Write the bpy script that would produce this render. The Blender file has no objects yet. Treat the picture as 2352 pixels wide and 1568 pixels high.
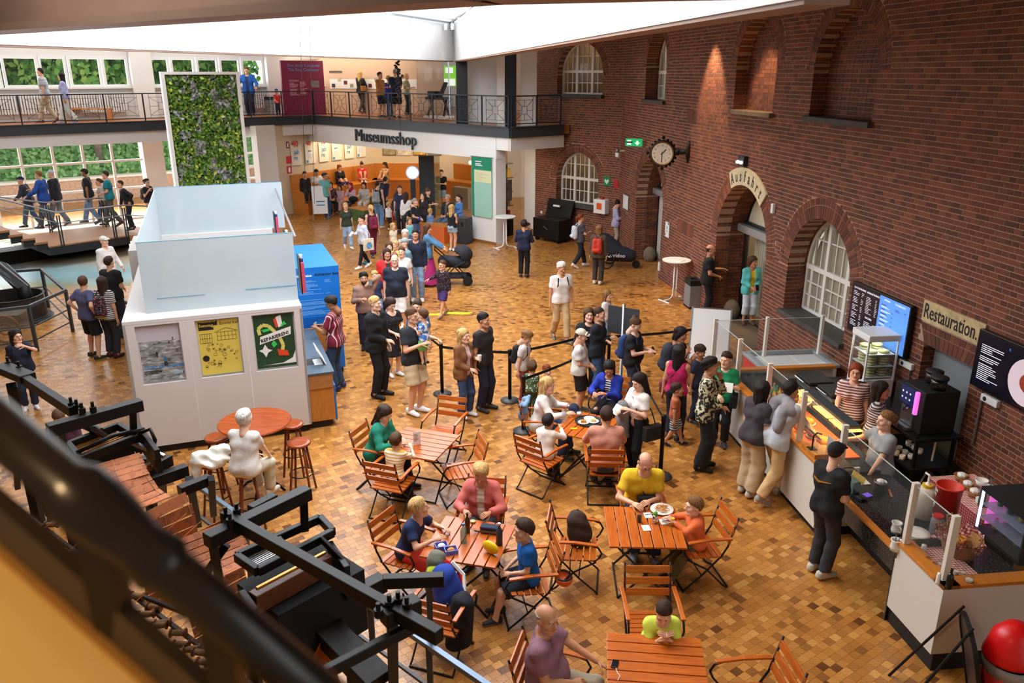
import bpy,bmesh,math,random
import numpy as np
from mathutils import Vector,Matrix
from mathutils.geometry import tessellate_polygon
random.seed(7)
SC=bpy.context.scene
COL=SC.collection
# camera
CAMH,FPX=5.7,1829.0
PITCH=math.atan(616/FPX)
cd=bpy.data.cameras.new('camera');cam=bpy.data.objects.new('camera',cd);COL.objects.link(cam)
cam.location=(0,0,CAMH);cam.rotation_euler=(math.pi/2-PITCH,0,0)
cd.sensor_width=36;cd.lens=36*FPX/2352;cd.clip_start=0.05;cd.clip_end=200
cd.dof.use_dof=True;cd.dof.focus_distance=13.0;cd.dof.aperture_fstop=2.8
SC.camera=cam
# view
vs=SC.view_settings;vs.view_transform='Standard';vs.look='None';vs.gamma=1;vs.use_curve_mapping=False
vs.exposure=-0.18
cy=SC.cycles
cy.max_bounces=5;cy.diffuse_bounces=3;cy.glossy_bounces=2;cy.transmission_bounces=3;cy.transparent_max_bounces=10;cy.use_adaptive_sampling=True;cy.adaptive_threshold=.06
cy.caustics_reflective=False;cy.caustics_refractive=False;cy.sample_clamp_indirect=6
# world and daylight
w=bpy.data.worlds.new('sky');SC.world=w;w.use_nodes=True
bg=w.node_tree.nodes['Background'];bg.inputs[0].default_value=(0.80,0.92,1.0,1);bg.inputs[1].default_value=3.4
sun=bpy.data.lights.new('sun','SUN');sun.energy=5.0;sun.angle=math.radians(12);sun.color=(1,.96,.9)
so=bpy.data.objects.new('sun',sun);COL.objects.link(so);so.rotation_euler=(math.radians(50),0,math.radians(20))
def area(name,loc,target,sx,sy,power,color,spread=math.pi):
 l=bpy.data.lights.new(name,'AREA');l.shape='RECTANGLE';l.size=sx;l.size_y=sy;l.energy=power;l.color=color;l.spread=spread
 o=bpy.data.objects.new(name,l);COL.objects.link(o);o.location=loc
 o.rotation_euler=(Vector(target)-Vector(loc)).to_track_quat('-Z','Y').to_euler();return o
def spot(name,loc,target,power,color,angle=60,blend=.6,r=.08):
 l=bpy.data.lights.new(name,'SPOT');l.energy=power;l.color=color;l.spot_size=math.radians(angle);l.spot_blend=blend;l.shadow_soft_size=r
 o=bpy.data.objects.new(name,l);COL.objects.link(o);o.location=loc
 o.rotation_euler=(Vector(target)-Vector(loc)).to_track_quat('-Z','Y').to_euler();return o
WARM=(1,.75,.44)
area('skylight_daylight',(-2.6,15,7.36),(-2.6,15.01,0),5.0,19,1700,(.92,.97,1.0))
area('window_daylight',(-17.6,36.0,3.4),(-6,22,.6),13,5.4,2600,(.93,.98,1.0))
for i,(lx,ly,tx,ty,tz,e,an)in enumerate([(4.15,19.75,4.72,19.75,4.3,1100,52),(4.4,17.4,5.1,17.6,5.4,420,52),(2.4,10.4,2.6,9.2,0,300,70),(1.2,7.2,1.5,7.0,0,210,72),(2.0,21,1.8,20.4,0,240,70),(4.6,11.5,4.8,11.0,0,130,55),(-.6,10.0,-.2,9.6,0,170,72),(4.2,7.6,4.5,7.6,0,90,60),(1.6,15.0,1.2,14.6,0,240,75)]):
 spot('ceiling_spot',(lx,ly,7.1),(tx,ty,tz),e,WARM,an)
# geometry helpers
ct,st=math.cos(PITCH),math.sin(PITCH)
def ray(px,py):
 a=(px-1176)/FPX;b=(784-py)/FPX
 return Vector((a,ct+b*st,-st+b*ct))
def P(px,py,z=0.0):
 d=ray(px,py);t=(z-CAMH)/d.z;return Vector((d.x*t,d.y*t,z))
def PD(px,py,Y):
 d=ray(px,py);t=Y/d.y;return Vector((d.x*t,Y,CAMH+d.z*t))
class Frame:
 """vertical plane: s along A->B (left to right seen from the room), y into the wall, z up"""
 def __init__(f,A,B):
  f.o=Vector((A[0],A[1],0));u=Vector((B[0]-A[0],B[1]-A[1],0));f.len=u.length;f.u=u.normalized()
  f.v=Vector((-f.u.y,f.u.x,0));f.rz=math.atan2(f.u.y,f.u.x)
 def pt(f,s,y,z):return f.o+f.u*s+f.v*y+Vector((0,0,z))
 def px(f,px,py,off=0.0):
  d=ray(px,py);n=f.v;o=f.o+f.v*off;t=(n.x*o.x+n.y*o.y)/(n.x*d.x+n.y*d.y)
  p=d*t+Vector((0,0,CAMH));q=p-f.o;return(q.x*f.u.x+q.y*f.u.y,p.z)
class MB:
 def __init__(s):s.v=[];s.f=[];s.m=[]
 def add(s,vs,fs,mi=0):
  b=len(s.v);s.v+=[tuple(v)for v in vs];s.f+=[tuple(i+b for i in f)for f in fs];s.m+=[mi]*len(fs);return s
 def bx(s,x0,x1,y0,y1,z0,z1,mi=0):
  return s.add([(x0,y0,z0),(x1,y0,z0),(x1,y1,z0),(x0,y1,z0),(x0,y0,z1),(x1,y0,z1),(x1,y1,z1),(x0,y1,z1)],[(0,3,2,1),(4,5,6,7),(0,1,5,4),(1,2,6,5),(2,3,7,6),(3,0,4,7)],mi)
 def bar(s,p,q,w,h,up=(0,0,1),mi=0):
  p=Vector(p);q=Vector(q);d=(q-p).normalized();up=Vector(up)
  if abs(d.dot(up))>.98:up=Vector((0,1,0))if abs(d.y)<.9 else Vector((1,0,0))
  x=d.cross(up).normalized();z=x.cross(d).normalized();x*=w/2;z*=h/2
  vs=[p-x-z,p+x-z,p+x+z,p-x+z,q-x-z,q+x-z,q+x+z,q-x+z]
  return s.add(vs,[(0,1,2,3),(7,6,5,4),(0,4,5,1),(1,5,6,2),(2,6,7,3),(3,7,4,0)],mi)
 def tube(s,pts,r,n=8,mi=0,caps=True,closed=False):
  pts=[Vector(p)for p in pts];m=len(pts);rs=r if isinstance(r,(list,tuple))else[r]*m
  t0=(pts[1]-pts[0]).normalized();a=Vector((0,0,1))if abs(t0.z)<.9 else Vector((1,0,0))
  x=t0.cross(a).normalized();vs=[];
  for i in range(m):
   if closed:t=(pts[(i+1)%m]-pts[i-1]).normalized()
   else:t=(pts[min(i+1,m-1)]-pts[max(i-1,0)])
   if t.length<1e-9:t=t0.copy()
   t.normalize();x=(x-t*x.dot(t))
   if x.length<1e-6:x=t.cross(Vector((0,1,.1)))
   x.normalize();y=t.cross(x)
   for k in range(n):
    c,q=math.cos(2*math.pi*k/n),math.sin(2*math.pi*k/n);vs.append(pts[i]+x*(c*rs[i])+y*(q*rs[i]))
  fs=[]
  for i in range(m if closed else m-1):
   j=(i+1)%m
   for k in range(n):l=(k+1)%n;fs.append((i*n+k,i*n+l,j*n+l,j*n+k))
  if caps and not closed:fs+=[tuple(range(n-1,-1,-1)),tuple((m-1)*n+k for k in range(n))]
  return s.add(vs,fs,mi)
 def lathe(s,prof,n=16,c=(0,0,0),mi=0,ax='z',sx=1,sy=1):
  vs=[];m=len(prof)
  for r,z in prof:
   for k in range(n):
    a=2*math.pi*k/n;x,y=r*math.cos(a)*sx,r*math.sin(a)*sy
    p=(x,y,z)if ax=='z' else((z,x,y)if ax=='x' else(x,z,y));vs.append((p[0]+c[0],p[1]+c[1],p[2]+c[2]))
  fs=[(i*n+k,i*n+(k+1)%n,(i+1)*n+(k+1)%n,(i+1)*n+k)for i in range(m-1)for k in range(n)]
  if prof[0][0]>1e-5:fs.append(tuple(range(n-1,-1,-1)))
  if prof[-1][0]>1e-5:fs.append(tuple((m-1)*n+k for k in range(n)))
  if ax=='y':fs=[f[::-1]for f in fs]
  return s.add(vs,fs,mi)
 def prism(s,poly,a,b,ax='z',mi=0,holes=()):
  """extrude a 2D polygon (optionally with holes) from a to b along an axis; poly in the other two axes in order"""
  loops=[list(poly)]+[list(h)for h in holes]
  put={'z':lambda x,y,t:(x,y,t),'y':lambda x,y,t:(x,t,y),'x':lambda x,y,t:(t,x,y)}[ax]
  flat=[p for l in loops for p in l];n=len(flat)
  if holes:tr=tessellate_polygon([[Vector((x,y,0))for x,y in l]for l in loops])
  else:tr=[tuple(range(n))]
  vs=[put(x,y,a)for x,y in flat]+[put(x,y,b)for x,y in flat];fs=[tuple(t)[::-1]for t in tr]+[tuple(i+n for i in t)for t in tr]
  b0=0
  for l in loops:
   k=len(l)
   for i in range(k):j=(i+1)%k;fs.append((b0+i,b0+j,b0+j+n,b0+i+n))
   b0+=k
  return s.add(vs,fs,mi)
 def ell(s,c,r,n=10,m=7,mi=0):
  return s.lathe([(max(1e-6,math.sin(math.pi*i/m)),-math.cos(math.pi*i/m))for i in range(m+1)],n,mi=mi)._mv(c,r,(m+1)*n)
 def _mv(s,c,r,k):
  for i in range(len(s.v)-k,len(s.v)):
   x,y,z=s.v[i];s.v[i]=(x*r[0]+c[0],y*r[1]+c[1],z*r[2]+c[2])
  return s
 def quad(s,a,b,c,d,mi=0):return s.add([a,b,c,d],[(0,1,2,3)],mi)
 def xf(s,M):
  s.v=[tuple(M@Vector(v))for v in s.v];return s
 def mesh(s,name,mats,smooth=False):
  me=bpy.data.meshes.new(name);me.from_pydata(s.v,[],s.f)
  for m in(mats if isinstance(mats,(list,tuple))else[mats]):me.materials.append(m)
  if any(s.m):me.polygons.foreach_set('material_index',s.m)
  if smooth:me.polygons.foreach_set('use_smooth',[True]*len(s.f))
  bm=bmesh.new();bm.from_mesh(me);bmesh.ops.recalc_face_normals(bm,faces=bm.faces);bm.to_mesh(me);bm.free()
  return me
 def build(s,name,mats,parent=None,smooth=False,bevel=0,kind=None,world=False,label=None):
  me=s.mesh(name,mats,smooth);return link(name,me,parent,bevel,kind,world,label)
def link(name,me,parent=None,bevel=0,kind=None,world=False,label=None):
 o=bpy.data.objects.new(name,me);COL.objects.link(o)
 if parent is not None:
  o.parent=parent
  if world:o.matrix_parent_inverse=basis(parent).inverted()
 if bevel:
  b=o.modifiers.new('bevel','BEVEL');b.width=bevel;b.segments=2;b.limit_method='ANGLE';b.angle_limit=.7
 if kind:o['kind']=kind
 if label:o['label']=label
 return o
def basis(o):
 m=Matrix.LocRotScale(o.location,o.rotation_euler,o.scale)
 return basis(o.parent)@o.matrix_parent_inverse@m if o.parent else m
def tag(o,label,cat,group=None):
 o['label']=label;o['category']=cat
 if group:o['group']=group
 return o
def thing(name,label,cat,loc=(0,0,0),rz=0.0,group=None):
 o=bpy.data.objects.new(name,None);COL.objects.link(o);o.empty_display_size=.1
 o.location=loc;o.rotation_euler=(0,0,rz);return tag(o,label,cat,group)
def struct(name,mb,mats,parent=None,**k):
 o=mb.build(name,mats,parent,**k)
 if parent is None:o['kind']='structure'
 return o
def sgroup(name,loc=(0,0,0),rz=0.0):
 o=bpy.data.objects.new(name,None);COL.objects.link(o);o.location=loc;o.rotation_euler=(0,0,rz);o['kind']='structure';return o
def copy_tree(o,parent=None):
 c=o.copy();COL.objects.link(c);c.parent=parent
 for ch in o.children:copy_tree(ch,c)
 return c
def place(o,loc,rz,label,group=None):
 o.location=loc;o.rotation_euler=(0,0,rz);o['label']=label
 if group:o['group']=group
 return o
def text(name,body,mat,parent,size,loc=(0,0,0),rot=(math.pi/2,0,0),ex=.001,ax='LEFT',ay='TOP_BASELINE',bold=0,shear=0,sx=1,sp=1,lsp=1):
 c=bpy.data.curves.new(name,'FONT');c.body=body;c.size=size;c.extrude=ex;c.align_x=ax;c.align_y=ay;c.offset=bold;c.shear=shear
 c.space_character=sp;c.space_line=lsp;c.resolution_u=2
 t=bpy.data.objects.new(name,c);me=bpy.data.meshes.new_from_object(t);me.name=name;bpy.data.objects.remove(t);bpy.data.curves.remove(c);me.materials.clear();me.materials.append(mat)
 o=bpy.data.objects.new(name,me);COL.objects.link(o);o.parent=parent;o.location=loc;o.rotation_euler=rot;o.scale=(sx,1,1);return o
# materials
MATS={}
def srgb(r,g,b):
 return tuple(((c/255)/12.92 if c/255<=.04045 else((c/255+.055)/1.055)**2.4)for c in(r,g,b))+(1,)
def mat(name,col,rough=.6,metal=0.0,var=0.0,scale=8.0,bump=0.0,bscale=60.0,emit=0.0,alpha=1.0,trans=0.0,ior=1.45,spec=.5,ecol=None):
 if name in MATS:return MATS[name]
 m=bpy.data.materials.new(name);m.use_nodes=True;nt=m.node_tree;b=nt.nodes['Principled BSDF']
 c=srgb(*col);b.inputs['Base Color'].default_value=c;b.inputs['Roughness'].default_value=rough;b.inputs['Metallic'].default_value=metal
 b.inputs['Specular IOR Level'].default_value=spec;b.inputs['IOR'].default_value=ior;b.inputs['Alpha'].default_value=alpha;b.inputs['Transmission Weight'].default_value=trans
 if emit:b.inputs['Emission Color'].default_value=srgb(*ecol)if ecol else c;b.inputs['Emission Strength'].default_value=emit
 if var or bump:tc=nt.nodes.new('ShaderNodeTexCoord')
 if var:
  n=nt.nodes.new('ShaderNodeTexNoise');n.inputs['Scale'].default_value=scale;n.inputs['Detail'].default_value=4;nt.links.new(tc.outputs['Object'],n.inputs['Vector'])
  r=nt.nodes.new('ShaderNodeMapRange');r.inputs[1].default_value=.3;r.inputs[2].default_value=.7;r.inputs[3].default_value=1-var;r.inputs[4].default_value=1+var
  nt.links.new(n.outputs[0],r.inputs[0]);mx=nt.nodes.new('ShaderNodeVectorMath');mx.operation='SCALE';mx.inputs[0].default_value=c[:3]
  nt.links.new(r.outputs[0],mx.inputs['Scale']);nt.links.new(mx.outputs[0],b.inputs['Base Color'])
 if bump:
  n=nt.nodes.new('ShaderNodeTexNoise');n.inputs['Scale'].default_value=bscale;n.inputs['Detail'].default_value=3;nt.links.new(tc.outputs['Object'],n.inputs['Vector'])
  bp=nt.nodes.new('ShaderNodeBump');bp.inputs['Strength'].default_value=bump;bp.inputs['Distance'].default_value=.01;nt.links.new(n.outputs[0],bp.inputs['Height']);nt.links.new(bp.outputs[0],b.inputs['Normal'])
 MATS[name]=m;return m
class N:
 """tiny node helper"""
 def __init__(s,m):s.m=m;s.nt=m.node_tree;s.b=s.nt.nodes['Principled BSDF']
 def n(s,t,ins=None,**kw):
  x=s.nt.nodes.new(t)
  for k,v in kw.items():setattr(x,k,v)
  for k,v in(ins or{}).items():
   if hasattr(v,'is_linked'):s.nt.links.new(v,x.inputs[k])
   else:x.inputs[k].default_value=v
  return x
 def l(s,a,b):s.nt.links.new(a,b)
 def ramp(s,fac,stops,interp='LINEAR'):
  r=s.nt.nodes.new('ShaderNodeValToRGB');r.color_ramp.interpolation=interp;e=r.color_ramp.elements
  while len(e)<len(stops):e.new(.5)
  for i,(p,c)in enumerate(stops):e[i].position=p;e[i].color=c
  s.l(fac,r.inputs[0]);return r.outputs[0]
def piece_mat(name,stops,rough,kind):
 """wood blocks / bricks: every island (or object) takes its own tone"""
 m=mat(name,(128,128,128),rough);k=N(m)
 g=k.n('ShaderNodeNewGeometry');oi=k.n('ShaderNodeObjectInfo');tc=k.n('ShaderNodeTexCoord')
 a=k.n('ShaderNodeMath',{0:g.outputs['Random Per Island'],1:oi.outputs['Random']},operation='ADD');fr=k.n('ShaderNodeMath',{0:a.outputs[0]},operation='FRACT')
 pos=g.outputs['Position']
 off=k.n('ShaderNodeVectorMath',{0:pos,1:(0,0,0)},operation='ADD')
 sc=k.n('ShaderNodeMath',{0:fr.outputs[0],1:37.0},operation='MULTIPLY');cmb=k.n('ShaderNodeCombineXYZ',{0:sc.outputs[0],1:sc.outputs[0]});k.l(cmb.outputs[0],off.inputs[1])
 big=k.n('ShaderNodeTexNoise',{'Vector':pos,'Scale':.9,'Detail':2.0})
 mixf=k.n('ShaderNodeMath',{0:big.outputs[0],1:.5},operation='SUBTRACT');mf=k.n('ShaderNodeMath',{0:mixf.outputs[0],1:.4},operation='MULTIPLY');f2=k.n('ShaderNodeMath',{0:fr.outputs[0],1:mf.outputs[0]},operation='ADD')
 col=k.ramp(f2.outputs[0],stops)
 if kind=='wood':
  wv=k.n('ShaderNodeTexWave',{'Vector':off.outputs[0],'Scale':9.0,'Distortion':5.0,'Detail':2.0,'Detail Scale':1.2},wave_type='RINGS')
  rr=k.n('ShaderNodeMapRange',{0:wv.outputs[0],3:.9,4:1.06})
 else:
  ns=k.n('ShaderNodeTexNoise',{'Vector':off.outputs[0],'Scale':40.0,'Detail':4.0});rr=k.n('ShaderNodeMapRange',{0:ns.outputs[0],1:.3,2:.7,3:.75,4:1.2})
  bp=k.n('ShaderNodeBump',{'Strength':.35,'Distance':.004,'Height':ns.outputs[0]});k.l(bp.outputs[0],k.b.inputs['Normal'])
 mx=k.n('ShaderNodeVectorMath',{0:col,'Scale':rr.outputs[0]},operation='SCALE');k.l(mx.outputs[0],k.b.inputs['Base Color'])
 return m
def wood(name,c1,c2,rough=.35,scale=3.0,axis=0):
 if name in MATS:return MATS[name]
 m=mat(name,c1,rough);k=N(m);tc=k.n('ShaderNodeTexCoord');oi=k.n('ShaderNodeObjectInfo')
 sc=[14,14,14];sc[axis]=1.2
 mp=k.n('ShaderNodeMapping',{'Vector':tc.outputs['Object'],'Scale':tuple(sc)});ofs=k.n('ShaderNodeVectorMath',{0:mp.outputs[0],1:oi.outputs['Location']},operation='ADD')
 ns=k.n('ShaderNodeTexNoise',{'Vector':ofs.outputs[0],'Scale':scale,'Detail':5.0,'Distortion':1.2})
 col=k.ramp(ns.outputs[0],[(.3,srgb(*c2)),(.7,srgb(*c1))]);k.l(col,k.b.inputs['Base Color']);return m
M_white=mat('white_paint',(232,231,228),.5);M_offw=mat('off_white',(214,208,200),.6);M_black=mat('black_metal',(22,22,24),.45,.3)
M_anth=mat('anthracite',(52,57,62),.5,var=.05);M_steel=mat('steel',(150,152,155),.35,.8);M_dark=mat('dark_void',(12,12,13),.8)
M_glass=mat('clear_glass',(70,84,82),.03,alpha=.07,spec=.6);M_chrome=mat('chrome',(210,212,215),.15,1.0)
M_plas=mat('white_plastic',(236,236,234),.35);M_ink=mat('black_ink',(24,24,26),.6);M_red=mat('signal_red',(196,26,32),.45);M_grnd=mat('exit_green',(10,140,80),.5)
# floor of end-grain blocks
woodstops=[(0.0,srgb(98,58,26)),(.05,srgb(130,82,38)),(.14,srgb(156,102,46)),(.5,srgb(172,114,52)),(.85,srgb(186,128,62)),(1.0,srgb(200,146,80))]
M_block=piece_mat('end_grain_blocks',woodstops,.30,'wood')
def far_floor():
 m=mat('far_floor_blocks',(160,100,48),.30);k=N(m);tc=k.n('ShaderNodeTexCoord')
 mp=k.n('ShaderNodeMapping',{'Vector':tc.outputs['Object'],'Rotation':(0,0,.62),'Scale':(9.5,11.5,1)})
 vo=k.n('ShaderNodeTexVoronoi',{'Vector':mp.outputs[0],'Scale':1.0,'Randomness':.55});sep=k.n('ShaderNodeSeparateColor',{0:vo.outputs['Color']})
 big=k.n('ShaderNodeTexNoise',{'Vector':tc.outputs['Object'],'Scale':.9,'Detail':2.0});a=k.n('ShaderNodeMath',{0:big.outputs[0],1:.7,2:-.35},operation='MULTIPLY_ADD')
 f=k.n('ShaderNodeMath',{0:sep.outputs[0],1:a.outputs[0]},operation='ADD');k.l(k.ramp(f.outputs[0],woodstops),k.b.inputs['Base Color']);return m
floor=struct('floor',MB().bx(-26,9,-3,45,-.3,-.006),far_floor())
YB=17.5
MB().bx(-26,9,YB-.3,45,-.05,-.0012).build('floor_field',far_floor(),floor)
MB().bx(-26,9,-3,4.2,-.05,0).build('floor_field',far_floor(),floor)
def boxes_mesh(name,m,B,top_only=False):
 """B: list of 8-corner arrays (4 back, 4 front); back face left out"""
 n=len(B);V=np.array(B,dtype=np.float32).reshape(-1,3)
 base=np.array([[4,5,6,7],[0,1,5,4],[1,2,6,5],[2,3,7,6],[3,0,4,7]])
 F=(base[None]+(np.arange(n)*8)[:,None,None]).reshape(-1,4)
 me=bpy.data.meshes.new(name);me.vertices.add(len(V));me.vertices.foreach_set('co',V.ravel());me.loops.add(F.size);me.loops.foreach_set('vertex_index',F.ravel().astype(np.int32))
 me.polygons.add(len(F));me.polygons.foreach_set('loop_start',np.arange(0,F.size,4,dtype=np.int32));me.polygons.foreach_set('loop_total',np.full(len(F),4,np.int32))
 me.polygons.foreach_set('use_smooth',np.zeros(len(F),bool));me.materials.append(m);me.update(calc_edges=True);me.validate();return me
def unit_piece(name,m):
 return boxes_mesh(name,m,[[(0,0,0),(1,0,0),(1,1,0),(0,1,0),(.008,.008,1),(.992,.008,1),(.992,.992,1),(.008,.992,1)]])
BW,BH=.112,.092
ca,sa=math.cos(.62),math.sin(.62)
blk=[]
for j in range(-160,330):
 o=random.random()*BW
 for i in range(-220,200):
  u=i*BW+o;v=j*BH;x=u*ca-v*sa;y=u*sa+v*ca
  if 4.2<y<YB and abs(x)<.70*y+.6 and x<8:blk.append((x,y))
g=.0007
def blockpts(x,y):
 r=[]
 for zz,e in((-.006,0),(0,.0006)):
  for a,b in((g+e,g+e),(BW-g-e,g+e),(BW-g-e,BH-g-e),(g+e,BH-g-e)):r.append((x+a*ca-b*sa,y+a*sa+b*ca,zz))
 return r
near=sorted(range(len(blk)),key=lambda i:blk[i][1]+(50 if blk[i][0]<1.0 or blk[i][0]>blk[i][1]*.55 else 0))[:300];ns=set(near)
link('wood_block_field',boxes_mesh('wood_block_field',M_block,[blockpts(*b)for i,b in enumerate(blk)if i not in ns]),floor,kind='stuff')
ub=unit_piece('wood_block',M_block)
for i in near:
 o=link('wood_block',ub,floor);x,y=blk[i];o.location=(x+g*ca,y+g*sa,-.006);o.rotation_euler=(0,0,.62);o.scale=(BW-2*g,BH-2*g,.006)
# brick walls
A_W=P(1567,679);dW=Vector((math.sin(math.radians(9)),-math.cos(math.radians(9)),0))
FW=Frame(A_W,A_W+dW)
K_W=FW.pt(-6.4,0,0);L_F=P(1228,533);FF=Frame(L_F,K_W)
M_brick=piece_mat('red_brick',[(0,srgb(86,50,38)),(.3,srgb(106,58,42)),(.7,srgb(120,66,46)),(1,srgb(138,80,56))],.75,'brick')
M_mort=mat('mortar',(176,146,122),.9,var=.1,scale=20)
def arch_poly(o,n=18,grow=0.0):
 c,h=o['c'],o['h']+grow;b=o['base']
 if o.get('flat'):return[(c-h,b),(c+h,b),(c+h,o['spring']+grow),(c-h,o['spring']+grow)]
 return[(c-h,b),(c+h,b)]+[(c+h*math.cos(math.pi*i/n),o['spring']+h*math.sin(math.pi*i/n))for i in range(n+1)]
def brick_wall(name,F,s0,s1,z1,ops,pick,ringd=.26):
 root=sgroup(name,F.o,F.rz);zlo=-.02
 holes=[arch_poly(o)for o in ops]
 notch=[h for h,o in zip(holes,ops)if o['base']<=0]
 mb=MB();outer=[(s0,zlo)]
 for h,o in sorted(zip(holes,ops),key=lambda t:t[1]['c']):
  if o['base']<=0:
   outer+=[(o['c']-o['h'],zlo)]+[(x,z)for x,z in h[::-1][:-2]]+[(o['c']+o['h'],zlo)]
 outer+=[(s1,zlo),(s1,z1),(s0,z1)]
 mb.prism(outer,.005,.35,'y',holes=[h for h,o in zip(holes,ops)if o['base']>0]or[[(s1-.02,z1-.02),(s1-.01,z1-.02),(s1-.01,z1-.01)]])
 mb.build('mortar_bed',M_mort,root)
 pcs=[]
 RH=.077
 for r in range(int(z1/RH)):
  z0=r*RH;zm=z0+RH/2;blocked=[]
  for o in ops:
   if o['base']-.06<zm<=o['spring']:blocked.append((o['c']-o['h'],o['c']+o['h']))
   elif zm>o['spring']:
    if o.get('flat'):
     if zm<o['spring']+o['ring']:blocked.append((o['c']-o['h']-.12,o['c']+o['h']+.12))
    else:
     R=o['h']+o.get('ring',ringd);q=R*R-(zm-o['spring'])**2
     if q>0:blocked.append((o['c']-math.sqrt(q),o['c']+math.sqrt(q)))
  blocked.sort();cur=s0;spans=[]
  for a,b in blocked:
   if a>cur:spans.append((cur,a))
   cur=max(cur,b)
  if cur<s1:spans.append((cur,s1))
  L=.26 if r%2==0 else .13;ph=(.065 if r%2 else(.13 if r%4==2 else 0))
  for a,b in spans:
   t=math.floor((a-ph)/L)*L+ph
   while t<b:
    x0,x1=max(t,a)+.005,min(t+L,b)-.005
    if x1-x0>.03:pcs.append((x0,x1,z0+.005,z0+RH-.005))
    t+=L
 B=[];extra=[]
 def wedge(poly,y0,y1):
  extra.append([(s,y1,z)for s,z in poly]+[(s,y0,z)for s,z in poly])
 for o in ops:
  c,h,D=o['c'],o['h'],o['depth'];ring=o.get('ring',ringd)
  if o.get('flat'):
   n=max(5,int(2*h/.085))
   for i in range(n):
    f0,f1=-1+2*(i+.06)/n,-1+2*(i+.94)/n;zz=o['spring']
    for za,zb in((zz+.005,zz+ring*.62),(zz+ring*.62+.01,zz+ring)):
     k0,k1=h*(1+.18*(za-zz)/ring*1.5),h*(1+.18*(zb-zz)/ring*1.5)
     wedge([(c+f0*k0,za),(c+f1*k0,za),(c+f1*k1,zb),(c+f0*k1,zb)],-.002,.2)
  else:
   n=int(math.pi*(h+ring/2)/.082)
   for i in range(n):
    a0,a1=math.pi*(i+.07)/n,math.pi*(i+.93)/n
    for r0,r1 in([(h-.003,h+ring-.01)]if ring<.3 else[(h-.003,h+ring*.62),(h+ring*.62+.012,h+ring-.01)]):
     poly=[(c+r0*math.cos(a0),o['spring']+r0*math.sin(a0)),(c+r1*math.cos(a0),o['spring']+r1*math.sin(a0)),(c+r1*math.cos(a1),o['spring']+r1*math.sin(a1)),(c+r0*math.cos(a1),o['spring']+r0*math.sin(a1))]
     yy=-.002;k=0
     while yy<D-.02:
      e=min(yy+.255,D);wedge(poly,yy,e);yy=e+.008
      if r0>h:break
  for r in range(int(o['base']/RH)if o['base']>0 else 0,int(o['spring']/RH)):
   z0=r*RH+.005;z2=z0+RH-.01;y=(.13 if r%2 else 0.0)
   if r%2:segs=[(0,.125)]
   else:segs=[]
   while y<D-.03:segs.append((y,min(y+.25,D)));y+=.258
   for sgn in(-1,1):
    e=c+sgn*h
    for ya,yb in segs:
     x0,x1=(e-.03,e+.004)if sgn<0 else(e-.004,e+.03)
     extra.append([(x0,yb,z0),(x1,yb,z0),(x1,yb,z2),(x0,yb,z2),(x0,ya+.002,z0),(x1,ya+.002,z0),(x1,ya+.002,z2),(x0,ya+.002,z2)])
  po=arch_poly(o,36,.03);lin=MB();m=len(po)
  lin.add([(s,.1,z)for s,z in po]+[(s,D+.02,z)for s,z in po],[(i,(i+1)%m,(i+1)%m+m,i+m)for i in range(m)]);lin.build('reveal',M_mort,root)
 order=sorted(range(len(pcs)),key=lambda i:-pick(pcs[i]))[:300];os_=set(order)
 B=[[(a,.012,z0),(b,.012,z0),(b,.012,z2),(a,.012,z2),(a+.002,0,z0+.002),(b-.002,0,z0+.002),(b-.002,0,z2-.002),(a+.002,0,z2-.002)]for i,(a,b,z0,z2)in enumerate(pcs)if i not in os_]
 link('brick_courses',boxes_mesh('brick_courses',M_brick,B+extra),root,kind='stuff')
 ubk=boxes_mesh('brick',M_brick,[[(0,1,0),(1,1,0),(1,1,1),(0,1,1),(.01,0,.03),(.99,0,.03),(.99,0,.97),(.01,0,.97)]])
 for i in order:
  a,b,z0,z2=pcs[i];q=link('brick',ubk,root);q.location=(a,0,z0);q.scale=(b-a,.012,z2-z0)
 return root
opsW=[dict(c=-3.2,h=.9,base=4.95,spring=5.9,depth=.5),dict(c=3.2,h=.96,base=4.92,spring=5.85,depth=.34,ring=.3),dict(c=6.6,h=1.0,base=4.94,spring=5.75,depth=.4,ring=.3),dict(c=-3.2,h=1.23,base=-.02,spring=2.05,depth=.85,ring=.38),dict(c=3.2,h=1.3,base=-.02,spring=2.05,depth=.85,ring=.38),dict(c=6.55,h=1.1,base=1.2,spring=2.1,depth=.5,ring=.38),dict(c=10.23,h=.52,base=.02,spring=1.9,depth=.22,flat=True,ring=.3)]
def pickW(p):
 s=(p[0]+p[1])/2;z=p[2];return-99 if(s>11.6 or z<2.7 and s>8.0 or z<1.2 and s>4.8 or p[1]-p[0]<.2)else s+(0 if z<6.3 else-5)
wallW=brick_wall('wall_right',FW,-6.4,20.0,7.5,opsW,pickW)
opsF=[dict(c=2.03,h=1.02,base=5.0,spring=5.68,depth=.4),dict(c=2.03,h=.98,base=1.27,spring=2.1,depth=.4,ring=.3)]
wallF=brick_wall('wall_back',FF,0,FF.len,7.5,opsF,lambda p:(p[1]-p[0])+p[0]*.05 if p[2]<3.2 else-1)
M_sill=mat('slate_sill',(72,70,66),.7,var=.2);M_stone=mat('worn_stone',(120,104,88),.85,var=.2,bump=.4)
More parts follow.
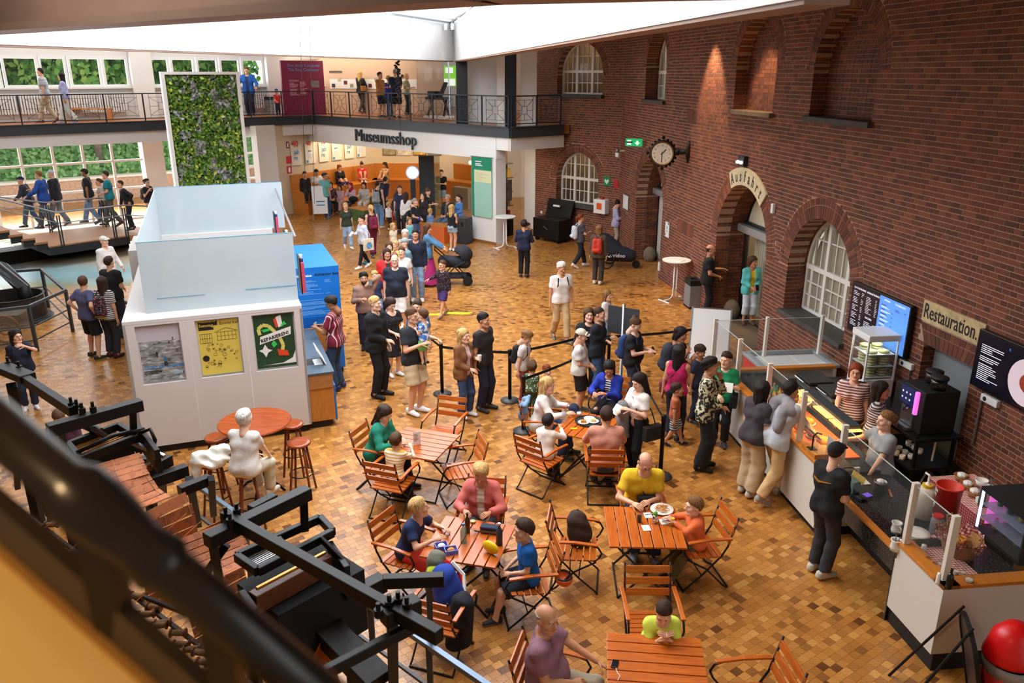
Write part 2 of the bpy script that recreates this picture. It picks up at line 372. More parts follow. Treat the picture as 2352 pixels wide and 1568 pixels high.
def brick_panel(root,o,y):
 R=.077;B=[]
 for r in range(int(o['base']/R),int((o['spring']+o['h'])/R)+1):
  z0=r*R;zm=z0+.04;hw=o['h']if zm<o['spring']else math.sqrt(max(0,o['h']**2-(zm-o['spring'])**2))
  if hw<.05:continue
  L=.26 if r%2 else .13;t=-hw
  while t<hw:
   a,b=o['c']+t+.005,o['c']+min(t+L,hw)-.005;t+=L
   if b>a+.02:B.append([(a,y+.012,z0),(b,y+.012,z0),(b,y+.012,z0+.067),(a,y+.012,z0+.067),(a,y,z0),(b,y,z0),(b,y,z0+.067),(a,y,z0+.067)])
 link('niche_bricks',boxes_mesh('niche_bricks',M_brick,B),root,kind='stuff')
 MB().prism(arch_poly(o),y+.008,y+.1,'y').build('niche_back',M_mort,root)
for o in opsW[1:3]:brick_panel(wallW,o,.30)
for o,m in((opsW[0],M_sill),(opsW[1],M_stone),(opsW[2],M_sill),(opsW[5],M_sill)):
 MB().bx(o['c']-o['h']-.06,o['c']+o['h']+.06,-.1,.5,o['base']-.08,o['base']+.014).build('window_sill',m,wallW,bevel=.01)
for o in opsF:MB().bx(o['c']-o['h']-.3,o['c']+o['h']+.08,-.16,.4,o['base']-.1,o['base']+.014).build('window_sill',M_sill,wallF,bevel=.01)
MB().bx(9.6,10.9,.2,.3,0,2.0).build('recess_panel',mat('grey_panel',(128,132,134),.6),wallW)
for s0,s1,z0,z1 in((-.55,.3,4.52,4.8),(-.7,.45,1.66,1.98)):
 B=[];n=int((s1-s0)/.08)
 for i in range(n):
  a,b=s0+(s1-s0)*i/n+.004,s0+(s1-s0)*(i+1)/n-.004;B.append([(a,.01,z0),(b,.01,z0),(b,.01,z1),(a,.01,z1),(a,-.004,z0),(b,-.004,z0),(b,-.004,z1),(a,-.004,z1)])
 link('soldier_course',boxes_mesh('soldier_course',M_brick,B),wallW,kind='stuff')
# arched windows with panes
M_winw=mat('window_white',(226,222,212),.45);M_room=mat('room_beyond',(150,128,100),.8,var=.15,scale=1.5);M_blind=mat('cream_blind',(206,196,168),.8)
M_pane=mat('window_pane',(60,64,62),.06,alpha=.1,spec=.7)
WN=[0]
def arch_window(root,o,y,cols,zmid,subs,low,blind=None):
 """white timber window in an arched opening: frame, transom, mullions, casements with glazing bars, panes"""
 WN[0]+=1;r=bpy.data.objects.new('window_%d'%WN[0],None);COL.objects.link(r);r.parent=root
 c,h,b,sp=o['c'],o['h'],o['base'],o['spring'];wf=.07
 outer=arch_poly(o);inner=arch_poly(dict(o,h=h-wf,base=b+wf))
 MB().prism(outer,y,y+.07,'y',holes=[inner]).build('window_frame',M_winw,r)
 zt=sp+h
 def top(x):return sp+math.sqrt(max(0,(h-wf)**2-(x-c)**2))if abs(x-c)<h-wf else sp
 mb=MB().bx(c-h+.03,c+h-.03,y-.02,y+.07,zmid-.045,zmid+.045)
 for i in range(1,cols):
  x=c-h+2*h*i/cols;mb.bx(x-.045,x+.045,y-.015,y+.07,b+.03,top(x))
 mb.build('mullion',M_winw,r)
 for i in range(cols):
  x0,x1=c-h+2*h*i/cols,c-h+2*h*(i+1)/cols
  for up in(0,1):
   ca_=MB();lo,hi=(b+wf,zmid-.045)if not up else(zmid+.045,None)
   for k in range(1,subs):
    x=x0+(x1-x0)*k/subs;hh=hi or top(x);ca_.bx(x-.012,x+.012,y+.01,y+.05,lo,max(lo+.01,hh))
   rows=low if not up else max(2,int((zt-zmid)/.46))
   for k in range(1,rows):
    z=lo+((hi or zt)-lo)*k/rows;lim=h-wf if z<sp else math.sqrt(max(0,(h-wf)**2-(z-sp)**2));a_,b_=max(x0,c-lim),min(x1,c+lim)
    if b_-a_>.05:ca_.bx(a_,b_,y+.01,y+.05,z-.012,z+.012)
   ca_.build('glazing_bars',M_winw,r)
 MB().prism(inner,y+.028,y+.034,'y').build('pane',M_pane,r)
 if blind:MB().prism(arch_poly(dict(o,h=h-.02)),y+.16,y+.18,'y').build('blind',blind,r)
 return r
arch_window(wallW,opsW[0],.40,3,5.72,2,2,M_blind);arch_window(wallW,opsW[5],.40,3,2.1,3,3,M_blind)
arch_window(wallF,opsF[0],.28,3,5.75,3,2);arch_window(wallF,opsF[1],.28,3,2.15,3,2)
for z0,z1,e in((4.6,7.2,26),(.3,3.6,30)):
 MB().bx(.2,4.2,1.9,1.95,z0,z1).bx(.2,4.2,.4,1.95,z0-.05,z0).bx(.2,4.2,.4,1.95,z1,z1+.05).bx(.15,.2,.4,1.95,z0,z1).bx(4.2,4.25,.4,1.95,z0,z1).build('room_beyond',M_room,wallF)
 l=bpy.data.lights.new('room_lamp','POINT');l.energy=e;l.color=(1,.78,.5);l.shadow_soft_size=.15;lo=bpy.data.objects.new('room_lamp',l);COL.objects.link(lo);lo.location=FF.pt(1.2,1.1,z1-.3)
# doorways
M_doorw=mat('door_white',(206,202,194),.5);M_bronze=mat('dark_door_frame',(38,36,34),.5,.4);M_alu=mat('brushed_aluminium',(176,176,174),.35,.6)
def doorway(n,o,y,glass):
 r=bpy.data.objects.new('door_%d'%n,None);COL.objects.link(r);r.parent=wallW;c,h=o['c'],o['h']
 MB().prism(arch_poly(dict(o,base=0)),y,y+.06,'y',holes=[arch_poly(dict(o,h=h-.07,base=.02))]).build('door_frame',M_bronze,r)
 MB().bx(c-h,c+h,y-.2,y+.05,2.12,2.3).build('door_closer',M_alu,r,bevel=.01)
 MB().bx(c-h,c+h,y-.06,y+.05,2.3,2.36).build('transom',M_bronze,r)
 MB().prism([(c+(h-.07)*math.cos(math.pi*i/16),max(2.36,2.05+(h-.07)*math.sin(math.pi*i/16)))for i in range(17)],y+.02,y+.04,'y').build('fanlight',M_doorw if not glass else M_blind,r)
 if glass:
  MB().bx(c-h+.07,c+h-.07,y+.02,y+.03,.05,2.12).build('pane',M_glass,r)
  mb=MB()
  for i in range(9):x=c-h+.1+i*.11;mb.bx(x,x+.095,y+.25,y+.27,.1,2.1)
  mb.build('vertical_blind',M_blind,r)
  MB().bx(c-.1,c+h,y+.5,y+.55,0,2.3).build('inner_wall',M_doorw,r)
  MB().bx(c+.2,c+h,y+.48,y+.5,.55,1.5).build('inner_poster',mat('brick_red_board',(150,70,48),.7),r)
  MB().bx(c+.25,c+h,y+.47,y+.48,1.0,1.46).build('map_sheet',mat('pale_map',(188,184,170),.7,var=.25,scale=6),r)
  MB().bx(c-h,c+h,-.1,.9,-.004,.006).build('threshold_mat',mat('grey_mat',(96,78,60),.9,var=.2,scale=30),r)
 else:
  MB().bx(c-h+.07,c+h-.07,y+.02,y+.05,.1,2.12).build('door_leaf',M_doorw,r)
  MB().bx(c-h+.07,c+h-.07,y-.01,y+.06,.0,.12).build('kick_plate',M_alu,r)
  MB().bx(c-.05,c+.32,y,y+.02,1.28,1.42).build('emergency_release',mat('release_red',(190,60,40),.5),r)
  for q in(.02,.18):MB().bx(c+q,c+q+.1,y-.015,y,1.31,1.39).build('release_button',mat('lamp_green',(40,190,120),.4,emit=.6),r)
  MB().bx(c-.02,c+.29,y,y+.02,1.12,1.24).build('switch_plate',M_plas,r)
 return r
doorway(1,opsW[3],.72,False);doorway(2,opsW[4],.72,True)
MB().bx(1.6,4.8,1.9,2.0,-.02,3.6).bx(1.5,1.6,.8,2,-.02,3.6).bx(4.8,4.9,.8,2,-.02,3.6).bx(1.5,4.9,.8,2,3.6,3.7).build('room_beyond',M_blind,wallW)
MB().bx(5.2,7.9,.9,1.0,.9,3.6).build('room_beyond',M_blind,wallW);MB().bx(-4.6,-1.8,.85,.95,0,7.2).build('room_beyond',M_blind,wallW)
for s_,z_,e in((3.3,3.2,30),(6.5,3.0,9),(-3.2,6.3,6)):
 l=bpy.data.lights.new('room_lamp','POINT');l.energy=e;l.color=(1,.85,.62);l.shadow_soft_size=.12;lo=bpy.data.objects.new('room_lamp',l);COL.objects.link(lo);lo.location=FW.pt(s_,.72 if s_!=3.3 else 1.1,z_)
for s_ in(2.03,-4.3):
 o=MB().ell((0,0,.2),(.2,.2,.27),14,10).build('guard_stone',M_stone,smooth=True);o.location=FW.pt(s_+.12,.45,0);o['label']='worn rounded guard stone at the foot of the '+('doorway under the Ausfahrt board' if s_>0 else 'doorway below the exit sign');o['category']='stone'
# plain shell
wl=MB().bx(-26,9,-3.2,-3,-.3,7.5);struct('wall_front',wl,M_offw)
struct('wall_left',MB().bx(-26.2,-26,-3,24,-.3,7.5),M_white)
nb0,nb1=P(-120,78,6.1),P(1060,1,6.1);nbd=Vector((nb1.y-nb0.y,nb0.x-nb1.x,0)).normalized();nbd=nbd if nbd.y>0 else-nbd
WELL=[(-2.0,29.2),(-7.52,12.48),(nb0.x+nbd.x*.42,nb0.y+nbd.y*.42),(nb1.x+nbd.x*.42,nb1.y+nbd.y*.42),(1.64,4.9)]
SIDE_FILL=[(-17,14),(-10,14),(-8.5,26),(-14,26)]
M_ceil=mat('ceiling_grey',(196,188,178),.8)
ceil=struct('ceiling',MB().prism([(-27,-3.2),(9,-3.2),(9,46),(-27,46)],7.4,7.5,'z',holes=[WELL,SIDE_FILL]),M_ceil)
sk=mat('skylight_glass',(236,244,255),.5,emit=3.4);sky_=MB().prism(WELL,7.46,7.5).build('skylight_pane',sk,ceil);MB().prism(SIDE_FILL,7.46,7.5).build('skylight_pane',sk,ceil)  # second pane is unseen, added to brighten the left side of the hall
M_taupe_shade=mat('beam_taupe_shade',(150,118,98),.6,var=.06,scale=2)  # near beams: shade and warm lamp tint put into this taupe
for i in range(5):
 a,b=Vector(WELL[i]+(0,)),Vector(WELL[(i+1)%5]+(0,));d=(b-a).normalized();n=Vector((d.y,-d.x,0))
 if n.dot((a+b)/2-Vector((-2.5,14,0)))<0:n=-n
 t=.3;near_=i in(2,3)
 q=[a-d*.0,b+d*.0,b+n*t+d*.1,a+n*t-d*.1]
 mb=MB().prism([(p.x,p.y)for p in q],6.1,7.4);mb.build('fascia_beam',M_taupe_shade if near_ else M_white,ceil)
 q2=[a+n*.02,b+n*.02,b+n*t,a+n*t]
 if not near_:MB().prism([(p.x,p.y)for p in q2],6.07,6.1).build('soffit_strip',M_taupe_shade,ceil)
 else:
  q3=[a+n*t,b+n*t,b+n*(t+.12),a+n*(t+.12)];MB().prism([(p.x,p.y)for p in q3],6.1,6.17).build('beam_flange',M_taupe_shade,ceil);MB().prism([(p.x,p.y)for p in q3],6.75,6.82).build('beam_flange',M_taupe_shade,ceil)
M_track=mat('track_grey',(120,122,124),.5)
for(a,b,n)in((WELL[0],WELL[1],5),(WELL[0],WELL[4],7)):
 a3,b3=Vector(a+(7.3,)),Vector(b+(7.3,));off=Vector((.12,0,0))if b[0]<a[0]else Vector((-.12,0,0))
 MB().bar(a3+off,b3+off,.05,.05).build('light_track',M_track,ceil)
 for i in range(n):
  p=a3.lerp(b3,(i+.4)/(n+2))+off;o=MB().lathe([(.055,-.2),(.06,-.19),(.06,0),(.02,.01),(.02,.06)],12).build('track_spotlight',M_plas,ceil,smooth=False);o.location=p-Vector((0,0,.05))
  spot('track_spot',p-Vector((0,0,.3))+off*2,p-off*1.0-Vector((0,0,3)),14,(1,.9,.72),50,.8,.05)
# gallery and museum shop
GF=4.0
G0=P(0,290,GF);S0=P(722,266,GF);S1=P(1172,293.4,GF);S2=P(1300,287,GF)
FG=Frame(G0,S0);FS=Frame(S0,S1);FR=Frame(S1,S2)
GB=2.3
FA=Frame(FG.pt(-9,GB,0),FG.pt(30,GB,0))
M_galfl=wood('gallery_parquet',(178,112,62),(140,84,44),.35)
gal=sgroup('gallery')
edge=[FG.pt(-9,0,0),S0,S1,S2,FR.pt(2.6,0,0),Vector((3,46,0)),Vector((-5,46,0)),FG.pt(14,GB,0),FG.pt(-9,GB,0)]
MB().prism([(p.x,p.y)for p in edge],GF-.3,GF).build('gallery_slab',[M_galfl],gal)
for F,s0,s1 in((FG,-9,FG.len),(FS,0,FS.len),(FR,0,2.3)):
 mb=MB()
 for(y0,y1,z0,z1)in((-.06,.04,GF-.33,GF+.02),(-.12,.02,GF+.0,GF+.03)):
  mb.add([F.pt(s,y,z)for s,y,z in((s0,y0,z0),(s1,y0,z0),(s1,y1,z0),(s0,y1,z0),(s0,y0,z1),(s1,y0,z1),(s1,y1,z1),(s0,y1,z1))],[(0,3,2,1),(4,5,6,7),(0,1,5,4),(1,2,6,5),(2,3,7,6),(3,0,4,7)])
 mb.build('gallery_edge',M_anth,gal)
def fbox(F,s0,s1,y0,y1,z0,z1,mb=None,mi=0):
 mb=mb or MB()
 return mb.add([F.pt(s,y,z)for s,y,z in((s0,y0,z0),(s1,y0,z0),(s1,y1,z0),(s0,y1,z0),(s0,y0,z1),(s1,y0,z1),(s1,y1,z1),(s0,y1,z1))],[(0,3,2,1),(4,5,6,7),(0,1,5,4),(1,2,6,5),(2,3,7,6),(3,0,4,7)],mi)
fbox(FG,-9,FG.len,.1,.4,GF-.75,GF-.3).build('gallery_beam',M_white,gal)
fbox(FS,-2.6,10.64,.02,.3,2.93,3.69).build('shop_fascia',M_white,gal)
fbox(FS,10.62,FS.len,.02,.3,3.25,3.69).build('shop_fascia',M_white,gal)
fbox(FR,0,2.4,.05,.3,3.25,3.69).build('shop_fascia',M_offw,gal)
fbox(FR,.1,2.6,.3,3,3.55,3.69).build('soffit',M_offw,gal)
pil=sgroup('wall_shop')
fbox(FS,9.43,10.62,0,.5,0,3.3).build('shop_pillar',M_white,pil)
fbox(FS,9.42,10.64,-.015,0,0,.09).build('baseboard',mat('oak_skirting',(150,98,54),.5),pil)
P2=P(1205,527);P3=P(1231,533)
pr=FS.pt(10.62,.0,0);FQ=Frame(P2,P3)
fbox(FQ,-.02,FQ.len+.1,0,.25,0,3.7).build('white_pier',M_white,pil);fbox(FQ,-.02,FQ.len+.1,0,.25,4.0,7.4).build('white_pier',M_white,pil)
fbox(FQ,-.02,FQ.len+.1,-.012,0,0,.09).build('baseboard',mat('oak_skirting',(150,98,54),.5),pil)
FP=Frame((-12.2,31.4),S0)
M_cream=mat('shop_cream_wall',(214,196,168),.7)
C_A=PD(640,400,33.6);C_B=PD(860,390,38.8);C_C=PD(1045,390,38.8)
FB1=Frame(C_A,C_B);FB2=Frame(C_B,C_C)
shop=sgroup('wall_shop_back')
fbox(FB1,-.0,FB1.len,0,.2,0,3.7).build('poster_wall',M_cream,shop);fbox(FB2,0,FB2.len+7,0,.2,0,3.7).build('poster_wall',M_cream,shop)
fbox(FB1,-1.0,0.0,-.02,.3,0,3.7).build('white_pier',M_white,shop)
up=sgroup('wall_gallery_back')
U0=P(749,259,GF);U1=P(960,262,GF);FU=Frame(U0,U1)
fbox(FU,-3.2,FU.len+1.2,0,.15,GF,7.4).build('exhibition_wall',mat('exhibit_beige',(208,178,152),.7),up)
fbox(FU,FU.len+1.2,FU.len+9,2.5,2.7,GF,7.4).build('exhibition_wall',mat('exhibit_beige',(208,178,152),.7),up)
for(x0,x1,y,m,nm)in((1074,1142,274,M_white,'white_partition'),(1050,1075,278,M_black,'black_partition'),(1160,1186,283,M_black,'black_column'),(1142,1162,283,M_offw,'grey_partition'),(1195,1232,282,M_offw,'grey_partition')):
 a,b=P(x0,y+8,GF),P(x1,y+8,GF);F=Frame(a,b);fbox(F,0,F.len,0,.2,GF,7.4).build(nm,m,up)
struct('wall_back_far',MB().bx(-5,9,44.5,44.7,-.3,7.5),M_offw)
# glass facade on the left
fac=sgroup('wall_left_glass')
L0,L1=-3,30
def fx(px,py):return FA.px(px,py)
fbox(FA,0,22,0,.25,GF-.4,5.2).build('parapet',M_white,fac);fbox(FA,0,22,0,.25,6.32,7.5).build('lintel',M_white,fac)
fbox(FA,0,22,-.16,0,5.14,5.2).build('window_ledge',M_white,fac)
M_frame=mat('pvc_frame',(238,240,240),.4)
edges=[(-70,2),(6,90),(91,155),(158,234),(236,296),(346,391),(393,449),(452,503),(505,553),(555,606)]
seen=0
for i,(a,b)in enumerate(edges):
 s0=fx(a,165)[0];s1=fx(b,165)[0];r=bpy.data.objects.new('window_%d'%(20+i),None);COL.objects.link(r);r.parent=fac
 mb=MB();e=.09
 for(u0,u1,z0,z1)in((s0,s0+e,5.2,6.32),(s1-e,s1,5.2,6.32),(s0+e,s1-e,5.2,5.29),(s0+e,s1-e,6.2,6.32)):fbox(FA,u0,u1,-.03,.1,z0,z1,mb)
 mb.build('window_frame',M_frame,r);fbox(FA,s0+e,s1-e,.03,.04,5.29,6.2).build('pane',M_glass,r);fbox(FA,s0+.03,s0+.06,-.07,-.03,5.68,5.82).build('window_handle',M_plas,r)
for(a,b)in((297,345),(607,655)):
 s0,s1=fx(a,165)[0],fx(b,165)[0];fbox(FA,s0,s1,-.35,.3,GF,7.4).build('white_column',M_white,fac);fbox(FA,s0,s1,-.35,.3,0,3.6).build('white_column',M_white,fac)
mulx=[fx(x,380)[0]for x in(-95,-25,50,125,194,261,331)];mulx2=[fx(x,380)[0]for x in(560,592,625)]
fbox(FA,0,22,0,.2,3.25,GF-.4).build('lintel',M_white,fac)
k_=0
for row in(mulx,mulx2):
 mb=MB()
 for s in row:fbox(FA,s-.045,s+.045,-.05,.08,.1,3.25,mb)
 for z in(.12,1.35,2.42,3.2):fbox(FA,row[0],row[-1],-.04,.08,z-.04,z+.04,mb)
 mb.build('glazing_frame',M_frame,fac)
 for s,t in zip(row,row[1:]):
  for z0,z1 in((.16,1.31),(1.39,2.38),(2.46,3.16)):fbox(FA,s+.045,t-.045,.0,.012,z0,z1).build('pane',M_glass,fac)
M_pave=mat('pale_paving',(236,234,226),.8,var=.06);gd=struct('ground_outside',MB().add([FA.pt(s,y,-.02)for s,y in((-12,.3),(30,.3),(30,40),(-12,40))],[(0,1,2,3)]),M_pave)
M_ivy=mat('ivy_bank',(120,170,96),.8,var=.5,scale=5);M_tbrick=mat('terrace_brick',(206,172,148),.8,var=.2,scale=10)
bk=thing('terrace_wall','low pale brick terrace wall with stone coping outside the glass front','wall',FA.pt(10,7,0),FA.rz)
B=[]
for r in range(13):
 for i in range(60):
  x0=-15+i*.5+(r%2)*.25;z0=r*.077;B.append([(x0,.01,z0),(x0+.48,.01,z0),(x0+.48,.01,z0+.068),(x0,.01,z0+.068),(x0,0,z0),(x0+.48,0,z0),(x0+.48,0,z0+.068),(x0,0,z0+.068)])
link('brick_courses',boxes_mesh('brick_courses',M_tbrick,B),bk,kind='stuff');MB().bx(-15,15,.005,.4,0,1.0).build('wall_core',M_mort,bk);MB().bx(-15,15,-.05,.6,1.0,1.1).build('coping',M_pave,bk)
# ticket kiosk
FK=Frame(P(345,1045),P(718,990))
M_kw=mat('kiosk_white',(208,202,198),.45);M_plin=mat('plinth_black',(26,25,24),.6);M_blue=mat('ticket_blue',(12,110,200),.4);M_oak=wood('oak_veneer',(196,128,56),(170,104,40),.4,axis=2)
M_frost=mat('frosted_glass',(190,202,207),.4,alpha=.8,spec=.4);M_gedge=mat('glass_edge',(90,160,190),.2);M_laminate=mat('grey_speckle',(70,84,98),.5,var=.3,scale=90)
def kio(name,label,cat,x=0,y=0,z=0):
 return thing(name,label,cat,FK.pt(x,y,z),FK.rz)
k=kio('ticket_kiosk','white ticket kiosk with frosted glass screens and three posters on its end','kiosk')
MB().bx(-.02,2.44,.06,7.0,0,.13).build('plinth',M_plin,k)
xs=[-.1,.79,1.63,2.51];rec=[(.06,.68),(.90,1.54),(1.73,2.38)]
for i in range(3):
 a,b=rec[i];MB().prism([(xs[i]+.002,.13),(xs[i+1]-.002,.13),(xs[i+1]-.002,2.14),(xs[i]+.002,2.14)],0,.04,'y',holes=[[(a,1.17),(b,1.17),(b,2.11),(a,2.11)]]).build('front_panel',M_kw,k)
 MB().bx(a-.02,b+.02,.06,.08,1.15,2.12).build('poster_recess',M_kw,k)
MB().bx(-.1,2.51,.0,.5,2.14,2.2).bx(-.1,.22,.5,6.6,2.14,2.2).build('top_ledge',M_kw,k,bevel=.006)
MB().bx(-.1,-.06,0,6.6,.13,2.14).build('side_wall',M_kw,k);MB().bx(2.47,2.51,.0,.8,.13,2.14).build('side_wall',M_kw,k)
MB().bx(-.36,-.1,5.2,6.9,0,2.25).build('rear_box',M_kw,k,bevel=.005)
MB().bx(-.06,2.6,6.4,6.6,.13,2.3).build('rear_wall',M_kw,k);MB().bx(.9,2.0,6.37,6.4,.2,2.1).build('door',M_kw,k);MB().bx(2.05,2.55,6.37,6.4,.2,2.1).build('door',M_kw,k)
MB().bx(1.35,1.55,6.34,6.37,1.75,1.95).build('control_panel',M_steel,k)
MB().bx(.3,.5,3.6,6.3,.9,2.0).build('inner_cabinet',mat('birch',(226,196,150),.5),k)
MB().bx(-.06,2.5,.1,6.4,.1,.16).build('inner_floor',mat('grey_lino',(170,172,174),.6),k)
for nm,a in(('glass_screen',(.22,2.5,.36,.375,2.2,3.3)),('glass_screen',(.22,.235,.37,6.5,2.2,3.3)),('glass_screen',(.22,2.9,6.5,6.515,2.3,3.34))):
 g_=MB().bx(*a).build(nm,M_frost,k);x0,x1,y0,y1,z0,z1=a
 MB().bx(x0-.002,x1+.002,y0-.002,y1+.002,z1,z1+.008).build('glass_edge',M_gedge,g_)
MB().bx(.4,1.1,.352,.358,2.42,2.425).build('clear_slot',M_gedge,k);MB().bx(1.7,2.48,.352,.358,2.44,2.45).build('clear_slot',M_gedge,k)
d=kio('ticket_desk','oak ticket desk with speckled grey top beside the kiosk','desk')
MB().bx(2.53,2.84,.12,2.5,0,.13).build('plinth',M_plin,d);MB().bx(2.52,2.92,.08,2.55,.13,.72).build('cabinet',M_oak,d);MB().bx(2.52,2.92,.06,2.55,.72,.96).build('upper_board',wood('oak_cross',(176,122,70),(150,98,50),.45,axis=0),d)
MB().bx(2.50,2.95,.05,2.55,.96,1.0).build('desk_top',M_laminate,d,bevel=.004);MB().bx(2.925,2.955,.1,2.55,.1,.74).build('blue_side',M_blue,d)
MB().bx(2.55,2.72,.5,.8,1.0,1.004).build('till_mat',M_ink,d);
t_=kio('ticket_stand','clear acrylic stand on the ticket desk','stand',2.8,.55,1.0);MB().bar((0,-.15,.14),(0,.3,.14),.012,.3,up=(-.5,0,1)).build('panel',M_plas,t_);MB().bx(-.12,.02,-.1,.2,0,.006).build('base',M_plas,t_)
b=kio('admission_tower','tall blue box with the admission prices beside the ticket desk','sign')
bb_=MB().bx(2.45,3.5,2.6,4.8,.12,2.2).build('body',M_blue,b,bevel=.004);MB().bx(2.5,3.46,2.64,4.76,0,.12).build('plinth',M_plin,b);MB().bx(2.5,3.30,2.57,2.6,.5,1.0).build('oak_panel',M_oak,b)
M_txtw=mat('print_white',(235,240,246),.5);M_txtl=mat('print_pale_blue',(120,180,235),.5)
text('heading','Eintrittspreise',M_txtw,bb_,.075,(2.56,2.595,2.02),bold=.0012);text('heading','Admission fees',M_ink,bb_,.075,(3.03,2.595,2.03),shear=.25,bold=.001)
def lines(parent,m,x0,x1,zs,y,h=.012,seed=1,name='print_lines'):
 rnd=random.Random(seed);mb=MB()
 for z in zs:
  e=x0+(x1-x0)*rnd.uniform(.45,1)
  mb.bx(x0,e,y-.001,y,z-h/2,z+h/2)
 return mb.build(name,m,parent,kind='stuff')
lines(bb_,M_txtl,2.72,3.18,[1.94-.022*i for i in range(13)if i not in(2,9)],2.598,.008,3);lines(bb_,M_txtl,3.22,3.4,[1.94-.022*i for i in range(13)if i in(0,1,2,12)],2.598,.008,4)
lines(bb_,M_txtl,2.74,3.3,[1.56-.022*i for i in range(14)if i not in(1,5,9)],2.598,.008,5);lines(bb_,mat('print_dark_blue',(10,50,120),.5),2.76,3.3,[1.2-.025*i for i in range(9)],2.598,.008,6)
for i,c in enumerate(((230,235,240),(225,140,40),(200,40,50),(225,228,235),(215,220,235),(230,235,240))):MB().bx(2.6,2.69,2.592,2.599,1.30-i*.085,1.36-i*.085).build('payment_badge',mat('badge_%d'%i,c,.5),bb_)
for i in range(3):
 r_=kio('leaflet_rack',['leaflet rack nearest the posters on the kiosk glass end','middle leaflet rack on the kiosk glass end','far leaflet rack on the kiosk glass end'][i],'rack',2.6,.7+i*2.3,2.25,)
 MB().bx(-.02,0,-.2,.2,0,.6).build('back',M_black,r_)
 for j in range(5):MB().bx(0,.05,-.2+j*.08,-.14+j*.08,.02+.03*(j%2),.52+.05*(j%3)).build('leaflet',mat('leaflet_%d'%(j%3),((200,70,90),(40,60,110),(220,225,230))[j%3],.5),r_)
MB().tube([FK.pt(2.55,.5,3.2),FK.pt(2.75,6.4,3.2)],.02,8).build('glass_rail',M_steel,k,world=True)
M_bag=mat('black_nylon',(24,25,28),.8,bump=.2)
def poster(i,a,b_,base,label):
 p=kio('poster',label,'poster',(a+b_)/2,.058,1.2);w_,h_=b_-a-.04,.88
 me=MB();n=6
 for q in range(n+1):
  for r in range(2):me.v.append((-w_/2+w_*r,-.004-.01*(1 if q==0 else 0),h_*q/n))
 me.f=[(2*q,2*q+1,2*q+3,2*q+2)for q in range(n)];me.m=[0]*n;return me.build('sheet',base,p),w_,h_
def pm_land():
 m=mat('grey_landscape_print',(140,140,140),.55);q=N(m);tc=q.n('ShaderNodeTexCoord');s_=q.n('ShaderNodeSeparateXYZ',{0:tc.outputs['Object']})
 mp=q.n('ShaderNodeMapping',{'Vector':tc.outputs['Object'],'Scale':(3,1,9)});n_=q.n('ShaderNodeTexNoise',{'Vector':mp.outputs[0],'Scale':2.2,'Detail':6.0,'Distortion':1.0})
 g_=q.ramp(n_.outputs[0],[(.3,srgb(70,70,72)),(.55,srgb(150,150,150)),(.75,srgb(220,220,222))]);c=q.n('ShaderNodeMath',{0:s_.outputs[2],1:.64},operation='GREATER_THAN')
 mx=q.n('ShaderNodeMix',{0:c.outputs[0],6:g_,7:srgb(190,184,194)},data_type='RGBA');q.l(mx.outputs[2],q.b.inputs['Base Color']);return m
p,w_,h_=poster(0,*rec[0],pm_land(),'grey landscape poster reading SIGNS OF CHANGE on the kiosk')
text('title','SIGNS OF CHANGE',mat('print_blue',(30,130,200),.5),p,.068,(-w_/2+.03,-.006,.2),bold=.0015);lines(p,M_ink,-.27,.1,[.165,.145,.125,.09],-.006,.011,9)
for x,z,s_ in((-.06,.42,.1),(.05,.30,.17),(.19,.66,.05),(.13,.60,.05)):
 MB().ell((x,-.008,z+s_*.42),(s_*.1,.002,s_*.1),8,5).bx(x-s_*.14,x+s_*.14,-.009,-.006,z,z+s_*.33).build('printed_figure',mat('figure_blue',(60,110,150),.6)if s_>.15 else M_ink,p);MB().bx(x-s_*.12,x-s_*.03,-.009,-.006,z-s_*.4,z).bx(x+s_*.03,x+s_*.12,-.009,-.006,z-s_*.4,z).build('printed_figure',M_ink,p)
MB().bx(.14,.27,-.008,-.005,.03,.13).build('logo_patch',mat('logo_blue',(150,180,205),.5),p)
p,w_,h_=poster(1,*rec[1],mat('poster_yellow',(214,192,84),.55),'yellow poster reading Museums Sonntag Eintritt frei on the kiosk')
MB().bx(-.28,.0,-.008,-.004,.80,.87).bx(-.28,-.06,-.008,-.004,.73,.80).build('title_block',M_ink,p);text('title','Museums',M_oldy if False else mat('poster_yellow',(214,192,84),.55),p,.065,(-.27,-.009,.855),bold=.001);text('title','Sonntag',mat('poster_yellow',(214,192,84),.55),p,.065,(-.27,-.009,.785),bold=.001)
text('title','Eintritt frei!',M_ink,p,.062,(.03,-.006,.80))
rnd=random.Random(5);dr=MB()
for gx,gz,gw,gh in((-.27,.52,.17,.15),(-.02,.55,.28,.13)):
 for t in range(6):x=gx+gw*t/5;dr.bx(x-.002,x+.002,-.007,-.005,gz,gz+gh)
 for t in range(3):z=gz+gh*t/2;dr.bx(gx,gx+gw,-.007,-.005,z-.002,z+.002)
dr.bar((-.05,-.006,.68),(.12,-.006,.745),.003,.005,up=(0,0,1)).bar((.12,-.006,.745),(.29,-.006,.68),.003,.005)
for t in range(34):
 x,z=rnd.uniform(-.25,.26),rnd.uniform(.06,.5);r=rnd.uniform(.012,.03)
 pts=[(x+r*math.cos(a)*rnd.uniform(.7,1.2),-.006,z+r*math.sin(a)*rnd.uniform(.7,1.2))for a in[i*.9 for i in range(7)]];dr.tube(pts,.0022,3,closed=True)
 if t%3==0:dr.ell((x,-.006,z),(r*.5,.001,r*.4),6,4)
dr.build('line_drawings',M_ink,p,kind='stuff');MB().lathe([(.05,-.008),(.05,-.005)],18,(-.22,0,.27),ax='y').build('round_badge',M_ink,p);MB().bx(-.02,.28,-.007,-.004,.02,.035).build('print_bar',M_ink,p)
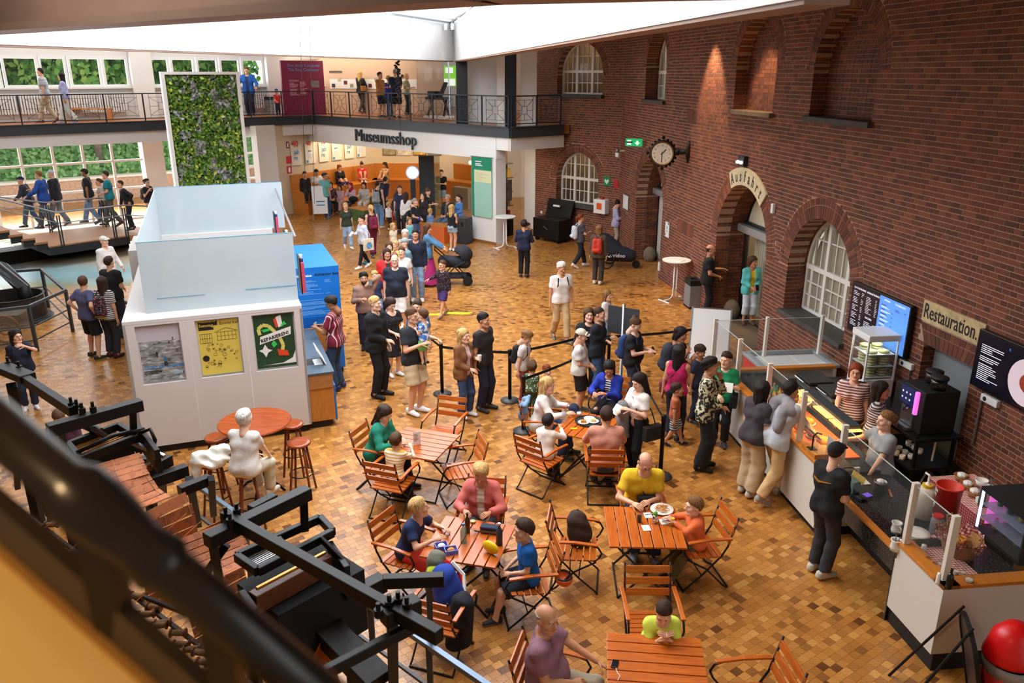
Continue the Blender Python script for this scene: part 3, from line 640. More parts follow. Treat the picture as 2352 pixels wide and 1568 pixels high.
p,w_,h_=poster(2,*rec[2],mat('poster_green',(30,66,38),.55),'dark green poster reading REPARIEREN! on the kiosk')
M_py=mat('poster_cream',(214,204,110),.5);M_pw=mat('poster_white',(232,232,230),.5);M_pg=mat('poster_bright_green',(50,200,90),.5);M_po=mat('poster_orange',(220,70,36),.5)
def flat(pts,m,nm,y):MB().prism(pts,y-.002,y,'y').build(nm,m,p)
pts=[(-.2+.1*math.cos(a),-.006,.62+.1*math.sin(a))for a in[math.pi*(-.6)+i*.35-2.2 for i in range(12)]]
arm=MB();
for A_,B_ in zip([(-.22,.56),(-.24,.66),(-.17,.72),(-.08,.70),(.0,.6),(.08,.48),(.12,.36),(.1,.26)],[(-.24,.66),(-.17,.72),(-.08,.70),(.0,.6),(.08,.48),(.12,.36),(.1,.26),(.06,.22)]):arm.bar((A_[0],-.006,A_[1]),(B_[0],-.006,B_[1]),.002,.055,up=(.3,0,.95)if abs(A_[0]-B_[0])>abs(A_[1]-B_[1])else(1,0,0))
arm.build('printed_arm',M_py,p)
flat([(.02,.78),(.07,.66),(.14,.68),(.12,.86),(.05,.84)],M_pw,'printed_hand',-.009);flat([(-.0,.80),(.03,.66),(.07,.68),(.04,.83)],M_po,'printed_sock',-.011);flat([(.1,.68),(.2,.70),(.16,.76)],M_pg,'printed_leaf',-.011);flat([(-.2,.64),(-.08,.66),(-.06,.62),(-.16,.60)],M_pg,'printed_leaf',-.011)
flat([(-.24,.40),(-.22,.53),(.26,.66),(.25,.53)],M_pw,'title_band',-.012);flat([(-.06,.40),(-.02,.46),(.03,.38),(-.03,.33)],M_pg,'printed_star',-.012);flat([(-.26,.30),(-.2,.32),(-.16,.40),(-.12,.32),(-.05,.29),(-.12,.26),(-.16,.18),(-.2,.26)],M_pw,'printed_star',-.013)
flat([(.02,.30),(.18,.26),(.2,.17),(.04,.19)],M_po,'printed_mixer',-.012);flat([(-.3,.0),(.3,.0),(.3,.25),(.25,.13),(.1,.06),(-.3,.04)],M_pw,'white_corner',-.009)
t_=text('title','REPARIEREN!',M_ink,p,.078,(-.21,-.014,.43),bold=.003);t_.rotation_euler=(math.pi/2,-.25,0)
# café counter
C0=Vector((3.50,12.55,0));C9=Vector((4.18,6.54,0));FC=Frame(C0,C9);CL=FC.len
M_cw=mat('counter_white',(214,208,198),.45);M_gran=mat('black_granite',(26,26,27),.25,var=0);
def granite():
 q=N(M_gran);tc=q.n('ShaderNodeTexCoord');v=q.n('ShaderNodeTexVoronoi',{'Vector':tc.outputs['Object'],'Scale':70.0});q.l(q.ramp(v.outputs['Distance'],[(0.0,srgb(190,185,175)),(.16,srgb(120,116,110)),(.24,srgb(24,24,25)),(1,srgb(20,20,21))]),q.b.inputs['Base Color'])
granite()
M_ctop=wood('counter_oak',(206,130,48),(184,108,36),.3)
cn=thing('cafe_counter','long white café counter with oak edge and black speckled worktop','counter',FC.o,FC.rz)
def Y2s(Y):return(12.55-Y)/-FC.u.y
sA,sB,sC=Y2s(9.0),Y2s(7.32),CL
MB().bx(0,sA,.0,.03,.12,.96).build('front_panel',M_cw,cn);MB().bx(.0,sA+.0,.06,.6,0,.12).build('plinth',M_plin,cn)
MB().bx(0,sA,-.02,.12,.96,1.0).build('oak_edge',M_ctop,cn,bevel=.004);MB().bx(0,.03,.03,2.0,.12,.96).build('end_panel',M_cw,cn);MB().bx(0,.12,.1,2.0,.96,1.0).build('oak_edge',M_ctop,cn)
MB().bx(0.05,sA,.12,.85,.84,.9).build('worktop',M_gran,cn);MB().bx(.4,sA-.5,.82,.85,.1,.84).build('rear_panel',M_cw,cn)
MB().bx(sA-.02,sB+.02,.0,.9,.80,.86).build('worktop',M_gran,cn);MB().bx(sA,sB,-.02,.06,.86,.89).build('oak_edge',M_ctop,cn);MB().bx(sA,sB,-.0,.03,.62,.80).build('granite_apron',M_gran,cn)
MB().bx(sA,sB,.5,.53,.25,.8).build('recess_panel',M_cw,cn);MB().bx(sA,sB,.52,.6,0,.26).build('plinth',M_plin,cn);MB().bx(sA-.03,sA,.03,.52,.12,.96).build('end_panel',M_cw,cn);MB().bx(sB-.02,sB,.0,.6,.0,1.0).build('granite_end',M_gran,cn)
MB().bx(sB,sC,0,.03,.2,.97).build('front_panel',M_cw,cn);MB().bx(sB,sC,.03,.5,0,.2).build('plinth',M_plin,cn);MB().bx(sB,sC+.02,-.02,.16,.97,1.01).build('oak_edge',M_ctop,cn,bevel=.004)
MB().bx(sC-.03,sC,.03,2.3,.2,.97).build('return_panel',M_cw,cn);MB().bx(sC-.2,sC-.03,.05,2.3,0,.2).build('plinth',M_plin,cn);MB().bx(sC-.14,sC+.02,-.02,2.3,.97,1.01).build('oak_edge',M_ctop,cn,bevel=.004)
MB().bx(sB,sC-.1,.14,1.0,.84,.9).build('worktop',M_gran,cn)
M_post=mat('post_white_wood',(222,214,200),.45);M_clear=mat('screen_glass',(110,118,118),.02,alpha=.09,spec=.8);M_rim=mat('glass_rim',(200,210,208),.2)
fr_posts=[(1639,820,1645,728),(1694,846,1702,772),(1762,905,1771,823),(1833,1031,1851,884),(1922,1095,1945,957),(2078,1238,2110,1077),(2175,1312,2203,1153)]
ps=[]
for i,(xb,yb,xt,yt)in enumerate(fr_posts):
 s_,zt=FC.px(xt,yt,.05);ps.append(s_);z0=.89 if sA<s_<sB else 1.0
 MB().bx(s_-.025,s_+.025,.02,.09,z0,1.72).build('screen_post',M_post,cn,bevel=.003)
for a,b_ in((ps[0],ps[1]),(ps[1],ps[2]),(ps[2],ps[3]),(ps[3],ps[4]),(ps[4],ps[5]),(ps[5],ps[6])):
 g_=MB().bx(a+.03,b_-.03,.052,.06,1.06,1.68).build('glass_pane',M_clear,cn);MB().bx(a+.03,b_-.03,.051,.061,1.68,1.686).build('glass_rim',M_rim,g_)
for x in(.95,1.95):MB().bx(ps[0]-.03,ps[0]+.04,x,x+.05,1.0,1.72).build('screen_post',M_post,cn,bevel=.003)
for a,b_ in((.09,.95),(1.0,1.95)):g_=MB().bx(ps[0],ps[0]+.008,a,b_,1.06,1.68).build('glass_pane',M_clear,cn);MB().bx(ps[0]-.001,ps[0]+.009,a,b_,1.68,1.686).build('glass_rim',M_rim,g_)
g_=MB().bx(sC-.06,sC-.052,.1,1.5,1.02,1.5).build('glass_pane',M_clear,cn)
def caf(name,label,cat,x,y,z,rz=0.0,group=None):return thing(name,label,cat,FC.pt(x,y,z),FC.rz+rz,group)
fd=caf('food_display','warm lit glass food display with pies and pastries in the counter','display case',Y2s(10.2),.42,.9)
MB().bx(-.8,.85,-.27,.3,0,.02).build('tray',mat('tray_red_check',(206,96,44),.5,var=.3,scale=50),fd);MB().bx(-.5,.8,.12,.28,.40,.45).build('hood',M_anth,fd,bevel=.01);MB().tube([(-.8,-.28,.3),(.85,-.28,.3)],.012,8).build('hood_rail',M_chrome,fd)
MB().bx(-.8,.85,-.3,-.295,.02,.44).build('curved_glass',M_clear,fd)
for x in(-.4,.2,.65):MB().bx(x-.2,x+.2,.02,.28,.385,.40).build('heat_lamp',mat('lamp_glow',(255,200,110),.5,emit=3.5,ecol=(255,176,80)),fd)
l=bpy.data.lights.new('food_lamp','AREA');l.shape='RECTANGLE';l.size=1.6;l.size_y=.25;l.energy=16;l.color=(1,.66,.28);lo=bpy.data.objects.new('food_lamp',l);COL.objects.link(lo);lo.location=FC.pt(Y2s(10.2),.55,1.27);lo.rotation_euler=(0,0,FC.rz)
M_pie=mat('baked_crust',(206,136,54),.6,var=.35,scale=25,bump=.4,bscale=40);M_choc=mat('chocolate_muffin',(70,38,26),.7,var=.2,bump=.4,bscale=50);M_china=mat('white_china',(236,234,228),.2)
rnd=random.Random(11)
fl=['golden pie nearest the coffee side of the food display','flat tart at the far end of the food display','round quiche on a plate in the food display','browned pastry beside the till end of the food display','small glazed pastry in the middle of the food display','pale cheese cake under the display hood','crusty pie behind the display glass']
for i in range(7):
 x=-.68+i*.22;t_=caf('pastry',fl[i],'pastry',Y2s(10.2)+x,.38+rnd.uniform(-.1,.16),.92)
 MB().lathe([(.11,0),(.12,.01),(.115,.018)],16).build('plate',M_china,t_,smooth=True);MB().lathe([(.08,.018),(.1,.03),(.1,.05),(.07,.065+.02*(i%2)),(.001,.07+.02*(i%2))],14).build('crust',M_pie,t_,smooth=True)
mu=caf('cake_stand','white cake dish of muffins on the café worktop','cake stand',Y2s(10.95),.62,.9)
MB().lathe([(.05,0),(.05,.02),(.015,.05),(.015,.12),(.17,.13),(.19,.17),(.18,.175),(.15,.14),(.001,.14)],18).build('dish',M_china,mu,smooth=True);MB().lathe([(.008,.14),(.008,.3),(.02,.31),(.001,.33)],8).build('handle',M_china,mu)
for i in range(6):
 a=i*1.05;m_=caf('muffin','muffin in the white cake dish','muffin',Y2s(10.95)+.09*math.cos(a),.62+.09*math.sin(a),1.045,group='muffins in the cake dish')
 MB().lathe([(.03,0),(.04,.04),(.05,.05),(.04,.075),(.001,.085)],10).build('muffin_body',M_choc if i%2 else M_pie,m_,smooth=True)
M_bglass=[mat('juice_yellow',(200,170,40),.15),mat('juice_dark',(60,30,20),.15),mat('juice_clear',(150,170,160),.1,alpha=.6),mat('juice_green',(60,130,60),.15)];CAPS=[mat('cap_red',(200,40,40),.4),mat('cap_orange',(230,130,40),.4),mat('cap_green',(60,150,70),.4)]
def bottle(t_,m,cap,h=.22,r=.03):
 MB().lathe([(r,0),(r,h*.6),(r*.85,h*.7),(r*.38,h*.82),(r*.38,h*.93)],12).build('body',m,t_,smooth=True);MB().lathe([(r*.45,h*.91),(r*.45,h)],10).build('cap',cap,t_)
for i in range(14):
 x,y=.95+(i%5)*.1+.05*(i//5),.26+(i//5)*.11;t_=caf('drink_bottle','small drink bottle with coloured cap behind the woman in green','bottle',x,y,.9,group='drink bottles at the far end of the counter');bottle(t_,M_bglass[i%4],CAPS[i%3])
for i in range(8):
 t_=caf('drinking_glass','upturned drinking glass on the counter behind the drink bottles','glass',.35+(i%4)*.12,.3+(i//4)*.12,.9,group='upturned glasses on the counter corner');MB().lathe([(.035,0),(.03,.11),(.028,.11),(.033,.004)],12).build('glass_body',M_clear,t_,smooth=True)
bc=caf('back_counter','black worktop with open shelves below the cake cabinet','counter',.35,1.6,0)
MB().bx(0,1.5,-.55,.75,.86,.9).build('worktop',M_gran,bc);MB().bx(0,1.5,-.5,.75,.1,.14).bx(0,1.5,-.5,.75,.5,.53).bx(0,.03,-.5,.75,0,.86).bx(.72,.75,-.5,.75,0,.86).bx(1.47,1.5,-.5,.75,0,.86).build('open_shelves',wood('birch_shelf',(206,170,118),(186,146,94),.5),bc)
for i in range(2):
 gr=caf('contact_grill',('contact grill nearer the window' if i else 'contact grill next to the bottles'),'grill',.75+i*.52,1.3+i*.1,.9);MB().bx(-.22,.22,-.2,.2,0,.1).build('body',M_steel,gr,bevel=.01);MB().bx(-.23,.23,-.21,.21,.12,.17).build('lid',mat('grill_lid',(60,60,62),.4,.5),gr,bevel=.012);MB().tube([(-.15,-.26,.15),(.15,-.26,.15)],.014,8).build('handle',M_chrome,gr)
cb=caf('cutting_board','wooden cutting board with knife on the back worktop','board',1.5,1.15,.9);MB().bx(-.12,.12,-.22,.22,0,.02).build('board',wood('board_wood',(206,166,104),(186,140,80),.5),cb);MB().bx(-.015,.015,-.15,.05,.02,.026).build('knife_blade',M_steel,cb);MB().bx(-.018,.018,.05,.17,.02,.034).build('knife_handle',M_ink,cb)
cc=caf('cake_cabinet','tall white glass cabinet of cakes under the arched window','cabinet',1.05,2.05,.9)
MB().bx(-.24,.24,-.25,.25,0,.3).build('base',M_plas,cc,bevel=.01);MB().bx(-.25,.25,-.26,.26,.92,1.02).build('top',M_plas,cc,bevel=.01)
for x in(-.235,.21):
 for y in(-.25,.225):MB().bx(x,x+.025,y,y+.025,.3,.92).build('corner_post',M_plas,cc)
for z in(.32,.5,.69):MB().bx(-.21,.21,-.22,.22,z,z+.012).build('shelf',M_plas,cc)
for a in((-.21,.21,-.245,-.24),(-.21,.21,.24,.245)):MB().bx(*a,.3,.92).build('pane',M_clear,cc)
for a in((-.233,-.23,-.22,.22),(.23,.233,-.22,.22)):MB().bx(*a,.3,.92).build('pane',M_clear,cc)
MB().bx(-.18,.18,-.2,.18,.9,.92).build('lamp',mat('cabinet_lamp',(235,245,235),.5,emit=5),cc)
M_cook=mat('pale_cake',(206,204,150),.6,var=.15,scale=20)
for zz in(.335,.515,.705):
 for i in range(4):
  for j in range(3 if zz<.7 else 1+i%2):
   t_=caf('cake','pale iced cake on the %s shelf of the cake cabinet'%('top' if zz>.7 else 'middle' if zz>.5 else 'bottom'),'cake',1.05+(-.1 if i%2 else .1),2.05+(-.1 if i<2 else .1),.9+zz+j*.045,group='cakes in the cabinet');MB().lathe([(.06,0),(.085,.01),(.085,.028),(.05,.042),(.001,.045)],14).build('cake_body',M_cook,t_,smooth=True)
fz=caf('ice_cream_freezer','red and white ice cream chest freezer with sliding glass lid','freezer',-.55,1.45,0)
MB().bx(-.42,.42,-.62,.72,.05,.86).build('body',M_plas,fz,bevel=.03);MB().bx(-.425,.425,-.625,-.6,.3,.86).bx(-.43,-.41,-.6,.1,.5,.86).build('red_band',M_red,fz)
MB().prism([(-.44,-.66),(.44,-.66),(.44,.76),(-.44,.76)],.86,.93,holes=[[(-.34,-.54),(.34,-.54),(.34,.64),(-.34,.64)]]).build('rim',mat('freezer_rim',(150,156,160),.35),fz,bevel=.02)
MB().bx(-.35,.35,-.55,.05,.94,.95).bx(-.35,.35,.06,.65,.96,.97).build('sliding_glass',M_clear,fz)
for i in range(24):
 c=((214,40,50),(240,236,230),(230,160,60),(60,110,180),(226,110,90),(240,200,190))[i%6];o=MB().bx(-.05,.05,-.08,.08,0,.04).build('ice_cream_pack',mat('pack_%d'%(i%6),c,.4),fz);o.location=(-.27+(i%6)*.11,-.45+(i//6)*.3,.78+.01*(i%3));o.rotation_euler=(.2,0,i)
def T(name,label,cat,px,py,z,rz=0):p_=P(px,py,z);return thing(name,label,cat,p_,FC.rz+rz)
tl=T('card_terminal','black card terminal on the till worktop','card reader',1985,1145,.86,.3);MB().bx(-.05,.05,-.1,.1,0,.04).build('body',M_ink,tl,bevel=.01);MB().bx(-.04,.04,0,.09,.04,.045).build('screen',mat('terminal_screen',(110,80,200),.3,emit=.8),tl)
bx_=T('cardboard_box','teal and yellow open card box on the till worktop','box',1955,1125,.86,.4);MB().bx(-.07,.07,-.07,.07,0,.14).build('box_body',mat('teal_card',(96,132,124),.7),bx_);MB().bar((-.05,.05,.2),(.08,.12,.12),.14,.02).build('yellow_lid',mat('yellow_card',(224,200,90),.6),bx_)
tn=T('tin_pot','small grey tin with white sachets on the till worktop','tin',2020,1125,.86);MB().lathe([(.07,0),(.07,.12),(.075,.12),(.075,.1),(.06,.1),(.001,.1)],18).build('tin',M_steel,tn,smooth=True);MB().ell((0,0,.12),(.05,.05,.03),8,5).build('sachets',M_plas,tn)
ns_=T('napkins','loose white napkins beside the card terminal','napkins',1975,1105,.86);MB().bx(-.12,.1,-.08,.09,0,.012).build('napkin',M_plas,ns_,bevel=.004);MB().ell((.02,-.06,.04),(.07,.05,.035),7,5).build('crumpled_napkin',M_plas,ns_)
sp=T('wooden_spatula','small wooden spatula beside the grey tin','spatula',2045,1133,.86,1.2);MB().bx(-.012,.012,-.09,.09,0,.01).build('blade',M_ctop,sp)
tj=T('till_drawer','black till and laptop stand with tilted paper sign at the till','till',1915,1075,.9);MB().bx(-.2,.2,-.1,.2,0,.06).build('drawer',M_ink,tj);MB().bar((-.1,.0,.06),(-.1,.0,.36),.26,.01,up=(0,1,0)).build('paper_sign',mat('paper_grey',(196,196,200),.6),tj)
wb=T('wooden_box','oak presentation box in front of the food display','box',1870,1055,.9);MB().bx(-.18,.18,-.1,.12,0,.16).build('box_body',M_oak,wb,bevel=.004)
tongs=T('display_stand','black bent metal stand on the oak box','stand',1865,1030,1.06);MB().tube([(.0,0,0),(.0,0,.18),(.05,.02,.25),(.12,.04,.26)],.012,6).build('arm',M_black,tongs);MB().bx(-.05,.05,-.05,.05,0,.01).build('foot',M_black,tongs)
jr=T('glass_jar','big glass jar with red lid at the oak edge','jar',2150-3,1230,.86);MB().lathe([(.06,0),(.07,.03),(.07,.2),(.05,.23)],16).build('jar',mat('jar_glass',(170,180,180),.08,alpha=.35),jr,smooth=True);MB().lathe([(.052,.23),(.055,.26),(.001,.262)],14).build('lid',M_red,jr)
for(px,py,nm,lb)in((2057,1222,'milk_jug','white china milk jug in front of the red lidded jar'),(2055,1262,'cutlery_pot','white pot of spoons at the corner of the till')):
 t_=T(nm,lb,'jug' if 'jug' in nm else 'pot',px,py,.89);MB().lathe([(.05,0),(.055,.04),(.045,.1),(.058,.125),(.05,.125),(.04,.1),(.04,.02),(.001,.02)],16).build('body',M_china,t_,smooth=True)
 if 'pot' in nm:MB().tube([(0,0,.05),(.03,.02,.17)],.006,6).tube([(0,0,.05),(-.03,.01,.16)],.006,6).build('spoons',M_steel,t_)
 else:MB().tube([(.05,0,.1),(.085,0,.09),(.08,0,.04),(.05,0,.03)],.007,6).build('handle',M_china,t_)
pl=T('plate_stack','stack of white plates behind the corner post','plates',2105,1235,.9);
for i in range(5):MB().lathe([(.06,.0+i*.014),(.13,.012+i*.014),(.13,.016+i*.014),(.06,.006+i*.014),(.001,.006+i*.014)],20).build('plate',M_china,pl,smooth=True)
M_ging=mat('red_gingham',(180,60,60),.8)
def gingham():
 q=N(M_ging);tc=q.n('ShaderNodeTexCoord');sx=q.n('ShaderNodeSeparateXYZ',{0:tc.outputs['Object']});outs=[]
 for i in(0,1,2):
  m_=q.n('ShaderNodeMath',{0:sx.outputs[i],1:28.0},operation='MULTIPLY');f=q.n('ShaderNodeMath',{0:m_.outputs[0]},operation='FRACT');g_=q.n('ShaderNodeMath',{0:f.outputs[0],1:.5},operation='GREATER_THAN');outs.append(g_.outputs[0])
 a=q.n('ShaderNodeMath',{0:outs[0],1:outs[1]},operation='ADD');a2=q.n('ShaderNodeMath',{0:a.outputs[0],1:outs[2]},operation='ADD');h=q.n('ShaderNodeMath',{0:a2.outputs[0],1:.3333},operation='MULTIPLY')
 q.l(q.ramp(h.outputs[0],[(0,srgb(226,216,206)),(.4,srgb(190,110,104)),(.75,srgb(140,30,36))]),q.b.inputs['Base Color'])
gingham()
clo=T('gingham_cloth','red and white checked cloth under the condiments at the counter corner','cloth',2165,1285,.905);MB().bx(-.45,.35,-.14,.2,0,.004).build('cloth',M_ging,clo)
for i,(px,py,nm,lb,m,h,r)in enumerate(((2098,1262,'tumbler','dark glass tumbler beside the plates','x',.08,.035),(2120,1268,'paper_cup','cream paper cup by the checked cloth',M_china,.09,.03),(2130,1300,'sugar_jar','sugar jar nearest the plates on the checked cloth',M_clear,.1,.04),(2145,1312,'sugar_jar','second sugar jar on the checked cloth',M_clear,.1,.035),(2158,1300,'salt_shaker','salt shaker with pale rim on the checked cloth',M_clear,.08,.028),(2153,1340,'white_tube','white shaker tube in front of the screen post',M_plas,.12,.02),(2178,1350,'oil_bottle','dark green oil bottle at the corner of the oak edge',mat('bottle_green',(20,34,22),.15),.17,.032),(2195,1318,'spice_jar','spice jar right of the corner post',M_clear,.09,.03),(2212,1320,'spice_jar','second spice jar right of the corner post',M_clear,.08,.028),(2225,1335,'tumbler','small clear tumbler with sugar on the oak edge',M_clear,.07,.04))):
 t_=T(nm,lb,nm.split('_')[-1],px,py,.91 if i not in(5,6,9)else 1.01);mm=M_clear if m=='x' else m
 MB().lathe([(r*.9,0),(r,h*.1),(r,h*.7),(r*.8,h*.85),(r*.4 if 'bottle' in nm else r*.85,h)],14).build('body',mm,t_,smooth=True)
 if mm is M_clear:MB().lathe([(r*.8,.004),(r*.85,h*.4),(.001,h*.42)],10).build('filling',mat('sugar',(220,212,200),.8),t_)
 if 'bottle' in nm:MB().lathe([(.012,h),(.014,h+.05),(.001,h+.055)],8).build('stopper',M_ink,t_)
M_wick=mat('wicker',(164,112,60),.7,var=.4,scale=60,bump=.8,bscale=50)
wk=T('wicker_basket','wicker basket lined with checked cloth holding pretzels','basket',2200,1270,.9)
MB().lathe([(.13,0),(.15,.05),(.19,.2),(.2,.21),(.185,.2),(.14,.04),(.001,.03)],22,sx=1.25).build('basket',M_wick,wk,smooth=True);MB().tube([(.22,0,.2),(.27,0,.26),(.25,.04,.33),(.2,.05,.28)],.012,6).tube([(-.22,0,.2),(-.26,0,.3),(-.2,0,.36),(-.14,0,.3)],.012,6).build('handle',M_wick,wk)
lin=MB();n=24
for i in range(n):a=2*math.pi*i/n;r=.17+.03*math.sin(5*a);lin.v+=[(1.2*r*math.cos(a),r*math.sin(a),.12),(1.25*(r+.04)*math.cos(a),(r+.04)*math.sin(a),.24+.03*math.sin(7*a))]
lin.f=[(2*i,2*((i+1)%n),2*((i+1)%n)+1,2*i+1)for i in range(n)];lin.m=[0]*n;lin.build('lining',M_ging,wk,smooth=True)
for i in range(5):
 t_=T('pretzel','brown pretzel in the wicker basket','pretzel',2195+9*i-18,1238+4*(i%2),1.03,i);t_['group']='pretzels in the basket';MB().tube([(.05*math.cos(a),.04*math.sin(2*a)*.6+.05*math.sin(a),.01*math.cos(3*a))for a in[i*.42 for i in range(15)]],.016,6,closed=True).build('dough',M_pie,t_,smooth=True)
jg=T('sauce_canister','large white sauce canister with pump and yellow collar','canister',2118,1185,.9);MB().lathe([(.11,0),(.125,.02),(.125,.3),(.09,.36),(.05,.38)],18).build('canister',mat('milky_plastic',(206,196,178),.4),jg,smooth=True);MB().lathe([(.058,.37),(.058,.41)],14).build('collar',mat('cap_yellow',(222,180,50),.4),jg);MB().lathe([(.03,.41),(.012,.44),(.012,.52)],10).tube([(0,0,.52),(-.05,-.02,.53)],.012,6).build('pump',M_plas,jg)
bk_=T('ice_cream_bucket','red bucket with white heart logo and lettering behind the screen','bucket',2165,1205,.9);MB().lathe([(.11,0),(.135,.5),(.14,.5),(.14,.48),(.125,.48),(.1,.02),(.001,.02)],22).build('bucket',mat('bucket_red',(206,50,38),.4),bk_,smooth=True)
def on_cyl(nm,body,r,z,size,parent,m,a0,tilt=0):
 per=size*.62/r;n=len(body)
 for i,ch in enumerate(body):
  a=a0+(i-(n-1)/2)*per
  if ch!=' ':text(nm,ch,m,parent,size,(r*math.sin(a),-r*math.cos(a),z),(math.pi/2,0,a),ex=.002,ax='CENTER')
ang_b=math.radians(-38)
on_cyl('lettering','FÜTTERN',.134,.42,.04,bk_,M_pw,ang_b);on_cyl('lettering','MICH!',.132,.36,.05,bk_,M_pw,ang_b);on_cyl('lettering','LANGNESE',.119,.1,.03,bk_,M_pw,ang_b)
def heart(parent,r,zc,s_,a0,m):
 pts=[(.9*math.sin(t)**3,(.81*math.cos(t)-.31*math.cos(2*t)-.12*math.cos(3*t)-.06*math.cos(4*t)))for t in[i*.3 for i in range(21)]]
 for sc in(1,.5):MB().tube([(r*math.sin(a0+x*s_*sc/r),-r*math.cos(a0+x*s_*sc/r),zc+y*s_*sc)for x,y in pts],.006,5,closed=True).build('heart_logo',m,parent)
heart(bk_,.127,.235,.06,ang_b,M_pw)
gf=T('drinks_cooler','glass front drinks cooler with lit shelves on the counter return','cooler',2290,1255,.9,0);MB().bx(-.35,.35,-.03,.5,0,.05).bx(-.35,.35,-.03,.5,.5,.54).bx(.33,.35,-.03,.5,0,.5).build('case',M_ink,gf);MB().bx(-.35,-.34,-.03,.5,.05,.5).bx(-.35,.35,-.04,-.03,.05,.5).build('pane',M_clear,gf)
for z in(.18,.33):MB().bx(-.34,.33,0,.48,z,z+.01).build('shelf',mat('glass_shelf',(150,160,185),.2,alpha=.6),gf)
MB().bx(-.34,-.32,-.02,0,.05,.5).build('light_strip',mat('cool_led',(215,225,255),.4,emit=3),gf);MB().bx(-.36,-.352,.1,.4,.06,.4).build('pink_light',mat('pink_led',(240,110,210),.4,emit=1.2),gf)
for i in range(12):
 p_=P(2290,1255,.9)+FC.u*(-.24+(i%4)*.16)+FC.v*(.14+.12*((i//4)%2))+Vector((0,0,(.06,.2,.35)[i//4]));t_=thing('cooler_bottle','bottle standing inside the drinks cooler','bottle',p_,0,'bottles in the drinks cooler');bottle(t_,(M_bglass+[mat('bottle_green',(20,34,22),.15)])[i%5],CAPS[i%3],.13,.03)
sd=T('side_table','small table under a red checked cloth against the brick wall','table',2232,1135,.95,0)
MB().bx(-.45,.55,-.25,.35,-.06,0).build('table_top',M_ctop,sd);MB().bx(-.4,.5,-.2,.3,-.95,-.06).build('table_body',M_dark,sd)
sc_=MB().bx(-.46,.56,-.26,.36,0,.006);n=20
for i in range(n):
 x0,x1=-.46+1.02*i/n,-.46+1.02*(i+1)/n;sc_.quad((x0,-.262-.012*math.sin(i*1.3),-.28+.02*math.sin(i)),(x1,-.262-.012*math.sin((i+1)*1.3),-.28+.02*math.sin(i+1)),(x1,-.262,.004),(x0,-.262,.004))
sc_.quad((-.462,-.26,.004),(-.462,.36,.004),(-.47,.36,-.26),(-.475,-.26,-.28));cl2=tag(sc_.build('checked_tablecloth',M_ging),'red checked cloth draped over the side table by the wall','tablecloth');cl2.location=sd.location;cl2.rotation_euler=sd.rotation_euler
def SD(nm,lb,cat,x,y,z=.962):t_=thing(nm,lb,cat,sd.matrix_basis@Vector((0,0,0))if False else Vector(sd.location)+FC.u*x+FC.v*y+Vector((0,0,z-.95-.0)),FC.rz);return t_
for i,(x,y)in enumerate(((-.32,.08),(-.12,.02),(.06,-.02))):
 t_=SD('bread_basket',['small bread basket with napkin nearest the wall pipe','middle small bread basket with napkin','small bread basket with napkin nearest the paper roll'][i],'basket',x,y);MB().lathe([(.06,0),(.09,.07),(.085,.07),(.05,.01),(.001,.01)],14).build('basket',M_wick,t_,smooth=True);MB().ell((0,0,.07),(.06,.06,.035),7,5).build('napkin',M_plas,t_)
for i,(x,y)in enumerate(((-.15,.22),(.02,.2))):
 t_=SD('china_pot',['white china bowl behind the bread baskets','white pot of cutlery behind the bread baskets'][i],'bowl',x,y);MB().lathe([(.05,0),(.075,.09),(.07,.09),(.045,.01),(.001,.01)],16).build('bowl',M_china,t_,smooth=True)
 if i:MB().tube([(0,0,.02),(.02,0,.2)],.006,5).tube([(0,0,.02),(-.02,.01,.19)],.006,5).tube([(0,.01,.02),(-.03,.02,.18)],.008,5).build('cutlery',M_steel,t_)
t_=SD('paper_roll','white kitchen paper roll on the side table','paper roll',.3,.12);MB().lathe([(.015,0),(.055,0),(.055,.24),(.015,.24)],18).build('roll',M_plas,t_,smooth=False)
t_=SD('saucer_stack','stack of saucers beside the black cup lids','saucers',.2,-.04);MB().lathe([(.05,0),(.055,.05),(.001,.05)],16).build('saucers',M_china,t_)
t_=SD('cup_lids','leaning black stack of cup lids','lids',.27,-.08);MB().lathe([(.04,i*.015)if i%2 else(.034,i*.015)for i in range(14)],14).build('lids',M_ink,t_)
t_=SD('steel_pot','steel pot of whisks on the side table','pot',.5,.05);MB().lathe([(.07,0),(.07,.16),(.065,.16),(.065,.02),(.001,.02)],18).build('pot',M_chrome,t_,smooth=True);MB().tube([(0,0,.05),(.03,.02,.28)],.006,5).tube([(0,0,.05),(-.03,0,.26)],.006,5).build('whisks',M_steel,t_)
cr=thing('coffee_rack','black metal rack of cups under the coffee machine','rack',FW.pt(10.45,-.5,0),FW.rz)
for x in(-.5,.46):
 for y in(-.3,.26):MB().bx(x,x+.04,y,y+.04,0,.98).build('leg',M_black,cr)
for z in(.12,.5,.94):MB().bx(-.55,.55,-.36,.36,z,z+.04).build('shelf',M_black,cr)
cm=thing('coffee_machine','black coffee machine with touch screen and two bean hoppers','coffee machine',FW.pt(10.48,-.45,.98),FW.rz);cm.scale=(.88,.88,.86)
MB().bx(-.1,.42,-.3,.3,0,.72).bx(-.45,-.1,-.2,.3,0,.6).build('body',M_ink,cm,bevel=.012);tsc_=MB().bx(-.1,.2,-.34,-.3,.4,.68).build('touch_screen',mat('touch_screen',(20,24,40),.2,emit=.25,ecol=(60,80,160)),cm)
for i in range(6):MB().lathe([(.018,-.343),(.018,-.345)],8,(-.05+(i%3)*.09,0,.49+(i//3)*.1),ax='y').build('screen_icon',mat('icon_white',(220,220,230),.4,emit=.6),tsc_)
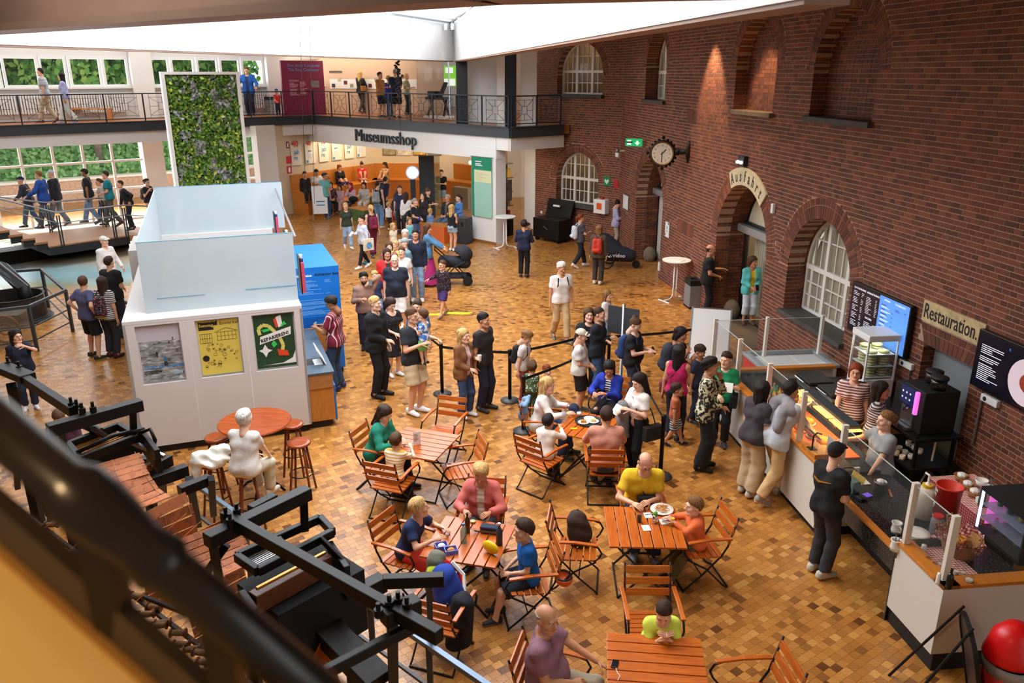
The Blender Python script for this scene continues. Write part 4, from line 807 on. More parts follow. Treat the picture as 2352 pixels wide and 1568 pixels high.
MB().bx(.24,.30,-.345,-.3,.3,.68).build('pink_light',mat('pink_led',(240,110,210),.4,emit=1.2),cm);MB().bx(-.08,.22,-.305,-.3,.06,.36).build('steel_back',M_steel,cm);MB().bx(-.1,.24,-.4,-.28,0,.05).build('drip_tray',M_steel,cm);MB().tube([(.05,-.3,.36),(.05,-.36,.34),(.05,-.36,.28)],.018,8).tube([(.11,-.3,.36),(.11,-.36,.34),(.11,-.36,.28)],.018,8).build('spout',M_chrome,cm)
for i,(x,y)in enumerate(((.02,.1),(.28,.0))):
 h_=MB().lathe([(.1,.72),(.12,.76),(.12,.9)],18,(x,y,0)).build('bean_hopper',mat('smoked_hopper',(36,26,20),.1,alpha=.8),cm,smooth=True);MB().lathe([(.13,.9),(.13,.93),(.05,.95),(.001,.95)],18,(x,y,0),sx=1.1).build('hopper_lid',M_ink,h_,smooth=True)
rnd=random.Random(3)
for i in range(13):
 big=i<4;x=-.35+(i%4)*.14 if big else .0+(i%3)*.13;y=-.28 if big else-.3+((i-4)//3)*.13;t_=thing('coffee_cup','white coffee %s on the rack under the coffee machine'%('mug at its left' if big else 'cup at its right'),'cup',FW.pt(10.45+x,-.5+y,.54+(0 if i<10 else .075)),FW.rz+i,'mugs under the coffee machine' if big else 'cups under the coffee machine')
 r=.045 if big else .04;MB().lathe([(r*.7,0),(r,.03),(r,.08),(r*.92,.08),(r*.85,.01),(.001,.01)],14).build('cup_body',M_china,t_,smooth=True);MB().tube([(r,0,.065),(r+.025,0,.06),(r+.02,0,.025),(r,0,.02)],.005,5).build('handle',M_china,t_)
MB().tube([FW.pt(10.6,-.3,.9),FW.pt(10.75,-.35,.85),FW.pt(10.8,-.4,.5),FW.pt(10.7,-.45,.1)],.015,8).build('water_hose',M_plas,cr,world=True)
for i,c in enumerate(((30,60,150),(214,190,160))):o=MB().bx(-.09,.09,-.04,.04,0,.16).build('tea_packet',mat('tea_%d'%i,c,.5),None);tag(o,['blue tea packet on the lower rack shelf','beige paper packet on the lower rack shelf'][i],'packet');o.location=FW.pt(9.75+i*.05,-.85+.0*i,.16+(0 if i else .0));o.location=FW.pt(9.75+i*.22,-.82,.16);o.rotation_euler=(0,0,FW.rz)
# things on the brick wall
def wal(name,label,cat,s_,z,off=0.0):return thing(name,label,cat,FW.pt(s_,-off,z),FW.rz)
M_scr=mat('screen_black',(10,10,14),.15);M_bez=mat('bezel',(14,14,15),.3)
ms=wal('menu_screen','wide menu screen left of the Restauration board, half black and half blue','screen',7.88,1.56,.08)
MB().bx(0,1.58,-.03,.05,0,.84).build('bezel',M_bez,ms,bevel=.006);dk_=MB().bx(.03,.80,-.034,-.03,.03,.81).build('dark_half',mat('menu_dark',(20,16,30),.2,emit=.15,ecol=(40,26,60)),ms);bl_=MB().bx(.80,1.55,-.034,-.03,.03,.81).build('blue_half',mat('menu_blue',(90,150,230),.3,emit=.75,ecol=(84,140,224)),ms)
M_led=mat('led_white',(230,230,240),.4,emit=.9);M_ledk=mat('menu_navy_print',(30,50,110),.4)
for bdy,x,z in(('KALTGETRÄNKE',.08,.745),('HEISSGETRÄNKE',.45,.745),('KUCHEN',.48,.33)):text('heading',bdy,M_led,dk_,.042,(x,-.036,z),sp=1.1)
for bdy,x,z in(('SPEISEN',.92,.75),('TAGESKARTE',1.2,.75)):text('heading',bdy,M_led,bl_,.038,(x,-.036,z),sp=1.15)
for x0,x1,zs,sd_ in((.08,.26,[.70-.026*i for i in range(24)if i%5!=3],1),(.31,.37,[.70-.026*i for i in range(24)if i%5!=3],2),(.45,.62,[.68-.026*i for i in range(11)],3),(.7,.76,[.68-.026*i for i in range(11)],4),(.46,.66,[.27-.026*i for i in range(7)],5),(.71,.76,[.27-.026*i for i in range(7)],6)):lines(dk_,M_led,x0,x1,zs,-.035,.006,sd_)
lines(bl_,M_ledk,.86,1.05,[.68-.07*i for i in range(8)],-.035,.012,7);lines(bl_,M_led,.86,1.12,[.655-.07*i for i in range(8)]+[.64-.07*i for i in range(8)],-.035,.006,8);lines(bl_,M_ledk,1.14,1.18,[.6-.07*i for i in range(7)],-.035,.01,9);lines(bl_,M_ledk,1.22,1.36,[.68,.66],-.035,.008,3);lines(bl_,M_ledk,1.44,1.5,[.68],-.035,.01,9)
s2_=wal('info_screen','dark screen with text and a plate photograph at the right edge of the wall','screen',10.87,1.72,.08);MB().bx(0,1.5,-.03,.05,0,.78).build('bezel',M_bez,s2_,bevel=.006);di_=MB().bx(.03,1.47,-.034,-.03,.03,.75).build('display',mat('info_dark',(14,14,26),.2,emit=.12,ecol=(30,30,60)),s2_)
lines(di_,M_led,.1,.5,[.60-.026*i for i in range(9)if i!=5],-.035,.008,2);lines(di_,M_led,.1,.52,[.34-.026*i for i in range(9)],-.035,.008,3)
MB().lathe([(.3,-.04),(.3,-.036)],28,(.93,0,.36),ax='y').build('plate_photo',mat('plate_glow',(214,196,206),.4,emit=.5),di_);MB().ell((.98,-.042,.36),(.16,.003,.13),12,8).build('dish_photo',mat('dish_glow',(150,60,40),.4,emit=.3),di_);text('heading','K',mat('led_cyan',(60,140,220),.4,emit=.6),di_,.05,(.56,-.036,.66))
M_board=mat('painted_plaster',(196,176,132),.75,var=.25,scale=9,bump=.3)
rs=wal('restauration_board','cream painted board lettered Restauration above the coffee machine','sign',9.6,2.235,.0);rs=MB().bx(0,1.27,-.03,.0,0,.31).build('board',M_board,rs)
text('lettering','Restauration.',M_ink,rs,.31,(.03,-.033,.06),sx=.68,bold=.0012,ex=.002)
M_board2=mat('ausfahrt_cream',(214,200,164),.7,var=.12,scale=9)
au=wal('ausfahrt_board','curved cream board lettered Ausfahrt over the second doorway','sign',3.2,2.05,.0);R0,R1=1.32,1.70;a0,a1=math.radians(49),math.radians(118)
n=14;pl_=[(R0*math.cos(a0+(a1-a0)*i/n),R0*math.sin(a0+(a1-a0)*i/n))for i in range(n+1)]+[(R1*math.cos(a1-(a1-a0)*i/n),R1*math.sin(a1-(a1-a0)*i/n))for i in range(n+1)]
au=MB().prism(pl_,-.035,0,'y').build('board',M_board2,au)
for i,ch in enumerate('Ausfahrt'):
 a=a1-(a1-a0)*(i+.62+(0.08 if i>0 else 0))/8.6;R=1.40;text('letter',ch,M_ink,au,.34,(R*math.cos(a),-.038,R*math.sin(a)),(math.pi/2,math.pi/2-a,0),ax='CENTER',ay='BOTTOM_BASELINE',sx=.62,bold=.004,ex=.002)
ck=wal('station_clock','round two-sided station clock on an ornate black wall bracket','clock',-.2,3.78,0)
CKA=math.radians(62);fdir=Matrix.Rotation(CKA,4,'Z')
M_iron=mat('cast_iron',(30,26,24),.5,.4,bump=.3);M_dial=mat('clock_dial',(228,218,196),.5)
cx=Vector((-.28,-.62,-.05))
def ckb(mb,nm,m,**kw):return mb.xf(Matrix.Translation(cx)@fdir).build(nm,m,ck,**kw)
ckb(MB().lathe([(.30,-.1),(.335,-.08),(.335,.08),(.30,.1)],32,ax='y'),'case',M_iron,smooth=False);ckb(MB().lathe([(.26,-.102),(.30,-.115),(.30,-.1)],32,ax='y'),'brass_rim',mat('brass_rim',(120,90,50),.4,.7));dl_=ckb(MB().lathe([(.265,-.106),(.265,-.1)],32,ax='y'),'dial',M_dial)
for i in range(12):
 a=math.radians(90-30*(i+1));o=text('numeral',str(i+1),M_ink,dl_,.07,(0,0,0),ax='CENTER',ay='CENTER');o.location=cx+fdir.to_3x3()@Vector((.205*math.cos(a),-.108,.205*math.sin(a)));o.rotation_euler=(math.pi/2,0,CKA)
for L_,a,w_ in((.15,math.radians(90-45),.022),(.22,math.radians(-90),.016)):ckb(MB().bar((-.04*math.cos(a),-.112,-.04*math.sin(a)),(L_*math.cos(a),-.112,L_*math.sin(a)),.004,w_,up=(-math.sin(a),0,math.cos(a))),'clock_hand',M_ink).parent=dl_
orn=MB()
for i in range(20):
 a=2*math.pi*i/20;k_=1.35 if i%5==0 else 1;orn.ell((.35*k_**.4*math.cos(a),0,.35*k_**.4*math.sin(a)),(.035*k_,.05,.035*k_),7,5)
ckb(orn,'scroll_ornament',M_iron,smooth=True)
MB().tube([cx+Vector((.02,.3,0)),(-.05,-.2,0),(0,-.03,0)],[.05,.07,.05],10).tube([(0,-.03,-.28),(0,-.06,0),(0,-.03,.28)],[.02,.07,.02],8).ell((-.1,-.3,0),(.1,.1,.09),8,6).build('bracket',M_iron,ck,smooth=True)
ex=wal('exit_sign','lit green emergency exit sign above the first doorway','sign',-4.0,3.62,.55);
exb=MB().bx(-.0,.5,-.03,.03,0,.22);exb.xf(Matrix.Rotation(math.radians(58),4,'Z')).build('panel',mat('exit_glow',(20,170,100),.4,emit=.8),ex)
for(x0,x1,z0,z1)in((.05,.17,.04,.18),):MB().bx(x0,x1,-.036,-.031,z0,z1).xf(Matrix.Rotation(math.radians(58),4,'Z')).build('pictogram',mat('exit_white',(220,250,235),.4,emit=.8),ex)
MB().prism([(.33,.16),(.39,.16),(.39,.11),(.44,.11),(.36,.03),(.28,.11),(.33,.11)],-.036,-.031,'y').xf(Matrix.Rotation(math.radians(58),4,'Z')).build('arrow',mat('exit_white',(220,250,235),.4,emit=.8),ex)
MB().bx(.1,.14,-.02,.5,.1,.14).build('wall_arm',M_black,ex)
el=wal('emergency_lamp','small twin emergency lamp above the Ausfahrt board','lamp',2.95,3.78,0);MB().bx(0,.3,-.1,0,0,.22).build('housing',M_ink,el,bevel=.01)
for x in(.04,.2):MB().ell((x+.03,-.13,.08),(.04,.05,.035),8,6).build('lamp_head',mat('lamp_bright',(240,244,255),.3,emit=6),el)
sn=wal('motion_sensor','small white sensor box right of the Ausfahrt board','sensor',4.62,3.0,0);MB().bx(0,.1,-.07,0,0,.2).build('housing',M_plas,sn,bevel=.015)
cmr=wal('security_camera','white security cameras on a bracket left of the clock','camera',-5.9,3.2,0);MB().tube([(0,0,.1),(0,-.2,.1)],.02,8).build('arm',M_plas,cmr)
for x in(-.1,.06):MB().lathe([(.04,0),(.045,.02),(.045,.12),(.03,.14)],10,(x,-.24,-.1)).build('camera_body',M_plas,cmr,smooth=True)
MB().ell((0,-.24,.12),(.06,.06,.06),8,6).build('dome',M_steel,cmr,smooth=True)
n1=wal('route_notice','white notice with a blue arrow right of the first doorway','notice',-1.62,1.32,.0);MB().bx(0,.3,-.012,0,0,.42).build('sheet',M_plas,n1);MB().bx(.12,.18,-.014,-.012,.22,.3).build('arrow',mat('print_blue',(30,130,200),.5),n1);MB().bx(.2,.29,-.014,-.012,.36,.41).bx(.01,.06,-.014,-.012,.02,.1).build('corner_mark',mat('print_blue',(30,130,200),.5),n1);lines(n1,M_ink,.07,.23,[.18,.15],-.013,.01,2)
n2=wal('map_board','framed plan board on the brick by the far corner','board',-5.75,1.45,0);MB().bx(0,.6,-.03,0,0,.5).build('frame',M_steel,n2);MB().bx(.03,.57,-.034,-.03,.03,.47).build('plan',mat('plan_print',(222,224,222),.5,var=.15,scale=14),n2)
for i,(s_,z)in enumerate(((9.3,1.42),(11.05,1.55))):
 t_=wal('socket_strip',['socket strip under the menu screen','socket strip under the information screen'][i],'socket',s_,z);MB().bx(0,.3,-.06,0,0,.1).build('housing',M_plas,t_,bevel=.01);MB().lathe([(.03,-.065),(.03,-.06)],12,(.08,0,.05),ax='y').build('socket_hole',M_ink,t_)
 t2=wal('wall_conduit',['thin grey conduit below the menu screen','thin grey conduit at the right end of the wall'][i],'pipe',s_+(.25 if i==0 else .0),.9);MB().tube([(0,-.03,0),(0,-.03,z-.9)],.014,8).build('tube',M_steel,t2)
rn=wal('socket_column','small wall sockets with cable near the floor by the bistro table','socket',-1.95,.25);MB().bx(0,.1,-.04,0,0,.25).build('housing',M_plas,rn)
def wlf(name,label,cat,s_,z,off=0.0):return thing(name,label,cat,FF.pt(s_,-off,z),FF.rz)
ae=wlf('defibrillator_box','white defibrillator box with orange device beside the low window','box',3.03,1.12,0);MB().bx(0,.5,-.25,0,0,.48).build('housing',M_plas,ae,bevel=.01);MB().bx(.14,.36,-.255,-.25,.14,.36).build('window',mat('aed_window',(230,96,40),.3),ae);MB().bx(.2,.3,-.15,-.05,.48,.53).build('alarm_lamp',M_red,ae)
gs=wlf('defibrillator_sign','green heart sign above the defibrillator box','sign',3.24,2.06,0);MB().bx(0,.28,-.015,0,0,.3).build('panel',M_grnd,gs);MB().prism([(.14,.05),(.24,.16),(.2,.22),(.14,.18),(.08,.22),(.04,.16)],-.018,-.015,'y').build('heart',M_plas,gs)
rf=wlf('fire_sign','small red fire sign in the corner of the brick walls','sign',3.72,2.0,0);MB().bx(0,.15,-.015,0,0,.3).build('panel',M_red,rf)
sk_=wlf('wall_socket','tiny white socket on the brick near the black case','socket',.3,.75,0);MB().bx(0,.09,-.02,0,0,.09).build('housing',M_plas,sk_)
tr=thing('equipment_case','open black wheeled equipment case under the arched window','case',FF.pt(1.55,-.75,0),FF.rz)
MB().bx(-.62,.62,-.32,.32,.12,.82).build('case',M_black,tr,bevel=.02);MB().bar((0,.34,.82),(0,.52,1.42),1.2,.06,up=(0,-1,.3)).build('lid',M_black,tr)
for x in(-.5,.5):MB().lathe([(.09,-.04),(.09,.04)],14,(x,-.2,.09),ax='x').build('wheel',mat('rubber',(18,18,18),.8),tr);MB().lathe([(.09,-.04),(.09,.04)],14,(x,.2,.09),ax='x').build('wheel',mat('rubber',(18,18,18),.8),tr)
MB().bx(-.2,.1,.28,.33,1.18,1.24).build('label_plate',M_plas,tr);MB().bar((-.1,-.325,.55),(.1,-.325,.45),.01,.02).build('latch',M_steel,tr)
def bistro(px,py,label,dark=False):
 t_=thing('bistro_table',label,'table',P(px,py),.5);MB().lathe([(.36,1.07),(.37,1.08),(.37,1.1),(.001,1.1)],32).build('table_top',M_plas,t_,smooth=False)
 for s_ in(-.05,.05):MB().tube([(s_,0,1.07),(s_,0,.25),(s_*1.4,0,.12),(s_*3,0,.06),(s_*7,.0,.04)],.02,8).build('leg',M_plas,t_,smooth=True)
 for s_ in(-.34,.34):MB().tube([(s_,-.22,.02),(s_,.22,.02)],.02,8).build('foot',M_plas,t_)
 MB().bx(-.07,.07,-.015,.015,.28,.31).build('tie',M_plas,t_);return t_
bt=bistro(1548,690,'white standing table by the brick wall with papers on it');bistro(1160,570,'white standing table in front of the white shop pillar')
pp=tag(MB().bx(-.12,.12,-.16,.16,0,.012).build('paper_sheets',M_plas),'loose white papers on the standing table by the brick wall','papers');pp.location=P(1555,600,1.1)+Vector((.05,.12,0));pp.rotation_euler=(0,0,.8)
bn=thing('waste_bin','grey and black square waste bin against the brick wall','bin',P(1590,704),FW.rz);MB().bx(-.2,.2,-.17,.17,.04,.6).build('body',mat('bin_grey',(140,142,146),.4,.3),bn,bevel=.01);MB().bx(-.2,.2,-.17,.17,0,.05).build('foot',M_ink,bn);MB().prism([(-.205,-.175),(.205,-.175),(.205,.175),(-.205,.175)],.6,.74,holes=[[(.1*math.cos(a),.1*math.sin(a))for a in[i*.785 for i in range(8)]]]).build('lid',M_ink,bn)
wbt=thing('water_bottle','clear plastic water bottle on the floor beside the bin','bottle',P(1614,706));bottle(wbt,mat('pet',(190,200,205),.1,alpha=.45),mat('cap_blue',(60,110,180),.4),.28,.04)
wbd=thing('whiteboard_easel','blank white flip board leaning at the far end of the counter','board',P(1625,835),-.25);MB().bar((0,-.2,.15),(0,.2,1.12),.8,.03,up=(0,1,0)).build('board',M_plas,wbd);MB().bar((-.39,-.26,0),(-.39,.2,1.14),.03,.035,up=(0,1,0)).bar((.39,-.26,0),(.39,.2,1.14),.03,.035,up=(0,1,0)).bar((-.39,.2,1.13),(.39,.2,1.13),.03,.03).build('frame',M_steel,wbd)
af=thing('pavement_sign','dark A-frame sign in front of the counter return','sign',P(2215,1625),1.3)
pts=[(-.28,0),(.28,0),(.28,.75)]+[(.28*math.cos(math.pi*i/10),.75+.28*math.sin(math.pi*i/10))for i in range(1,10)]+[(-.28,.75)]
inn=[(x*.88,.04+z*.94)for x,z in pts]
sh=Matrix.Shear('XZ',4,(0,0))if False else Matrix.Identity(4)
mm_=Matrix.Translation((0,-.1,0))@Matrix.Rotation(math.radians(-14),4,'X')
MB().prism(pts,-.02,.02,'y',holes=[inn]).xf(mm_).build('frame',M_black,af);MB().prism(inn,-.008,.008,'y').xf(mm_).build('panel',mat('chalk_dark',(58,48,46),.35),af)
for x in(-.27,.27):MB().tube([(x*.6,.13,1.0),(x,.62,0)],.014,8).build('rear_strut',M_black,af)
rb=thing('red_waste_bin','red bin with swing lid and white heart logo in the corner','bin',P(2288,1640),.2)
MB().lathe([(.16,0),(.21,.62)],20).build('body',mat('bucket_red',(206,50,38),.4),rb,smooth=True);MB().lathe([(.195,.47),(.212,.56),(.222,.64),(.2,.62)],16).build('bin_liner',mat('liner_white',(150,140,138),.4,bump=.8,bscale=20),rb,smooth=True)
MB().lathe([(.24,.66),(.245,.69),(.23,.74),(.19,.9),(.1,1.0),(.001,1.02)],20,sy=.9).build('lid',mat('lid_red',(214,16,18),.35),rb,smooth=True)
heart(rb,.2,.38,.1,math.radians(-20),M_pw)
# chairs, tables, stools
M_slat=wood('beer_garden_slat',(198,102,30),(158,74,18),.3,axis=0);M_slat2=wood('beer_garden_arm',(198,102,30),(158,74,18),.3,axis=1);M_frame_c=mat('chair_steel',(36,34,32),.45,.5)
def make_chair():
 c=thing('folding_chair','x','chair')
 me=MB().bx(-.24,.24,-.03,.03,-.011,.011).mesh('seat_slat',M_slat)
 for i in range(6):o=link('seat_slat',me,c,bevel=.004);o.location=(0,-.2+i*.074,.445-.004*i)
 me2=MB().bx(-.25,.25,-.01,.01,-.038,.038).mesh('back_slat',M_slat)
 for i in range(3):o=link('back_slat',me2,c,bevel=.004);o.location=(0,.262+.03*i,.62+i*.115);o.rotation_euler=(-.25,0,0)
 for s_ in(-1,1):
  x=.235*s_;f=MB()
  f.tube([(x,-.24,.43),(x,.0,.28),(x,.22,.04),(x,.28,.0)],.011,6).tube([(x,.34,.92),(x,.24,.55),(x,.17,.43),(x,-.05,.2),(x,-.25,.03),(x,-.27,.0)],.012,6)
  f.build('side_frame',M_frame_c,c,smooth=True)
  a=MB().tube([(x*1.14,-.27,.5),(x*1.14,-.3,.57),(x*1.14,-.26,.64),(x*1.14,-.2,.655)],.012,6).tube([(x*1.1,-.27,.5),(x*1.05,-.22,.44)],.01,6).build('arm_support',M_frame_c,c,smooth=True)
  o=MB().bar((x*1.14,-.26,.668),(x*1.14,.0,.685),.045,.022).bar((x*1.14,.0,.685),(x*1.14,.27,.672),.045,.022).build('armrest',M_slat2,c,bevel=.005)
 MB().tube([(-.235,.28,.012),(.235,.28,.012)],.012,6).build('rear_runner',M_frame_c,c);MB().tube([(-.235,-.26,.012),(.235,-.26,.012)],.012,6).build('front_runner',M_frame_c,c);MB().tube([(-.235,-.05,.2),(.235,-.05,.2)],.008,6).build('cross_bar',M_frame_c,c)
 return c
def make_table():
 t_=thing('folding_table','x','table');me=MB().bx(-.43,.43,-.056,.056,-.012,.012).mesh('table_slat',M_slat)
 for i in range(7):o=link('table_slat',me,t_,bevel=.004);o.location=(0,-.372+i*.124,.735)
 for x in(-.33,.33):
  MB().bar((x,-.4,.712),(x,.4,.712),.03,.02).build('under_rail',M_frame_c,t_);MB().tube([(x,-.36,.7),(x,.3,.0)],.013,6).tube([(x+.02,.36,.7),(x+.02,-.3,0)],.013,6).build('cross_legs',M_frame_c,t_)
 for y in(-.3,.3):MB().tube([(-.33,y,.014),(.35,y,.014)],.011,6).build('floor_bar',M_frame_c,t_)
 return t_
ch0=make_chair();tb0=make_table()
chairs=[(-1.9,10.34,70,'slatted chair under the woman in green at the menu card table'),(-1.62,9.62,160,'slatted chair with its back to us under the boy in yellow stripes'),(-.72,9.98,-72,'empty slatted chair right of the table with the menu card'),(-1.04,11.28,-18,'empty slatted chair behind the table with the menu card'),(.48,11.32,80,'slatted chair with a denim jacket under the blonde woman in white'),(.42,10.3,140,'slatted chair under the small boy in white with his back to us'),(1.30,10.05,178,'slatted chair under the man in the pink sweater'),(1.62,12.2,-25,'slatted chair at the far side of the tray table under the woman in royal blue'),(-1.22,7.92,62,'slatted chair under the boy in the navy shirt'),(-.36,8.62,-8,'slatted chair under the older woman in coral'),(.18,7.42,-80,'slatted chair under the boy in the bright blue shirt'),(-.72,6.78,160,'slatted chair loaded with rucksacks in front of the lunch table'),(.75,8.05,82,'slatted chair with a dark brown bag on it and a helmet hanging'),(1.62,8.86,0,'slatted chair under the man in the yellow shirt'),(2.2,8.1,-80,'slatted chair under the boy in the orange hoodie'),(1.40,6.72,0,'slatted chair behind the boy in the lime shirt'),(.36,5.75,75,'slatted chair under the bald man in the mauve shirt'),(2.12,5.65,-84,'empty slatted chair at the bottom edge of the picture')]
CH=[]
for i,(x,y,a,lb)in enumerate(chairs):o=ch0 if i==0 else copy_tree(ch0);place(o,(x,y,0),math.radians(a),lb,'slatted folding chairs');CH.append(o)
tables=[(-1.3,10.22,-20,'slatted wooden table with an upright menu card'),(1.16,10.78,62,'slatted wooden table with a cake tray and water bottle'),(-.48,7.74,75,'slatted wooden table with bottles and lunch boxes'),(1.52,8.03,88,'slatted wooden table with a noodle plate and drinks'),(1.27,5.72,-6,'slatted wooden table with a phone on it at the bottom of the picture')]
TB=[]
for i,(x,y,a,lb)in enumerate(tables):o=tb0 if i==0 else copy_tree(tb0);place(o,(x,y,0),math.radians(a),lb,'slatted wooden tables');TB.append(o)
M_rw=wood('stained_beech',(166,78,36),(128,52,22),.25,axis=0);M_rw2=wood('stained_leg',(140,66,32),(104,44,20),.3,axis=2)
rt=thing('round_bar_table','high round table of reddish wood beside the white kiosk','table',(-3.6,10.2,0));MB().lathe([(.44,1.05),(.49,1.06),(.5,1.075),(.49,1.09),(.001,1.09)],40).build('table_top',M_rw,rt)
for a in(0,1.57,3.14,4.71):MB().tube([(.05*math.cos(a),.05*math.sin(a),1.05),(.05*math.cos(a),.05*math.sin(a),.2)],.015,6).tube([(.05*math.cos(a),.05*math.sin(a),.2),(.2*math.cos(a),.2*math.sin(a),.13),(.33*math.cos(a),.33*math.sin(a),.0)],.018,6).build('leg',M_black,rt,smooth=True)
def stool():
 s_=thing('bar_stool','x','stool');MB().lathe([(.13,.76),(.165,.775),(.17,.79),(.16,.81),(.1,.80),(.001,.797)],26).build('seat',M_rw,s_,smooth=True)
 for i in range(4):a=.785+i*1.5708;MB().tube([(.1*math.cos(a),.1*math.sin(a),.77),(.21*math.cos(a),.21*math.sin(a),0)],[.019,.016],8).build('leg',M_rw2,s_,smooth=True)
 MB().tube([(.165*math.cos(t),.165*math.sin(t),.32)for t in[i*.314 for i in range(20)]],.009,6,closed=True).build('foot_ring',M_black,s_,smooth=True);return s_
st0=stool()
for i,(x,y,lb)in enumerate(((-2.99,10.13,'empty reddish bar stool right of the round table'),(-3.44,9.25,'bar stool under the white haired woman'),(-3.97,9.5,'bar stool covered by a white jacket'),(-4.2,10.3,'bar stool mostly hidden left of the round table'),(-3.25,10.75,'bar stool tucked behind the round table'))):
 o=st0 if i==0 else copy_tree(st0);place(o,(x,y,0),i*.4,lb,'bar stools')
# queue barrier
M_belt=mat('belt_black',(16,16,17),.8);M_pole=mat('pole_black',(20,20,21),.4,.3)
SP=[(1016,905),(1171,920),(1202,990),(1516,1094),(1395,893)]
SL=['belt post left of the brown jacket','belt post between the dark shirt man and the boy with the black bag','belt post behind the blonde woman in white','belt post nearest the man in the yellow shirt','belt post behind the queue sign']
pts=[]
for(px,py),lb in zip(SP,SL):
 o=thing('barrier_post',lb,'post',P(px,py),group='queue barrier posts');MB().lathe([(.17,0),(.175,.02),(.06,.035),(.03,.04)],28).build('base',mat('base_grey',(60,60,60),.5),o,smooth=True);MB().lathe([(.032,.03),(.032,.9),(.038,.9),(.038,.99),(.03,1.0),(.001,1.0)],16).build('pole',M_pole,o,smooth=True);pts.append(o.location.copy())
def belt(a,b_,lb):
 a=a+Vector((0,0,.94));b_=b_+Vector((0,0,.94));n=10;mb=MB();prev=None
 for i in range(n+1):
  t=i/n;p_=a.lerp(b_,t)-Vector((0,0,.05*4*t*(1-t)*(a-b_).length/3));
  if prev is not None:mb.bar(prev,p_,.003,.05)
  prev=p_
 tag(mb.build('barrier_belt',M_belt),lb,'belt','queue barrier belts')
P_out=P(955,860);P_far=P(1580,860)
belt(pts[0],P_out+Vector((-.1,.6,0)),'black belt running back from the left post');belt(pts[0],pts[1],'black belt behind the brown jacket and dark shirt');belt(pts[1],P(1330,880),'black belt behind the man in the white shirt');belt(pts[2],pts[4],'black belt above the tray table');belt(pts[3],pts[4]+Vector((.3,.2,0)),'black belt beside the woman with the black bag');belt(P(1330,880),P_far,'black belt behind the queue sign')
qs=thing('queue_sign','grey sign plate on a steel pole in the queue','sign',P(1424,900));MB().lathe([(.15,0),(.15,.02),(.03,.03),(.03,1.72),(.001,1.73)],16).build('pole',M_steel,qs,smooth=True);MB().bar((-.26,.16,1.4),(.26,-.16,1.4),.02,.52).build('plate',mat('sign_dark',(64,66,70),.5),qs)
# people: bodies, clothes and hair grown from distance fields
def snet(D,org,vox):
 S=D<0;nx,ny,nz=D.shape
 acc=np.zeros((nx-1,ny-1,nz-1,3),np.float32);cnt=np.zeros((nx-1,ny-1,nz-1),np.float32)
 def sl(a,n,ax):s=[slice(0,n[i]-1)for i in range(3)];return s
 N_=D.shape
 quads=[]
 for ax in range(3):
  o1,o2=[i for i in range(3)if i!=ax]
  lo=[slice(None)]*3;hi=[slice(None)]*3;lo[ax]=slice(0,-1);hi[ax]=slice(1,None)
  d0,d1=D[tuple(lo)],D[tuple(hi)];cr=(d0<0)!=(d1<0)
  idx=np.argwhere(cr)
  if not len(idx):continue
  t=d0[cr]/(d0[cr]-d1[cr]);pos=idx.astype(np.float32);pos[:,ax]+=t
  for a in(0,-1):
   for b in(0,-1):
    c=idx.copy();c[:,o1]+=a;c[:,o2]+=b
    ok=(c[:,o1]>=0)&(c[:,o2]>=0)&(c[:,o1]<N_[o1]-1)&(c[:,o2]<N_[o2]-1)
    cc=c[ok];np.add.at(acc,(cc[:,0],cc[:,1],cc[:,2]),pos[ok]);np.add.at(cnt,(cc[:,0],cc[:,1],cc[:,2]),1)
  ins=(idx[:,o1]>0)&(idx[:,o2]>0)&(idx[:,o1]<N_[o1]-1)&(idx[:,o2]<N_[o2]-1);q=idx[ins];sgn=(d0[cr][ins]<0)
  c=[]
  for a,b in((-1,-1),(0,-1),(0,0),(-1,0)):e=q.copy();e[:,o1]+=a;e[:,o2]+=b;c.append(e)
  flip=sgn^(ax==1)
  quads.append((c,flip))
 act=cnt>0;vid=np.full(cnt.shape,-1,np.int32);vid[act]=np.arange(act.sum());V=acc[act]/cnt[act][:,None]*vox+org
 F=[]
 for c,flip in quads:
  f=np.stack([vid[e[:,0],e[:,1],e[:,2]]for e in c],1);f[~flip]=f[~flip][:,::-1];F.append(f)
 return V.astype(np.float32),(np.concatenate(F)if F else np.zeros((0,4),np.int32))
def smin(a,b,k):
 h=np.clip(.5+.5*(b-a)/k,0,1);return b*(1-h)+a*h-k*h*(1-h)
